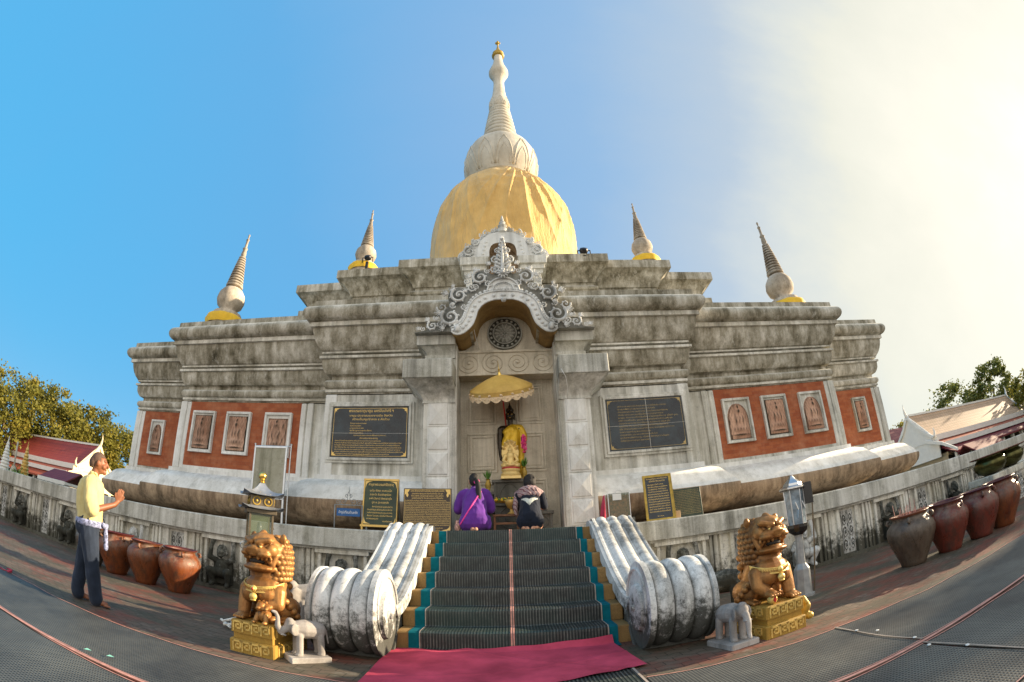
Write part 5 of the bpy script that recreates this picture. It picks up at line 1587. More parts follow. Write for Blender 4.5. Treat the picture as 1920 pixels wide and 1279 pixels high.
# framed mirror-like stand at left
t = thing('framed_panel', 'tall silver framed clouded panel standing behind the pagoda lamp', 'framed panel', (-4.20, 7.48, ZT), R(-4))
b = MB(); b.box(-.33, .33, -.006, .006, .45, 1.34)
m_cl = weathered('clouded_glass_panel', (.46, .44, .35), (.30, .29, .20), (.12, .115, .06), .2, .75, rough=.25, grain=.1)
build('panel', b, m_cl, t)
b = MB()
for (xa, xb, za, zb) in ((-.36, .36, 1.33, 1.365), (-.36, .36, .42, .45), (-.36, -.325, .0, 1.34), (.325, .36, .0, 1.34)): b.bbox(xa, xb, -.016, .012, za, zb, .004)
build('frame', b, M['steel'], t)
b = MB()
for x in (-.39, .40): b.tube([(x, .05, 0), (x, .05, 1.40)], .012, 8); b.lathe([(.018, 1.40), (.02, 1.42), (.0, 1.425)], 8, T(x, .05, 0))
b.tube([(-.39, .05, 1.375), (.40, .05, 1.375)], .010, 8); build('stand', b, M['steel'], t, 50)
# right leaning board
t = thing('leaning_board', 'dark green board in a gold frame leaning back, right of the incense case', 'sign', (2.37, 7.32, ZT), R(-10))
Ma = RX(R(-11)) @ Matrix.Shear('XZ', 4, (0, 0)) 
b = MB(); b.box(-.2, .2, -.01, .01, .02, .74, Ma); build('board', b, M['plaque'], t)
b = MB()
for (xa, xb, za, zb) in ((-.235, .235, .73, .775), (-.235, .235, .0, .03), (-.235, -.195, .03, .73), (.195, .235, .03, .73)): b.bbox(xa, xb, -.018, .016, za, zb, .004, Ma)
b.box(.2345, .245, -.02, .03, .0, .775, Ma)
build('frame', b, M['old_gold'], t)
q = MB()
for lines, widths, al, sz, ld, x, z in (([thai(rt, 22), thai(rt, 16)], [.34, .26], 'CENTER', .034, 1.2, 0, .695), ([thai(rt, 20) for _ in range(4)], [.26, .32, .30, .32], 'LEFT', .030, 1.35, -.16, .595), ([thai(rt, 30) for _ in range(8)], [.34] * 8, 'LEFT', .030, 1.4, -.17, .43), ([thai(rt, 9)], [.1], 'CENTER', .024, 1, 0, .06)):
    r_ = text_mesh(lines, widths, al, sz, ld); q.add([Ma @ Vector((vx + x, -.0115, vz + z)) for vx, vy, vz in r_.v], r_.f)
build('lettering', q, M['letter'], t)
# low green text board
t = thing('text_board', 'low dark green board with fine gold text, right of the leaning board', 'sign', (2.92, 7.56, ZT), R(-8))
b = MB(); Ma = RX(R(-8)); b.bbox(-.27, .27, -.012, .012, .0, .50, .004, Ma); build('board', b, M['green_board'], t)
q = MB(); r_ = text_mesh([thai(rt, 50) for _ in range(15)], [.48] * 15, 'LEFT', .024, 1.2); q.add([Ma @ Vector((vx - .24, -.0135, vz + .455)) for vx, vy, vz in r_.v], r_.f)
build('lettering', q, M['letter_dim'], t)
# incense case
t = thing('incense_case', 'glass fronted case with orange packets and a small white tag on a stone block', 'display case', (1.70, 7.42, ZT))
b = MB(); b.bbox(-.24, .24, -.12, .14, 0, .10, .008); build('stone_base', b, M['altar'], t)
b = MB(); b.box(-.14, .14, -.09, .10, .10, .46); 
m_pk = basic('mixed_orange_packets', (.34, .12, .05), .5, 0, .9, 22, .3, 30)
build('packets', b, m_pk, t)
b = MB(); b.box(-.17, .17, -.115, .12, .10, .50); build('glass_cover', b, M['glass'], t)
for x in (-.172, .172):
    for y in (-.117, .122): b = MB(); b.box(x - .005, x + .005, y - .005, y + .005, .10, .505); build('case_post', b, M['steel'], t)
b = MB(); b.box(-.10, .04, -.124, -.120, .39, .49); build('white_tag', b, M['roof_white'], t)
b = MB(); b.tube([(-.06, -.122, .49), (-.03, -.12, .54), (.03, -.12, .545), (.06, -.12, .50)], .004, 5); build('tag_string', b, M['steel'], t)
t = thing('folded_parasol', 'red folded cloth leaning against the right pillar', 'parasol', (1.46, 7.60, ZT))
b = MB(); b.lathe([(.03, 0), (.05, .05), (.045, .3), (.02, .5), (.008, .52)], 10, RY(R(8)), fn=lambda r_, z, a: (r_ * (1 + .2 * sin(5 * a)), z)); build('cover', b, M['red_carpet'], t, 50)
t = thing('wooden_block', 'small pale wooden block at the foot of the leaning board', 'block', (2.66, 7.34, ZT))
b = MB(); b.bbox(-.04, .04, -.04, .04, 0, .12, .004); build('body', b, basic('pale_wood', (.50, .33, .17)), t)
b = MB(); b.box(-.2, -.04, -.02, .02, 0, .015); build('stick', b, M['wood'], t)
# ================================================================ altar, images, offerings in the doorway
al = thing('altar_table', 'stepped dark stone altar with carved panels in the doorway', 'altar', (0, 8.42, ZT))
def altar_box(x0, x1, y0, y1, z0, z1, name='tier'):
    b = MB(); b.bbox(x0 - .03, x1 + .03, y0 - .03, y1, z1 - .05, z1, .006); b.bbox(x0 - .02, x1 + .02, y0 - .02, y1, z0, z0 + .04, .006)
    b.box(x0, x1, y0 + .02, y1 - .001, z0 + .04, z1 - .05)
    for (xa, xb) in ((x0, x0 + .04), (x1 - .04, x1)): b.box(xa, xb, y0, y0 + .03, z0 + .04, z1 - .05)
    cx = (x0 + x1) / 2; w = (x1 - x0) / 2 - .07
    b.tube([(cx + w * cos(q), y0 + .015, (z0 + z1) / 2 + (z1 - z0 - .14) / 2 * sin(q)) for q in np.linspace(0, 2 * PI, 17)], .012, 6)
    b.ell((cx, y0 + .02, (z0 + z1) / 2), (w * .5, .02, (z1 - z0) * .18))
    build(name, b, M['altar'], al, 40)
altar_box(-.28, .28, -.15, .22, 0, .95)
altar_box(-.26, .26, -.30, -.16, 0, .52)
altar_box(-.56, -.30, -.22, .22, 0, .40); altar_box(-.52, -.30, -.12, .22, .41, .74)
altar_box(.31, .72, -.22, .22, 0, .36); altar_box(.31, .62, -.12, .22, .37, .60)
# standing image with robe
bd = thing('standing_statue', 'dark bronze standing temple figure draped in a bright yellow robe', 'statue', (.05, 8.50, ZT + .95), 0); bd.scale = (1.07, .95, 1.055)
b = MB()
b.path([(0, 0, .10, .11), (0, 0, .45, .105), (0, .0, .72, .11), (0, 0, .86, .13)]); b.cap((-.15, 0, .93), (.15, 0, .93), .065)
b.path([(-.17, 0, .92, .06), (-.185, .0, .70, .048), (-.18, -.02, .50, .04), (-.17, -.03, .38, .03)])
b.path([(.18, 0, .92, .06), (.23, .0, .74, .045), (.22, -.08, .62, .036), (.20, -.12, .66, .03)])
b.cap((0, 0, .95), (0, -.01, 1.08), .05, .045)
b.ell((0, -.01, 1.17), (.078, .085, .105)); b.ell((0, .0, 1.27), (.072, .075, .06)); b.ell((0, 0, 1.33), (.035, .035, .04)); b.cap((0, 0, 1.34), (0, 0, 1.44), .02, .006)
b.ell((0, -.095, 1.165), (.014, .02, .026)); b.ell((0, -.085, 1.115), (.03, .015, .010))
for s_ in (-1, 1): b.cap((s_ * .08, 0, 1.20), (s_ * .083, 0, 1.10), .012, .014)
for k in range(5): b.cap((.20 + .012 * (k - 2), -.14, .68), (.205 + .016 * (k - 2), -.155, .755 - .008 * abs(k - 2)), .009, .007)
sculpt('body', b, M['buddha_dark'], bd, .009, 2)
b = MB(); m_e = M['naga_gold']
for s_ in (-1, 1): b.ell((s_ * .03, -.083, 1.185), (.018, .008, .007), seg=8, rings=5)
b.ell((0, -.098, 1.17), (.008, .008, .012), seg=8, rings=5); b.ell((0, -.093, 1.117), (.018, .006, .005), seg=8, rings=5)
build('gold_leaf', b, M['gold'], bd, 60)
b = MB()
b.path([(0.01, -.015, .0, .155), (0.0, -.02, .40, .145), (.01, -.02, .66, .13), (.05, -.01, .84, .125)]); b.path([(.03, -.01, .95, .065), (.16, 0, .94, .066), (.225, .0, .82, .056), (.235, -.03, .72, .05)])
b.path([(.18, 0, .85, .045), (.18, 0, .5, .045), (.16, 0, .1, .04)]); b.path([(-.06, -.05, .86, .075), (.0, -.06, .9, .08), (-.09, -.03, .66, .07), (-.08, -.02, .4, .08)])
sculpt('robe', b, M['robe'], bd, .012, 3)
creases([c for c in bd.children if c.name.startswith('robe')][0], .007, (10, 10, 3), 5)
g_ = thing('flower_garland', 'bright pink flower garland hanging from the hand of the standing image', 'garland', (.28, 8.34, ZT + 1.42))
b = MB(); rg = random.Random(4)
for k in range(34):
    a = rg.uniform(0, 2 * PI); r_ = .035 + .025 * rg.random(); zz = .02 + rg.random() * .30
    b.ell((r_ * cos(a) * .8 + .0, r_ * sin(a) * .6, zz), rg.uniform(.012, .024), seg=7, rings=5)
build('blossoms', b, M['pink2'], g_, 180)
b = MB()
for k in range(4): b.tube([(.01 * k - .015, 0, .36), (.02 * k - .03, -.01, .25), (.03 * k - .04, 0, .12 - .02 * k)], .008, 5)
build('ribbons', b, M['pink'], g_)
# seated image under a serpent hood
ng = thing('seated_statue', 'small pale gold seated temple figure under a serpent hood', 'statue', (.03, 8.26, ZT + .95)); ng.scale = (1.05, 1, 1.05)
b = MB(); b.bbox(-.17, .17, -.13, .13, 0, .05, .008); b.lathe([(.16, .05), (.17, .08), (.155, .10), (.14, .12), (.16, .15), (.16, .17)], 24, S(1, .8, 1)); build('lotus_base', b, M['naga_gold'], ng, 40)
b = MB(); b.lathe([(.15, .17), (.155, .185), (.15, .20)], 24, S(1, .8, 1)); build('red_band', b, M['red_gem'], ng, 40)
b = MB()
b.cap((-.12, -.03, .235), (.12, -.03, .235), .045); b.cap((-.11, -.06, .225), (.06, -.09, .24), .035, .025); b.cap((.11, -.06, .225), (-.06, -.09, .245), .035, .025)
b.path([(0, .0, .26, .07), (0, 0, .36, .062), (0, 0, .41, .07)])
for s_ in (-1, 1): b.path([(s_ * .085, 0, .41, .032), (s_ * .12, -.02, .32, .026), (s_ * .04, -.08, .27, .02)])
b.cap((0, 0, .43), (0, 0, .47), .026); b.ell((0, -.005, .505), (.04, .042, .052)); b.cap((0, 0, .55), (0, 0, .59), .02, .006)
b.ell((0, .05, .47), (.155, .03, .19)); b.ell((0, .045, .60), (.10, .03, .10))
for a in (-70, -40, -14, 14, 40, 70): b.cap((.11 * sin(R(a)), .03, .50 + .13 * cos(R(a))), (.135 * sin(R(a)), -.01, .51 + .165 * cos(R(a))), .028, .018)
b.ell((0, -.04, .505), (.008, .012, .012))
sculpt('body', b, M['naga_gold'], ng, .007, 1)
# ceremonial umbrella
um = thing('ceremonial_umbrella', 'gold ceremonial parasol with a scalloped fringe above the altar', 'parasol', (-.10, 8.0, ZT + .50))
UT = T(0, 0, 2.12) @ RX(R(27)) @ RY(R(-5)) @ T(0, 0, -2.10)
b = MB()
b.lathe([(.02, 2.30), (.10, 2.285), (.25, 2.235), (.42, 2.155), (.565, 2.07), (.57, 2.06), (.555, 2.062), (.40, 2.14), (.02, 2.26)], 40, UT, caps=False)
um_c = weathered('gold_brocade', (.78, .52, .14), (.55, .33, .07), (.35, .2, .05), .1, .3, rough=.5, grain=.1)
build('canopy', b, um_c, um, 60)
b = MB()
b.lathe([(.567, 2.065), (.575, 1.985)], 64, UT, caps=False); build('patterned_band', b, M['gold_paint'], um, 60)
b = MB(); NA = 120
vs = []
for i in range(NA):
    a = 2 * PI * i / NA; sc_ = abs(sin(a * 10)) 
    vs += [(.577 * cos(a), .577 * sin(a), 1.99), (.585 * cos(a), .585 * sin(a), 1.935 - .05 * sc_)]
b.add([UT @ Vector(p_) for p_ in vs], [(2 * i, 2 * ((i + 1) % NA), 2 * ((i + 1) % NA) + 1, 2 * i + 1) for i in range(NA)])
m_fr = basic('cream_fringe', (.80, .62, .40), .7, 0, .25, 30, .3, 60)
build('fringe', b, m_fr, um, 60)
b = MB()
for i in range(36):
    a = 2 * PI * i / 36; b.ell(UT @ Vector((.583 * cos(a), .583 * sin(a), 1.95)), .014, seg=7, rings=5)
    if i % 2: b.ell(UT @ Vector((.573 * cos(a), .573 * sin(a), 2.01)), (.03, .03, .018), seg=7, rings=5)
build('bead_trim', b, m_fr, um, 60)
b = MB(); b.tube([(0.0, -.08, 2.20), (.05, .42, 1.72), (.10, .78, 1.2), (.12, .80, -.45)], .014, 8); build('pole', b, M['red_gem'], um, 180)
b = MB(); b.lathe([(.04, 2.29), (.03, 2.33), (.012, 2.36), (.02, 2.39), (.006, 2.42), (.004, 2.56)], 10, UT); build('spike', b, M['gold'], um, 50)
# vases with flowers
def vase(x, y, z, lb):
    t = thing('flower_vase', lb, 'vase', (x, y, z), 0, 'vases on the altar')
    b = MB(); b.lathe([(.0, 0), (.04, 0), (.03, .02), (.045, .08), (.055, .14), (.035, .19), (.03, .21), (.045, .23)], 16, caps=False); build('vase_body', b, M['old_gold'], t, 50)
    rv = random.Random(int(x * 50)); b = MB()
    for k in range(22):
        a = rv.uniform(0, 6.28); L = rv.uniform(.12, .2); d = rv.uniform(.02, .10)
        p1 = Vector((d * cos(a), d * sin(a), .22 + L)); p0 = Vector((0, 0, .2)); w = Vector((-sin(a), cos(a), 0)) * .014
        m_ = p0.lerp(p1, .6) + Vector((cos(a), sin(a), 0)) * .012
        b.add([p0, m_ - w, p1, m_ + w], [(0, 1, 2, 3)])
    build('leaves', b, M['plant'], t)
vase(-.38, 8.34, ZT + .74, 'vase with green leaves at the left of the gold images'); vase(.27, 8.36, ZT + .95, 'vase with green leaves at the right of the gold images')
t = thing('offering_tray', 'tray heaped with yellow flowers between the two kneeling people', 'offering', (-.10, 8.16, ZT + .52))
b = MB(); b.lathe([(.0, .0), (.16, .0), (.19, .03), (.18, .035), (.0, .02)], 24, S(1, .6, 1), caps=False); build('tray', b, M['gold'], t, 50)
rf = random.Random(8)
for nm, mk, n in (('flowers', 'yellow_cloth', 30), ('leaves', 'plant', 16)):
    b = MB()
    for k in range(n): b.ell((rf.uniform(-.16, .16), rf.uniform(-.07, .07), rf.uniform(.03, .09)), rf.uniform(.012, .022), seg=6, rings=4)
    build(nm, b, M[mk], t)
t = thing('offering_bowl', 'ornate gold offering stand beside the elbow of the person in black', 'offering', (.02, 7.92, ZT + .30))
b = MB(); b.lathe([(.06, 0), (.08, .01), (.03, .05), (.025, .09), (.07, .12), (.10, .19), (.11, .24), (.10, .25), (.0, .22)], 20, caps=False, fn=lambda r_, z, a: (r_ * (1 + .06 * sin(10 * a)), z)); build('body', b, M['gold_paint'], t, 60)
t = thing('wooden_stool', 'low brown wooden stool in front of the altar', 'stool', (-.07, 7.90, ZT))
b = MB(); b.bbox(-.22, .22, -.12, .12, .27, .30, .005); build('seat', b, M['wood'], t)
for (x, y) in ((-.19, -.09), (.19, -.09), (-.19, .09), (.19, .09)):
    b = MB(); b.box(x - .018, x + .018, y - .018, y + .018, 0, .27); build('leg', b, M['wood'], t)
b = MB(); b.box(-.17, .17, -.1, -.08, .13, .165); build('stretcher', b, M['wood'], t)

# ================================================================ people
def face(b, c, fw, k=1.0):
    """features on a head centred c, forward unit fw (xy)"""
    f = Vector((fw[0], fw[1], 0)).normalized(); r_ = Vector((f.y, -f.x, 0)); c = Vector(c)
    b.cap(c + f * .088 * k + Vector((0, 0, .018)), c + f * .108 * k + Vector((0, 0, -.018)), .011 * k, .017 * k)
    b.cap(c + f * .086 * k - r_ * .022 - Vector((0, 0, .052)), c + f * .086 * k + r_ * .022 - Vector((0, 0, .052)), .010 * k)
    b.ell(c + f * .07 * k - Vector((0, 0, .085)), .03 * k)
    for s_ in (-1, 1):
        b.cap(c + f * .078 * k + r_ * s_ * .016 + Vector((0, 0, .036)), c + f * .07 * k + r_ * s_ * .048 + Vector((0, 0, .034)), .011 * k)
        b.ell(c + r_ * s_ * .079 * k - f * .008 - Vector((0, 0, .005)), (.016, .022, .034))
        b.ell(c + f * .06 * k + r_ * s_ * .042 - Vector((0, 0, .03)), .03 * k)
def hand(b, wrist, d, up, k=1.0, curl=.3, side=1):
    """palm and five fingers; d = pointing direction, up = back-of-hand normal"""
    w = Vector(wrist); d = Vector(d).normalized(); up = (Vector(up) - d * Vector(up).dot(d)).normalized(); s_ = d.cross(up) * side
    pe = w + d * .075 * k
    b.cap(w + s_ * .012, pe + s_ * .022, .017 * k, .013 * k); b.cap(w - s_ * .012, pe - s_ * .022, .017 * k, .013 * k); b.cap(w, pe, .018 * k, .014 * k)
    for i, (o_, L) in enumerate(((-.032, .062), (-.011, .074), (.011, .070), (.031, .054))):
        p0 = pe + s_ * o_ * k; p1 = p0 + (d * cos(curl) - up * sin(curl)) * L * .5 * k; p2 = p1 + (d * cos(curl * 2) - up * sin(curl * 2)) * L * .5 * k
        b.path([(*p0, .0095 * k), (*p1, .0085 * k), (*p2, .007 * k)], 8)
    p0 = w + d * .02 * k - s_ * .028 * k; p1 = p0 + (d * .7 - s_ * .5).normalized() * .038 * k; p2 = p1 + (d * .95 - s_ * .15).normalized() * .03 * k
    b.path([(*p0, .013 * k), (*p1, .011 * k), (*p2, .008 * k)], 8)
def foot(b, ankle, d, k=1.0, toes=True):
    a = Vector(ankle); d = Vector((d[0], d[1], 0)).normalized(); s_ = Vector((-d.y, d.x, 0)); z0 = a.z - .075
    b.cap(a, a - Vector((0, 0, .045)) - d * .03, .038 * k, .034 * k)
    b.cap(Vector((a.x, a.y, z0 + .032)) - d * .035, Vector((a.x, a.y, z0 + .03)) + d * .12, .032 * k, .028 * k)
    b.cap(a + d * .02 - Vector((0, 0, .02)), Vector((a.x, a.y, z0 + .025)) + d * .13, .035 * k, .025 * k)
    b.cap(Vector((a.x, a.y, z0 + .022)) + d * .12 - s_ * .025, Vector((a.x, a.y, z0 + .022)) + d * .12 + s_ * .025, .022 * k)
    for i, o_ in enumerate((-.036, -.016, .002, .018, .032)):
        L = (.185, .178, .168, .158, .148)[i if True else 4 - i]
        b.cap(Vector((a.x, a.y, z0 + .018)) + d * .13 + s_ * o_, Vector((a.x, a.y, z0 + .012)) + d * L + s_ * o_ * 1.1, (.015, .0105, .010, .0095, .009)[i], .009)
# ---- standing man, hands joined (local: +Y forward, +X his right)
man = thing('person', 'person standing barefoot in pale yellow shirt and dark jeans, hands joined in prayer', 'person', (-4.40, 3.70, 0), R(-47))
b = MB()
HD = (0, .035, 1.535)
b.ell(HD, (.073, .092, .105)); b.ell((0, .05, 1.475), (.055, .065, .055)); face(b, HD, (0, 1))
b.cap((0, -.02, 1.36), (0, .01, 1.47), .056, .052)
b.path([(0, -.01, .93, .125), (0, -.01, 1.1, .125), (0, -.02, 1.25, .14)]); b.cap((-.14, -.02, 1.30), (.14, -.02, 1.30), .065)
for s_ in (-1, 1):
    b.path([(s_ * .175, -.015, 1.29, .052), (s_ * .215, .02, 1.03, .043), (s_ * .205, .04, 1.02, .042), (s_ * .06, .27, 1.13, .028), (s_ * .022, .30, 1.165, .025)])
    hand(b, (s_ * .017, .305, 1.175), (0, .25, 1), (s_, 0, 0), .98, .04, 1)
    yy = .11 if s_ > 0 else -.13
    b.path([(s_ * .09, 0, .88, .085), (s_ * .10, yy * .55, .48, .062), (s_ * .11, yy, .10, .042)])
    foot(b, (s_ * .11, yy, .085), (s_ * .12, 1))
sculpt('body', b, M['skin_dark'], man, .0065, 3)
b = MB()
b.ell((0, .018, 1.567), (.080, .094, .094)); b.ell((0, -.03, 1.53), (.070, .066, .085))
o = sculpt('hair', b, M['grey_hair'], man, .008, 3)
# trim the hair from the face
bm = bmesh.new(); bm.from_mesh(o.data)
bmesh.ops.delete(bm, geom=[v for v in bm.verts if (v.co.y > .06 and v.co.z < 1.60) or (v.co.y > .02 and v.co.z < 1.50) or v.co.z < 1.475], context='VERTS'); bm.to_mesh(o.data); bm.free()
b = MB()
b.path([(0, -.01, .90, .155), (0, -.015, 1.08, .152), (0, -.025, 1.24, .158)]); b.path([(-.02, -.045, 1.0, .14), (.0, -.05, 1.2, .15)]); b.cap((-.15, -.025, 1.305), (.15, -.025, 1.305), .078); b.cap((0, -.03, 1.33), (0, -.02, 1.385), .078, .064)
b.cap((-.07, 0, .88), (.07, 0, .88), .125)
for s_ in (-1, 1): b.path([(s_ * .17, -.02, 1.295, .078), (s_ * .215, .01, 1.12, .084), (s_ * .222, .04, 1.03, .082)])
o = sculpt('shirt', b, M['shirt_y'], man, .010, 3)
creases(o, .007, (8, 8, 4.5))
bm = bmesh.new(); bm.from_mesh(o.data)
bmesh.ops.delete(bm, geom=[v for v in bm.verts if (abs(v.co.x) < .13 and v.co.z < .80)], context='VERTS'); bm.to_mesh(o.data); bm.free()
b = MB(); b.tube([(.058 * cos(a), -.012 + .062 * sin(a), 1.405 + .012 * cos(a * 2) - (.03 if sin(a) > .5 else 0)) for a in np.linspace(0, 2 * PI, 25)], .014, 7)
build('collar', b, M['shirt_y'], man, 180)
b = MB(); b.cap((-.07, 0, .86), (.07, 0, .86), .13, .13)
for s_ in (-1, 1):
    yy = .11 if s_ > 0 else -.13
    b.path([(s_ * .085, 0, .84, .118), (s_ * .10, yy * .35, .60, .102), (s_ * .105, yy * .6, .42, .087), (s_ * .11, yy, .13, .078), (s_ * .112, yy + .01, .075, .080)])
    b.ell((s_ * .085, -.07, .83), (.09, .09, .11))
o = sculpt('trousers', b, M['trouser'], man, .010, 3)
creases(o, .006, (11, 11, 5), 3)
b = MB()
b.lathe([(.176, .842), (.192, .858), (.190, .900), (.176, .912)], 30, S(1.12, .92, 1), caps=False)
build('sash', b, M['sash'], man, 60)
b = MB(); b.ell((-.04, .185, .875), (.045, .04, .032)); b.ell((.05, .175, .87), (.04, .035, .028)); b.cap((0, .19, .86), (.02, .21, .64), .026, .03); b.cap((-.03, .18, .86), (-.05, .2, .70), .022, .026); b.ell((.09, .17, .885), (.05, .02, .03))
sculpt('sash_knot', b, M['sash'], man, .009, 2)
# ---- kneeling woman in purple (seen from behind; local +Y forward towards the altar)
w = thing('person', 'person kneeling in a loose purple top with long black ponytail and pink strap', 'person', (-.545, 7.22, ZT), R(3))
b = MB()
HD = (-.005, .30, .835)
b.ell(HD, (.073, .09, .102)); b.ell((0, .315, .775), (.052, .06, .05)); face(b, HD, (-.35, 1), .95)
b.cap((0, .25, .66), (0, .28, .77), .05, .046)
b.path([(0, .10, .22, .17), (0, .14, .38, .14), (0, .22, .56, .135)]); b.cap((-.13, .23, .62), (.13, .23, .62), .062)
for s_ in (-1, 1):
    b.path([(s_ * .17, .23, .61, .05), (s_ * .24, .28, .40, .042), (s_ * .12, .46, .44, .03), (s_ * .03, .50, .50, .026)])
    hand(b, (s_ * .02, .505, .51), (0, .3, 1), (s_, 0, 0), .9, .04)
    b.path([(s_ * .10, .10, .20, .11), (s_ * .13, .34, .13, .09), (s_ * .13, .46, .07, .06)]); b.path([(s_ * .13, .46, .06, .055), (s_ * .09, .15, .07, .058), (s_ * .04, -.06, .05, .036)])
    b.cap((s_ * .035, -.05, .05), (s_ * .025, -.15, .035), .033, .03)
    b.path([(s_ * .03, -.14, .03, .03), (s_ * .035, -.13, -.02, .028), (s_ * .04, -.11, -.075, .024)])
    for i in range(5): b.cap((s_ * (.02 + .011 * i), -.105, -.08), (s_ * (.02 + .013 * i), -.085, -.11 + .006 * i), (.013, .010, .0095, .009, .008)[i], .008)
o = sculpt('body', b, M['sole'], w, .0068, 3)
b = MB()
b.path([(0, .06, .20, .215), (0, .12, .36, .195), (0, .20, .54, .175)]); b.cap((-.15, .22, .61), (.15, .22, .61), .09)
b.cap((-.08, .0, .15), (.08, .0, .15), .15); b.cap((-.12, .12, .13), (.14, .1, .13), .12)
for s_ in (-1, 1): b.path([(s_ * .17, .22, .60, .092), (s_ * .235, .25, .46, .088), (s_ * .25, .27, .37, .082)])
b.cap((0, .24, .66), (0, .26, .70), .075, .06)
b.path([(.18, .02, .2, .07), (.21, .0, .08, .045)])
o = sculpt('purple_top', b, M['purple'], w, .011, 3)
creases(o, .011, (7, 7, 3.2), 7)
b = MB(); b.ell((0, .275, .86), (.082, .095, .098)); b.ell((0, .235, .825), (.075, .07, .085))
o = sculpt('hair', b, M['hair'], w, .008, 3)
creases(o, .004, (40, 40, 10), 5)
b = MB(); b.path([(.03, .18, .84, .035), (.055, .13, .78, .04), (.07, .085, .68, .046), (.075, .05, .56, .044), (.07, .03, .46, .034), (.06, .02, .36, .012)]); sculpt('ponytail', b, M['hair'], w, .008, 3)
b = MB(); b.tube([(.045 + .034 * cos(a), .155 + .01 * sin(a), .80 + .034 * sin(a)) for a in np.linspace(0, 2 * PI, 15)], .013, 7); build('hair_tie', b, M['pink'], w, 180)
b = MB(); pts = [(.10, .10, .66), (.06, .035, .60), (-.0, -.005, .50), (-.07, -.05, .38), (-.13, -.085, .26), (-.18, -.095, .15), (-.22, -.06, .08)]
b.tube(pts, .013, 6); build('shoulder_strap', b, M['pink'], w, 180)
b = MB(); b.ell((-.255, .0, .07), (.05, .06, .075)); b.ell((-.25, .02, .14), (.04, .05, .05)); build('bag', b, basic('patterned_pink_bag', (.50, .28, .22), .7, 0, .9, 35, .3), w, 60)
# ---- kneeling person in black with a striped scarf
p = thing('person', 'person kneeling in a black shirt with pale winged print and striped scarf', 'person', (.30, 7.30, ZT), R(-4))
b = MB()
HD = (.01, .31, .80)
b.ell(HD, (.073, .09, .102)); b.ell((.01, .325, .74), (.052, .06, .05)); face(b, HD, (.25, 1), .95)
b.cap((0, .26, .63), (0.01, .29, .74), .05, .046)
b.path([(0, .12, .20, .15), (0, .15, .36, .13), (0, .23, .54, .13)]); b.cap((-.13, .24, .60), (.13, .24, .60), .06)
for s_ in (-1, 1):
    b.path([(s_ * .16, .24, .59, .048), (s_ * .21, .30, .37, .04), (s_ * .11, .46, .42, .029), (s_ * .03, .50, .48, .025)])
    hand(b, (s_ * .02, .505, .49), (0, .3, 1), (s_, 0, 0), .9, .04)
    b.path([(s_ * .09, .12, .18, .10), (s_ * .12, .36, .12, .085), (s_ * .12, .47, .07, .06)]); b.path([(s_ * .12, .47, .06, .055), (s_ * .09, .17, .06, .055), (s_ * .07, -.03, .045, .034)])
    b.cap((s_ * .065, -.02, .045), (s_ * .035, -.12, .032), .031, .027); b.cap((s_ * .10, -.05, .04), (s_ * .12, .02, .04), .03)
    for i in range(5): b.cap((s_ * (.02 + .013 * i), -.12, .025), (s_ * (.018 + .014 * i), -.145 + .004 * i, .02), .010, .008)
sculpt('body', b, M['sole'], p, .0068, 3)
b = MB()
b.path([(0, .08, .21, .19), (0, .13, .36, .165), (0, .21, .53, .155)]); b.cap((-.14, .23, .585), (.14, .23, .585), .08)
b.cap((-.07, .05, .15), (.07, .05, .15), .145)
for s_ in (-1, 1): b.path([(s_ * .165, .23, .58, .078), (s_ * .205, .26, .46, .07), (s_ * .22, .28, .39, .064)])
sculpt('black_shirt', b, M['navy'], p, .011, 3)
creases([c for c in p.children if c.name.startswith('black_shirt')][0], .008, (8, 8, 4), 11)
b = MB(); b.ell((.01, .285, .825), (.105, .115, .108)); b.ell((.01, .25, .775), (.102, .092, .092)); b.ell((.075, .29, .765), (.03, .06, .06)); b.ell((-.06, .28, .76), (.03, .06, .06))
for k in range(14):
    a = k * 2.4; b.ell((.01 + .08 * cos(a), .26 + .08 * sin(a), .82 + .05 * sin(k * 1.7)), .022, seg=7, rings=5)
sculpt('hair', b, M['hair'], p, .008, 2)
b = MB()
b.path([(-.19, .24, .60, .052), (-.10, .13, .655, .05), (0, .10, .655, .055), (.10, .13, .65, .05), (.18, .22, .60, .05)]); b.path([(-.14, .16, .58, .05), (0, .10, .60, .06), (.13, .14, .585, .05)]); b.path([(-.08, .18, .68, .045), (0, .16, .69, .045), (.08, .18, .68, .045)])
b.path([(-.19, .24, .6, .045), (-.225, .20, .48, .04), (-.23, .19, .36, .035), (-.22, .2, .27, .025)])
sculpt('scarf', b, M['scarf'], p, .010, 2)
creases([c for c in p.children if c.name.startswith('scarf')][0], .008, (14, 14, 9), 2)
# pale print of spread wings on the back, following the cloth
b = MB()
def backpt(u, v): return (u, .048 - .035 * (1 - (u / .17) ** 2) + .25 * max(0, v - .36) * .9 - .02, v)
for s_ in (-1, 1):
    rows = []
    for i in range(9):
        q = i / 8; u = s_ * (.012 + .115 * q); zt = .505 + .012 * sin(q * PI) ; zb = zt - .085 * (1 - q) ** 1.2 - .018 + (.008 if i % 2 else 0)
        rows += [backpt(u, zt), backpt(u, zb)]
    b.add(rows, [(2 * i, 2 * i + 1, 2 * i + 3, 2 * i + 2) for i in range(8)])
b.add([backpt(-.02, .50), backpt(.02, .50), backpt(0, .39)], [(0, 1, 2)])
prt = build('winged_print', b, basic('pale_print', (.62, .65, .58), .8), p)
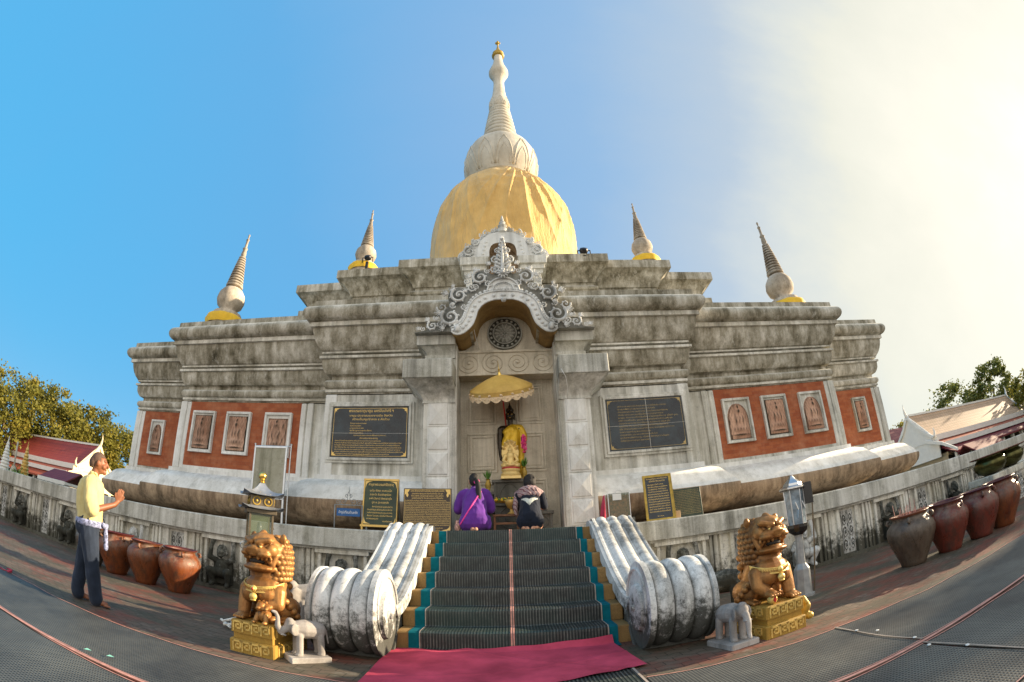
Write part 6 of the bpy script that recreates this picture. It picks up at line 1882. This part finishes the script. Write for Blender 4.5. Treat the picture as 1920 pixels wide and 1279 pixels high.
# wrap the print on the shirt
shirt = [c for c in p.children if c.name.startswith('black_shirt')][0]
from mathutils.bvhtree import BVHTree
def wrap(o, target, lift=.003, direction=Vector((0, 1, 0)), back=.5):
    bmt = bmesh.new(); bmt.from_mesh(target.data); bv = BVHTree.FromBMesh(bmt)
    bm = bmesh.new(); bm.from_mesh(o.data); bmesh.ops.subdivide_edges(bm, edges=bm.edges, cuts=3, use_grid_fill=True)
    for v in bm.verts:
        h = bv.ray_cast(v.co - direction * back, direction)
        if h[0]: v.co = h[0] - direction * lift
    bm.to_mesh(o.data); bm.free(); bmt.free()
wrap(prt, shirt, .005)

strap = [c for c in w.children if c.name.startswith('shoulder_strap')][0]
top_ = [c for c in w.children if c.name.startswith('purple_top')][0]
_b = bmesh.new(); _b.from_mesh(top_.data); _bv = BVHTree.FromBMesh(_b)
b = MB(); P_ = []
for i in range(24):
    q = i / 23; x = .11 - .33 * q; z = .64 - .55 * q
    h = _bv.ray_cast(Vector((x, -.6, z)), Vector((0, 1, 0)))
    P_.append((x, (h[0].y - .004) if h[0] else P_[-1][1], z))
b.tube(P_, .012, 6); _o = strap.data; strap.data = b.mesh('shoulder_strap', [M['pink']], 180); _b.free()
# ================================================================ guardian lions
def meander(b, x0, z0, s, n, y, flip=False, M0=None, t=.22):
    """row of n square spirals (greek key) raised on a face at y"""
    w = s * .155
    for k in range(n):
        ox = x0 + k * s
        segs = [((.08, .08), (.08, .92)), ((.08, .92), (.88, .92)), ((.88, .92), (.88, .30)), ((.88, .30), (.36, .30)), ((.36, .30), (.36, .66)), ((.36, .66), (.62, .66))]
        for (a, c) in segs:
            xa, xb = sorted((a[0], c[0])); za, zb = sorted((a[1], c[1]))
            b.box(ox + xa * s - w / 2, ox + xb * s + w / 2, y - .008, y + .002, z0 + za * s - w / 2, z0 + zb * s + w / 2, M0)
def lion(label, x, y, rz, turn, kind):
    t = thing('guardian_lion', label, 'statue', (x, y, 0), rz, 'pair of guardian lions at the stairs')
    W, D = .225, .30
    b = MB()
    b.bbox(-W - .012, W + .012, -D - .012, D + .012, .0, .122, .012); b.box(-W + .02, W - .02, -D + .02, D - .02, .12, .185); b.bbox(-W, W, -D, D, .18, .30, .012)
    po = build('pedestal', b, M['lion_base'], t)
    b = MB()
    for (z0, ww, dd) in ((.012, W + .012, D + .012), (.192, W, D)):
        s = .098; n = 4
        meander(b, -n * s / 2, z0, s, n, -dd)
        for sd in (-1, 1): meander(b, -2.5 * s, z0, s, 5, -ww, M0=RZ(R(90 * sd)))
    build('key_pattern', b, M['lion_gold'], po)
    b = MB()
    H0 = Vector((0, -.11, .90)); RH_ = RZ(turn)
    HS = 1.10
    def h(p): return H0 + (RH_ @ (Vector(p) - Vector((0, -.10, .90)))) * HS
    def hell(p, r_): b.ell(h(p), tuple(q * HS for q in (r_ if isinstance(r_, tuple) else (r_,) * 3)), M=RH_)
    def hcap(p, q, r0, r1=None): b.cap(h(p), h(q), r0 * HS, r1 * HS if r1 else None)
    sx = 1
    b.ell((-.13, .12, .40), (.10, .16, .12)); b.ell((.13, .12, .40), (.10, .16, .12)); b.ell((0, .14, .40), (.14, .13, .10))
    b.path([(0, .14, .44, .15), (0, .03, .60, .16), (0, -.04, .70, .15), (0, -.08, .80, .12)])
    b.ell((0, -.10, .60), (.175, .135, .14)); b.ell((-.07, -.14, .55), (.1, .1, .09)); b.ell((.07, -.14, .55), (.1, .1, .09))
    for s_ in (-1, 1):
        raised = (kind == 'ball' and s_ < 0) or (kind == 'cub' and s_ > 0)
        if raised:
            px, py, pz = s_ * .10, -.25, (.385 if kind == 'ball' else .44)
            b.path([(s_ * .15, -.10, .58, .075), (s_ * .17, -.14, .47, .06), (px, py + .06, pz + .02, .052)])
        else:
            px, py, pz = s_ * .145, -.225, .325
            b.path([(s_ * .145, -.10, .58, .078), (s_ * .155, -.14, .46, .062), (s_ * .15, -.17, .36, .056)])
        b.ell((px, py + .03, pz + .008), (.06, .07, .038))
        for q in (-.036, -.012, .012, .036): b.cap((px + q, py, pz + .012), (px + q * 1.15, py - .045, pz - .002), .0185, .016)
        # hind paw
        b.ell((s_ * .17, -.02, .32), (.055, .09, .035))
        for q in (-.03, 0, .03): b.cap((s_ * .17 + q, -.08, .32), (s_ * .17 + q, -.11, .315), .018)
        # curled fur on the elbow and haunch
        for k in range(4): b.ell((s_ * (.20 + .01 * k), -.05 + .05 * k, .50 - .05 * k), (.03, .035, .03))
    # head
    hell((0, -.06, .94), (.165, .155, .145)); hell((0, -.10, 1.02), (.12, .12, .07)); hell((0, -.02, .88), (.17, .13, .13))
    hell((0, -.175, .935), (.140, .08, .045)); hell((0, -.215, .955), (.055, .045, .032)); hell((-.035, -.235, .95), (.022, .02, .018)); hell((.035, -.235, .95), (.022, .02, .018))
    hell((-.08, -.185, .912), (.06, .06, .03)); hell((.08, -.185, .912), (.06, .06, .03)); hell((0, -.21, .91), (.05, .04, .022))
    hell((0, -.155, .80), (.135, .09, .035)); hell((0, -.10, .80), (.14, .10, .05)); hell((0, -.185, .83), (.06, .045, .012))
    for s_ in (-1, 1):
        hcap((s_ * .03, -.215, 1.005), (s_ * .11, -.165, 1.03), .022, .026); hell((s_ * .05, -.205, .99), (.03, .02, .016)); hell((s_ * .118, -.13, .95), (.04, .06, .05))
        hell((s_ * .15, -.04, 1.05), (.03, .022, .045)); hcap((s_ * .12, -.13, .83), (s_ * .135, -.10, .91), .022)
        hcap((s_ * .105, -.155, .86), (s_ * .115, -.13, .835), .018)
        for q in range(4): hell((s_ * (.04 + .03 * q), -.21 + .015 * q, .878), (.012, .012, .018))
    hcap((0, -.20, 1.03), (0, -.10, 1.085), .025, .03)
    # mane curls
    for row, z in enumerate((.72, .765, .81, .855, .90, .945, .99, 1.03, 1.06)):
        rr_ = (.17, .18, .185, .185, .185, .18, .165, .135, .10)[row]; n = (22, 22, 22, 22, 22, 21, 20, 16, 12)[row]
        for k in range(n):
            a = R(-58) + R(296) * k / (n - 1) + (.1 if row % 2 else 0)     # leaves the face open (towards -Y)
            p_ = (rr_ * cos(a) * .92, .01 + rr_ * sin(a) * .8, z)
            if p_[1] < -.09 : continue
            hell(p_, (.026, .026, .026)); hell((p_[0] * 1.08, .01 + (p_[1] - .01) * 1.08, p_[2] + .004), (.014, .014, .014))
    for k in range(9): b.ell((.12 * sin(k * 2.1), .16 + .015 * (k % 3), .50 + .03 * k), (.045, .04, .04))
    # tail flame
    b.path([(0, .27, .40, .04), (.02, .29, .52, .05), (-.01, .27, .66, .035), (0, .25, .74, .012)])
    b.v = [(p_[0] * 1.08, p_[1], p_[2]) for p_ in b.v]
    sculpt('body', b, M['lion'], t, .0070, 2)
    b = MB()
    for s_ in (-1, 1): b.ell(h((s_ * .058, -.208, .972)), (.021, .016, .018), seg=10, rings=7)
    build('eyes', b, M['lion_gold'], t, 60)
    b = MB()
    for s_ in (-1, 1): b.ell(h((s_ * .058, -.223, .972)), .008, seg=8, rings=6)
    build('pupils', b, M['black'], t, 60)
    b = MB(); b.ell(h((0, -.155, .852)), (.085, .07, .028)); build('mouth_hollow', b, M['dark_in'], t, 60)
    # harness band across the chest with key pattern, rosette and bell
    b = MB(); n = 40; vs = []
    def band(a, z, o): 
        return ((.185 + o) * cos(a), -.055 + (.185 + o) * sin(a), z - .05 * max(0, -sin(a)))
    for i in range(n + 1):
        a = R(180) + R(180) * i / n
        vs += [band(a, .665, .0), band(a, .665, .012), band(a, .625, .012), band(a, .625, .0)]
    fs = [(4 * i + k, 4 * i + (k + 1) % 4, 4 * i + 4 + (k + 1) % 4, 4 * i + 4 + k) for i in range(n) for k in range(4)]
    b.add(vs, fs)
    b.tube([band(R(180) + R(180) * i / n, .668, .012) for i in range(n + 1)], .006, 6); b.tube([band(R(180) + R(180) * i / n, .62, .012) for i in range(n + 1)], .006, 6)
    co = build('collar_band', b, M['lion_gold'], t, 60)
    b = MB()
    for i in range(1, 26):
        a = R(182) + R(176) * i / 26
        b.tube([band(a, .655, .016), band(a, .636, .016), band(a + .05, .636, .016), band(a + .05, .648, .016)], .0035, 5)
    build('key_pattern', b, M['lion'], co)
    b = MB(); b.ell((.0, -.255, .60), (.032, .016, .032)); b.ell((0, -.262, .60), (.018, .018, .018)); build('rosette', b, M['lion_gold'], t, 60)
    if kind == 'cub':
        b = MB(); b.ell((0, -.275, .60), .012); build('red_stone', b, M['red_gem'], t, 60)
    b = MB(); b.ell((.0, -.262, .53), (.038, .030, .036)); b.ell((0, -.265, .50), (.03, .02, .012)); build('bell', b, M['lion_gold'], t, 60)
    if kind == 'cub':
        b = MB(); cx, cy = .09, -.235
        b.ell((cx, cy + .02, .37), (.06, .075, .06)); b.ell((cx - .005, cy - .03, .455), (.045, .045, .045)); b.ell((cx - .01, cy - .072, .445), (.024, .02, .016)); b.ell((cx - .01, cy - .06, .425), (.024, .02, .010))
        for s_ in (-1, 1):
            b.cap((cx + s_ * .04, cy - .02, .38), (cx + s_ * .055, cy - .05, .32), .025, .022); b.ell((cx + s_ * .035, cy - .01, .49), .016); b.ell((cx + s_ * .055, cy - .07, .315), (.025, .03, .016)); b.ell((cx + s_ * .07, cy + .05, .335), (.035, .05, .035))
        for k in range(8):
            a = k * .785; b.ell((cx + .042 * cos(a), cy + .0, .455 + .042 * sin(a)), .014, seg=7, rings=5)
        sculpt('cub', b, M['lion'], t, .006, 1)
    else:
        b = MB(); b.ell((-.11, -.245, .345), .048); bo = build('ball', b, M['lion_gold'], t, 60)
        b = MB()
        for a in (0, 90, 180, 270):
            pass
        b.add([(-.115, -.296, .375), (-.092, -.292, .345), (-.115, -.296, .315), (-.138, -.29, .345)], [(0, 1, 2, 3)]); build('red_diamond', b, M['red_gem'], bo)
    return t
lion('brown stone lion on a gold pedestal left of the stairs, cub under its paw', -2.17, 4.0, R(-3), R(-8), 'cub')
lion('brown stone lion on a gold pedestal right of the stairs, paw on a ball', 2.30, 4.06, R(9), R(2), 'ball')
# small gold animal ornament at the back corner of the right lion
t = thing('dragon_ornament', 'small golden carved creature lying at the rear right corner of the right lion', 'statue', (2.66, 3.98, 0), R(20))
b = MB(); b.path([(0, 0, .08, .05), (.02, -.04, .16, .045), (0, -.02, .24, .03)]); b.ell((.04, -.05, .06), (.05, .05, .04)); b.ell((.0, -.05, .2), (.03, .03, .025)); b.ell((.02, .05, .05), (.05, .06, .05))
sculpt('body', b, M['old_gold'], t, .008, 1)

def elephant(label, x, y, rz, s=1.0, up=True, mk='elephant', base=True, z=0):
    t = thing('stone_elephant', label, 'statue', (x, y, z), rz, 'small stone elephants beside the scrolls')
    if base:
        b = MB(); b.bbox(-.15 * s, .15 * s, -.19 * s, .19 * s, 0, .05 * s, .008, RZ(0)); build('base_slab', b, M[mk], t)
    b = MB()
    b.path([(0, .11, .28, .085), (0, -.02, .295, .092), (0, -.09, .30, .075)])
    for sx in (-1, 1):
        b.cap((sx * .05, -.075, .24), (sx * .05, -.08, .06), .036, .034); b.cap((sx * .05, .12, .23), (sx * .05, .13, .06), .038, .034)
        b.ell((sx * .05, -.09, .06), (.037, .042, .016)); b.ell((sx * .05, .125, .06), (.037, .04, .016))
        b.ell((sx * .075, -.125, .30), (.012, .045, .062), M=RZ(sx * .35)); b.cap((sx * .03, -.20, .24), (sx * .035, -.25, .245), .010, .004)
    b.ell((0, -.145, .325), (.06, .06, .062)); b.ell((0, -.15, .37), (.045, .04, .03))
    if up: b.path([(0, -.18, .30, .038), (0, -.235, .27, .032), (0, -.265, .32, .027), (0, -.262, .40, .021), (0, -.28, .445, .017), (0, -.31, .455, .015)])
    else: b.path([(0, -.19, .29, .036), (0, -.225, .22, .028), (0, -.23, .13, .021), (0, -.245, .09, .018)])
    b.cap((0, .195, .28), (0, .215, .15), .012, .008)
    if s != 1.0:
        b.v = [(p[0] * s, p[1] * s, p[2] * s) for p in b.v]
    sculpt('body', b, M[mk], t, .0058 * s, 9, fac=.6)
    return t
elephant('small white stone elephant with raised trunk beside the left lion pedestal', -1.75, 3.90, R(-47), .96)
elephant('small white stone elephant with trunk down beside the right lion pedestal', 1.86, 3.88, R(12), up=False)
elephant('weathered stone elephant half hidden behind the left lion', -2.14, 4.95, R(-60), 1.55, mk='elephant')
elephant('weathered stone elephant half hidden behind the right scroll', 2.36, 5.05, R(50), 1.5, mk='dark_carve')
# scrap of stones behind the left lion
b = MB(); rg = random.Random(3)
for k in range(7): b.tube([(rg.uniform(-.15, .15), rg.uniform(-.1, .1), .02 + .01 * k), (rg.uniform(-.2, .2), rg.uniform(-.12, .12), .04 + .02 * k)], .014, 5)
tag(build('offcut_pile', b, M['white'], loc=(-2.95, 4.55, 0)), 'small heap of broken pale sticks on the paving left of the left lion', 'debris')

# ================================================================ buildings beyond the terrace
def hall(name, label, x0, x1, tiles, gable_mat, loc_label, sgn, yr=26.0, zr=5.5, ys=(24.0, 23.0, 22.0), flare=0.0, trims=(.16, .14)):
    """long roofed hall; ridge parallel to X at yr; three stacked roof slopes on each side; gable at the end nearest the temple"""
    t = thing(name, label, 'hall', ((x0 + x1) / 2, yr, 0))
    L = (-(x0 + x1) / 2, -yr, 0)
    zs = [(zr, yr), (3.55, ys[0]), (3.25, ys[0] - .05), (2.86, ys[1] + .0), (2.62, ys[1] - .05), (2.05, ys[2])]
    def slope(nm, za, ya, zb, yb, mk, ex, th=.10):
        for sd in (1, -1):
            Y = lambda y: yr + sd * (y - yr) if sd == 1 else yr + (yr - y)
            b = MB(); n = 6; pr_ = []
            for i in range(n + 1):
                u = i / n; y = ya + (yb - ya) * u; z = za + (zb - za) * (u + .10 * sin(PI * u))
                pr_.append((Y(y), z))
            b.grid(lambda u, v: (x0 - ex + (x1 - x0 + 2 * ex) * u, float(np.interp(v * n, range(n + 1), [p_[0] for p_ in pr_])), float(np.interp(v * n, range(n + 1), [p_[1] for p_ in pr_]))), 2, n)
            k = len(b.v); b.v += [(v[0], v[1], v[2] - th) for v in b.v]; m = len(b.f)
            for q in range(m): b.f.append(tuple(i + k for i in reversed(b.f[q]))); b.mi.append(0)
            b.box(x0 - ex, x1 + ex, min(Y(yb), Y(yb) - .04), max(Y(yb), Y(yb) + .04), zb - th - .02, zb + .0)
            build(nm, b, M[mk], t, 40, L)
    slope('roof', zr, yr, zs[1][0], zs[1][1], tiles[0], .0)
    slope('roof', zs[2][0], zs[2][1] + .3, zs[3][0], zs[3][1], tiles[1], .15)
    slope('roof', zs[4][0], zs[4][1] + .3, zs[5][0], zs[5][1], tiles[2], .3)
    b = MB()
    for (z1, y1, z0) in ((zs[1][0] - .02, zs[1][1] - .02, zs[2][0] - .02), (zs[3][0] - .02, zs[3][1] - .02, zs[4][0] - .02)):
        for sd in (1, -1):
            yy = y1 if sd == 1 else 2 * yr - y1
            b.box(x0 - .1, x1 + .1, yy - .06, yy + .06, z0 - .06, z1 + .02)
    b.box(x0, x1, yr - .09, yr + .09, zr - .05, zr + .10)
    build('roof_trim', b, M['roof_white'], t, None, L)
    b = MB(); b.box(x0 + .6, x1 - .6, ys[2] + 1.4, 2 * yr - ys[2] - 1.4, 0, 2.2); build('wall', b, M['cream_wall'], t, None, L)
    n = int((x1 - x0) / 1.6)
    for k in range(n + 1):
        b = MB(); x = x0 + .2 + (x1 - x0 - .4) * k / n; b.box(x - .11, x + .11, ys[2] + .25, ys[2] + .47, 0, 2.02); build('column', b, M['roof_white'], t, None, L)
    b = MB()
    for k in range(n):
        x = x0 + .2 + (x1 - x0 - .4) * (k + .5) / n; b.box(x - .5, x + .5, ys[2] + 1.37, ys[2] + 1.42, .3, 1.95)
    build('opening', b, M['dark_in'], t, None, L)
    # gables with swept boards and finials
    for xe, dr in ((x0, -1), (x1, 1)):
        b = MB(); poly = [(yr, zr + .0), (zs[1][1] + .1, zs[1][0] + .1), (zs[1][1] + .1, 3.2), (2 * yr - zs[1][1] - .1, 3.2), (2 * yr - zs[1][1] - .1, zs[1][0] + .1)]
        b.prism(poly, xe + dr * .05 - .04, xe + dr * .05 + .04, 'x'); build('gable', b, M[gable_mat], t, None, L)
        b = MB()
        for sd in (1, -1):
            Y = (lambda y: y) if sd == 1 else (lambda y: 2 * yr - y)
            pts = [(Y(yr), zr + .18), (Y(yr - .7), 4.66), (Y(yr - 1.4), 4.02), (Y(ys[0] - .12), 3.55)]
            lo = [(Y(ys[0] - .12), 3.36), (Y(yr - 1.4), 3.78), (Y(yr - .7), 4.4), (Y(yr), zr - .2)]
            b.prism(pts + lo, xe + dr * .16 - .05, xe + dr * .16 + .05, 'x')
            q = Y(ys[0] - .1)
            d_ = -1 if sd == 1 else 1
            b.tube([(xe + dr * .16, q, 3.45), (xe + dr * .16, q + d_ * .18, 3.50), (xe + dr * .16, q + d_ * .24, 3.75), (xe + dr * .16, q + d_ * .16, 4.05)], [.09, .10, .07, .015], 7)
            pts = [(Y(ys[0] + .5), 3.42), (Y(ys[1]), 2.9), (Y(ys[2] - .2), 2.2), (Y(ys[2] - .2), 2.02), (Y(ys[1]), 2.68), (Y(ys[0] + .5), 3.2)]
            b.prism(pts, xe + dr * .36 - .05, xe + dr * .36 + .05, 'x')
        b.tube([(xe + dr * .16, yr, zr), (xe + dr * .26, yr, zr + .3), (xe + dr * .30, yr, zr + .55), (xe + dr * .24, yr, zr + .9)], [.11, .09, .05, .01], 7)
        build('gable_board', b, M['roof_white' if gable_mat == 'roof_white' else 'gable_cream'], t, 40, L)
        b = MB(); b.box(xe + dr * .0 - .05, xe + dr * .0 + .05, zs[3][1] + .6, 2 * yr - zs[3][1] - .6, 2.0, 3.4); build('end_wall', b, M[gable_mat], t, None, L)
    return t
hall('prayer_hall', 'long hall with layered red tiled roofs and a sunlit cream gable beyond the left wall', -46.7, -31.2, ('tile_red', 'tile_orange', 'tile_orange'), 'gable_cream', '', 1)
hall('prayer_hall', 'long white gabled hall with layered tan and orange tiled roofs beyond the right wall', 27.4, 42.8, ('tile_tan', 'tile_orange', 'tile_maroon'), 'roof_white', '', -1, yr=24.0, zr=5.5, ys=(22.0, 21.0, 20.0))
# low lean-to and a second roof near each hall
def shed(label, x, y, w, d, h, mk, rz=0):
    t = thing('pavilion', label, 'pavilion', (x, y, 0), rz)
    b = MB(); b.prism([(-d / 2, h), (0, h + .75), (d / 2, h), (d / 2, h - .09), (0, h + .66), (-d / 2, h - .09)], -w / 2, w / 2, 'x'); build('roof', b, M[mk], t)
    b = MB(); b.box(-w / 2 - .03, w / 2 + .03, -d / 2 - .05, -d / 2 + .03, h - .2, h + .03); b.box(-w / 2 - .06, -w / 2 + .0, -d / 2, d / 2, h - .15, h); b.box(w / 2 - .0, w / 2 + .06, -d / 2, d / 2, h - .15, h); build('roof_trim', b, M['roof_white'], t)
    for sx in (-1, 1):
        for sy in (-1, 1):
            b = MB(); b.box(sx * (w / 2 - .3) - .07, sx * (w / 2 - .3) + .07, sy * (d / 2 - .3) - .07, sy * (d / 2 - .3) + .07, 0, h); build('post', b, M['roof_white'], t)
    b = MB(); b.box(-w / 2 + .4, w / 2 - .4, d / 2 - .5, d / 2 - .4, 0, h - .3); build('wall', b, M['cream_wall'], t)
shed('open white posted shelter right of the red roofed hall at far left', -27.0, 20.0, 3.2, 2.6, 1.85, 'tile_maroon')
shed('small shelter with a maroon roof just right of the temple base', 29.5, 19.6, 4.0, 2.4, 1.5, 'tile_maroon')
t = thing('house', 'distant maroon roofed house between the temple base and the white gable', 'house', (34.5, 31.5, 0))
b = MB(); b.prism([(-3.2, 4.0), (0, 6.0), (3.2, 4.0), (3.2, 3.85), (0, 5.85), (-3.2, 3.85)], -5, 5, 'x'); build('roof', b, M['tile_maroon'], t)
b = MB(); b.box(-4.6, 4.6, -2.7, 2.7, 0, 3.95); build('wall', b, M['cream_wall'], t)
b = MB(); b.box(-5.05, 5.05, -3.26, -3.16, 3.8, 4.02); build('roof_trim', b, M['roof_white'], t)

# ornaments beyond the left wall
def ringed_spire(label, x, y, h, r_, mk, rings):
    t = thing('ringed_spire', label, 'spire ornament', (x, y, 0))
    b = MB(); prof = [(r_ * 1.3, 0), (r_ * 1.3, h * .35), (r_ * 1.1, h * .42)]
    n = rings
    for k in range(n):
        q = k / n; z = h * (.44 + .46 * q); rr_ = r_ * (1 - .82 * q)
        prof += [(rr_ * .82, z), (rr_, z + h * .012), (rr_, z + h * .026), (rr_ * .82, z + h * .036)]
    prof += [(r_ * .08, h * .92), (r_ * .1, h * .94), (.01, h)]
    b.lathe(prof, 18); build('cone', b, M[mk], t, 40)
ringed_spire('white ringed spire ornament at the far left beyond the wall', -25.55, 14.2, 3.25, .36, 'roof_white', 9)
ringed_spire('gold ringed spire ornament beyond the left wall', -24.2, 14.8, 3.25, .33, 'gold_paint', 9)
t = thing('round_stone', 'pale oval standing stone between the two ringed spires', 'stone', (-27.0, 15.7, 0))
b = MB(); b.lathe([(.0, -.06), (.38, -.05), (.43, 0), (.38, .05), (.0, .06)], 32, T(0, 0, 2.55) @ RZ(R(-30)) @ S(1, 1, 1.75) @ RX(R(90))); build('disc', b, M['cream_wall'], t, 40)
b = MB(); b.lathe([(.25, 0), (.25, 1.5), (.12, 1.9)], 12); build('stand', b, M['cream_wall'], t)
t = thing('potted_shrub', 'bright green shrub at the foot of the gold spire ornament', 'shrub', (-23.9, 14.2, 0))
b = MB(); rs_ = random.Random(9)
for k in range(260):
    c = Vector((rs_.gauss(0, .28), rs_.gauss(0, .25), 1.3 + rs_.gauss(0, .18))); d = Vector((rs_.uniform(-1, 1), rs_.uniform(-1, 1), rs_.uniform(.2, 1.2))).normalized() * .18; w_ = d.cross(Vector((rs_.uniform(-1, 1), rs_.uniform(-1, 1), 0))).normalized() * .03
    b.add([c - w_, c + d, c + w_], [(0, 1, 2)])
build('leaves', b, M['plant'], t)
b = MB(); b.lathe([(.25, 0), (.32, .9), (.3, .95), (.0, .9)], 16); build('pot', b, M['cream_wall'], t)

# ================================================================ trees
def tree(label, x, y, h, rx, crown_base, mk, seed, ry=None, leaf=.38, ncl=95, per=64, lean=0, spiky=0):
    rg = random.Random(seed); ry = ry or rx
    t = thing('tree', label, 'tree', (x, y, -.05), 0, 'trees beyond the halls')
    b = MB(); tr = max(.16, h * .022)
    zt = crown_base + (h - crown_base) * .55
    b.tube([(0, 0, 0), (.1, .05, h * .2), (-.05, .1, h * .4), (.1 + lean * .5, 0, zt)], [tr * 1.3, tr, tr * .8, tr * .35], 9)
    ends = []
    for k in range(9):
        a = rg.uniform(0, 6.28); z0 = crown_base * .75 + (zt - crown_base * .75) * rg.random(); L = rx * rg.uniform(.5, .9)
        p0 = Vector((0, .05, z0)); p1 = p0 + Vector((cos(a) * L, sin(a) * L * ry / rx, L * rg.uniform(.35, .9)))
        b.tube([p0, p0.lerp(p1, .5) + Vector((0, 0, -.15)), p1], [tr * .45, tr * .3, tr * .1], 6); ends.append(p1)
    build('trunk', b, M['trunk'], t, 60)
    V = []; F = []
    zc = (h + crown_base) / 2; rz_ = (h - crown_base) / 2
    cl = []
    for k in range(ncl):
        while True:
            p_ = Vector((rg.uniform(-1, 1), rg.uniform(-1, 1), rg.uniform(-1, 1)))
            if .25 < p_.length < 1: break
        if p_.length < .6: p_ = p_.normalized() * rg.uniform(.6, 1)
        lump = 1 + .16 * sin(p_.x * 5 + seed) + .12 * sin(p_.z * 7 + seed * 2)
        c = Vector((p_.x * rx * lump + lean * (p_.z + 1) * .5, p_.y * ry * lump, zc + p_.z * rz_ * (1 + spiky * rg.random() * (1 if p_.z > .3 else 0))))
        cl.append((c, rx * rg.uniform(.13, .26)))
    for (c, cr) in cl:
        for k in range(per):
            o_ = Vector((rg.gauss(0, 1), rg.gauss(0, 1), rg.gauss(0, .75))) * cr * .62
            p_ = c + o_; d = Vector((rg.uniform(-1, 1), rg.uniform(-1, 1), rg.uniform(-.9, .5))).normalized() * leaf * rg.uniform(.5, 1.1)
            w_ = d.cross(Vector((rg.uniform(-1, 1), rg.uniform(-1, 1), rg.uniform(-1, 1)))).normalized() * leaf * .30
            n = len(V); V += [p_ - d * .5, p_ + w_, p_ + d * .5, p_ - w_]; F.append((n, n + 1, n + 2, n + 3))
    me = bpy.data.meshes.new('crown'); me.from_pydata([tuple(v) for v in V], [], F); me.materials.append(M[mk]); me.update()
    link('crown', me, t)
    return t
def at(az, d): return (d * sin(R(az)), d * cos(R(az)))
TG = [(-66.5, 50, 9.5, 4.2, 'leaf_gold', 'golden green tree cut by the left frame edge'), (-62, 50, 10.6, 3.9, 'leaf_gold', 'tallest golden tree above the left end of the red roof'), (-58.3, 53, 11.6, 3.8, 'leaf_gold', 'broad golden tree behind the middle of the red roof'),
      (-54.6, 51, 10.6, 3.6, 'leaf_gold', 'sunlit tree behind the cream gable'), (-51, 52, 10.3, 3.5, 'leaf_gold', 'green gold tree right of the cream gable'), (-47.6, 54, 9.2, 3.3, 'leaf_gold', 'low tree touching the left corner of the temple')]
for i, (az, d, h, r_, mk, lb) in enumerate(TG):
    x, y = at(az, d); tree(lb, x, y, h, r_, 1.2, mk, 20 + i, per=78, ncl=118)
TR_ = [(54.6, 56, 9.9, 3.2, 2.5, 'leaf_green', 'round green tree behind the ridge of the tan roofed hall', 0, .1), (59.3, 55, 10.2, 2.2, 4.0, 'leaf_green', 'pointed backlit tree rising above the tan roof', .8, .25), (63.6, 50, 7.0, 2.8, 1.5, 'leaf_gold', 'golden tree at the right frame edge', 0, .1), (61, 58, 7.6, 2.4, 1.5, 'leaf_green', 'small tree between the pointed tree and the golden tree', 0, .1), (47.4, 62, 8.2, 2.6, 2.0, 'leaf_gold', 'low tree behind the maroon roof beside the temple', 0, 0)]
for i, (az, d, h, r_, cb, mk, lb, ln, sp) in enumerate(TR_):
    x, y = at(az, d); tree(lb, x, y, h, r_, cb, mk, 60 + i, lean=ln, spiky=sp, ncl=75, per=60)

# tall trees added unseen beyond the right edge to shade the right forecourt
for i, (x, y, h) in enumerate(((41, -8, 12.6), (42, -3.5, 13.2), (40.5, .5, 12.2), (42, 4.5, 13.0), (41, 8.5, 12.4), (42.5, 12.5, 13.0), (43.5, 16.0, 12.2))):
    tree(['tall shade tree, first of the row beyond the right edge', 'tall shade tree, second of the row beyond the right edge', 'tall shade tree, third of the row beyond the right edge', 'tall shade tree, fourth of the row beyond the right edge', 'tall shade tree, fifth of the row beyond the right edge', 'tall shade tree, sixth of the row beyond the right edge', 'tall shade tree, last of the row beyond the right edge'][i], x, y, h, 3.1, .8, 'leaf_green', 90 + i, leaf=.55, ncl=120, per=60)
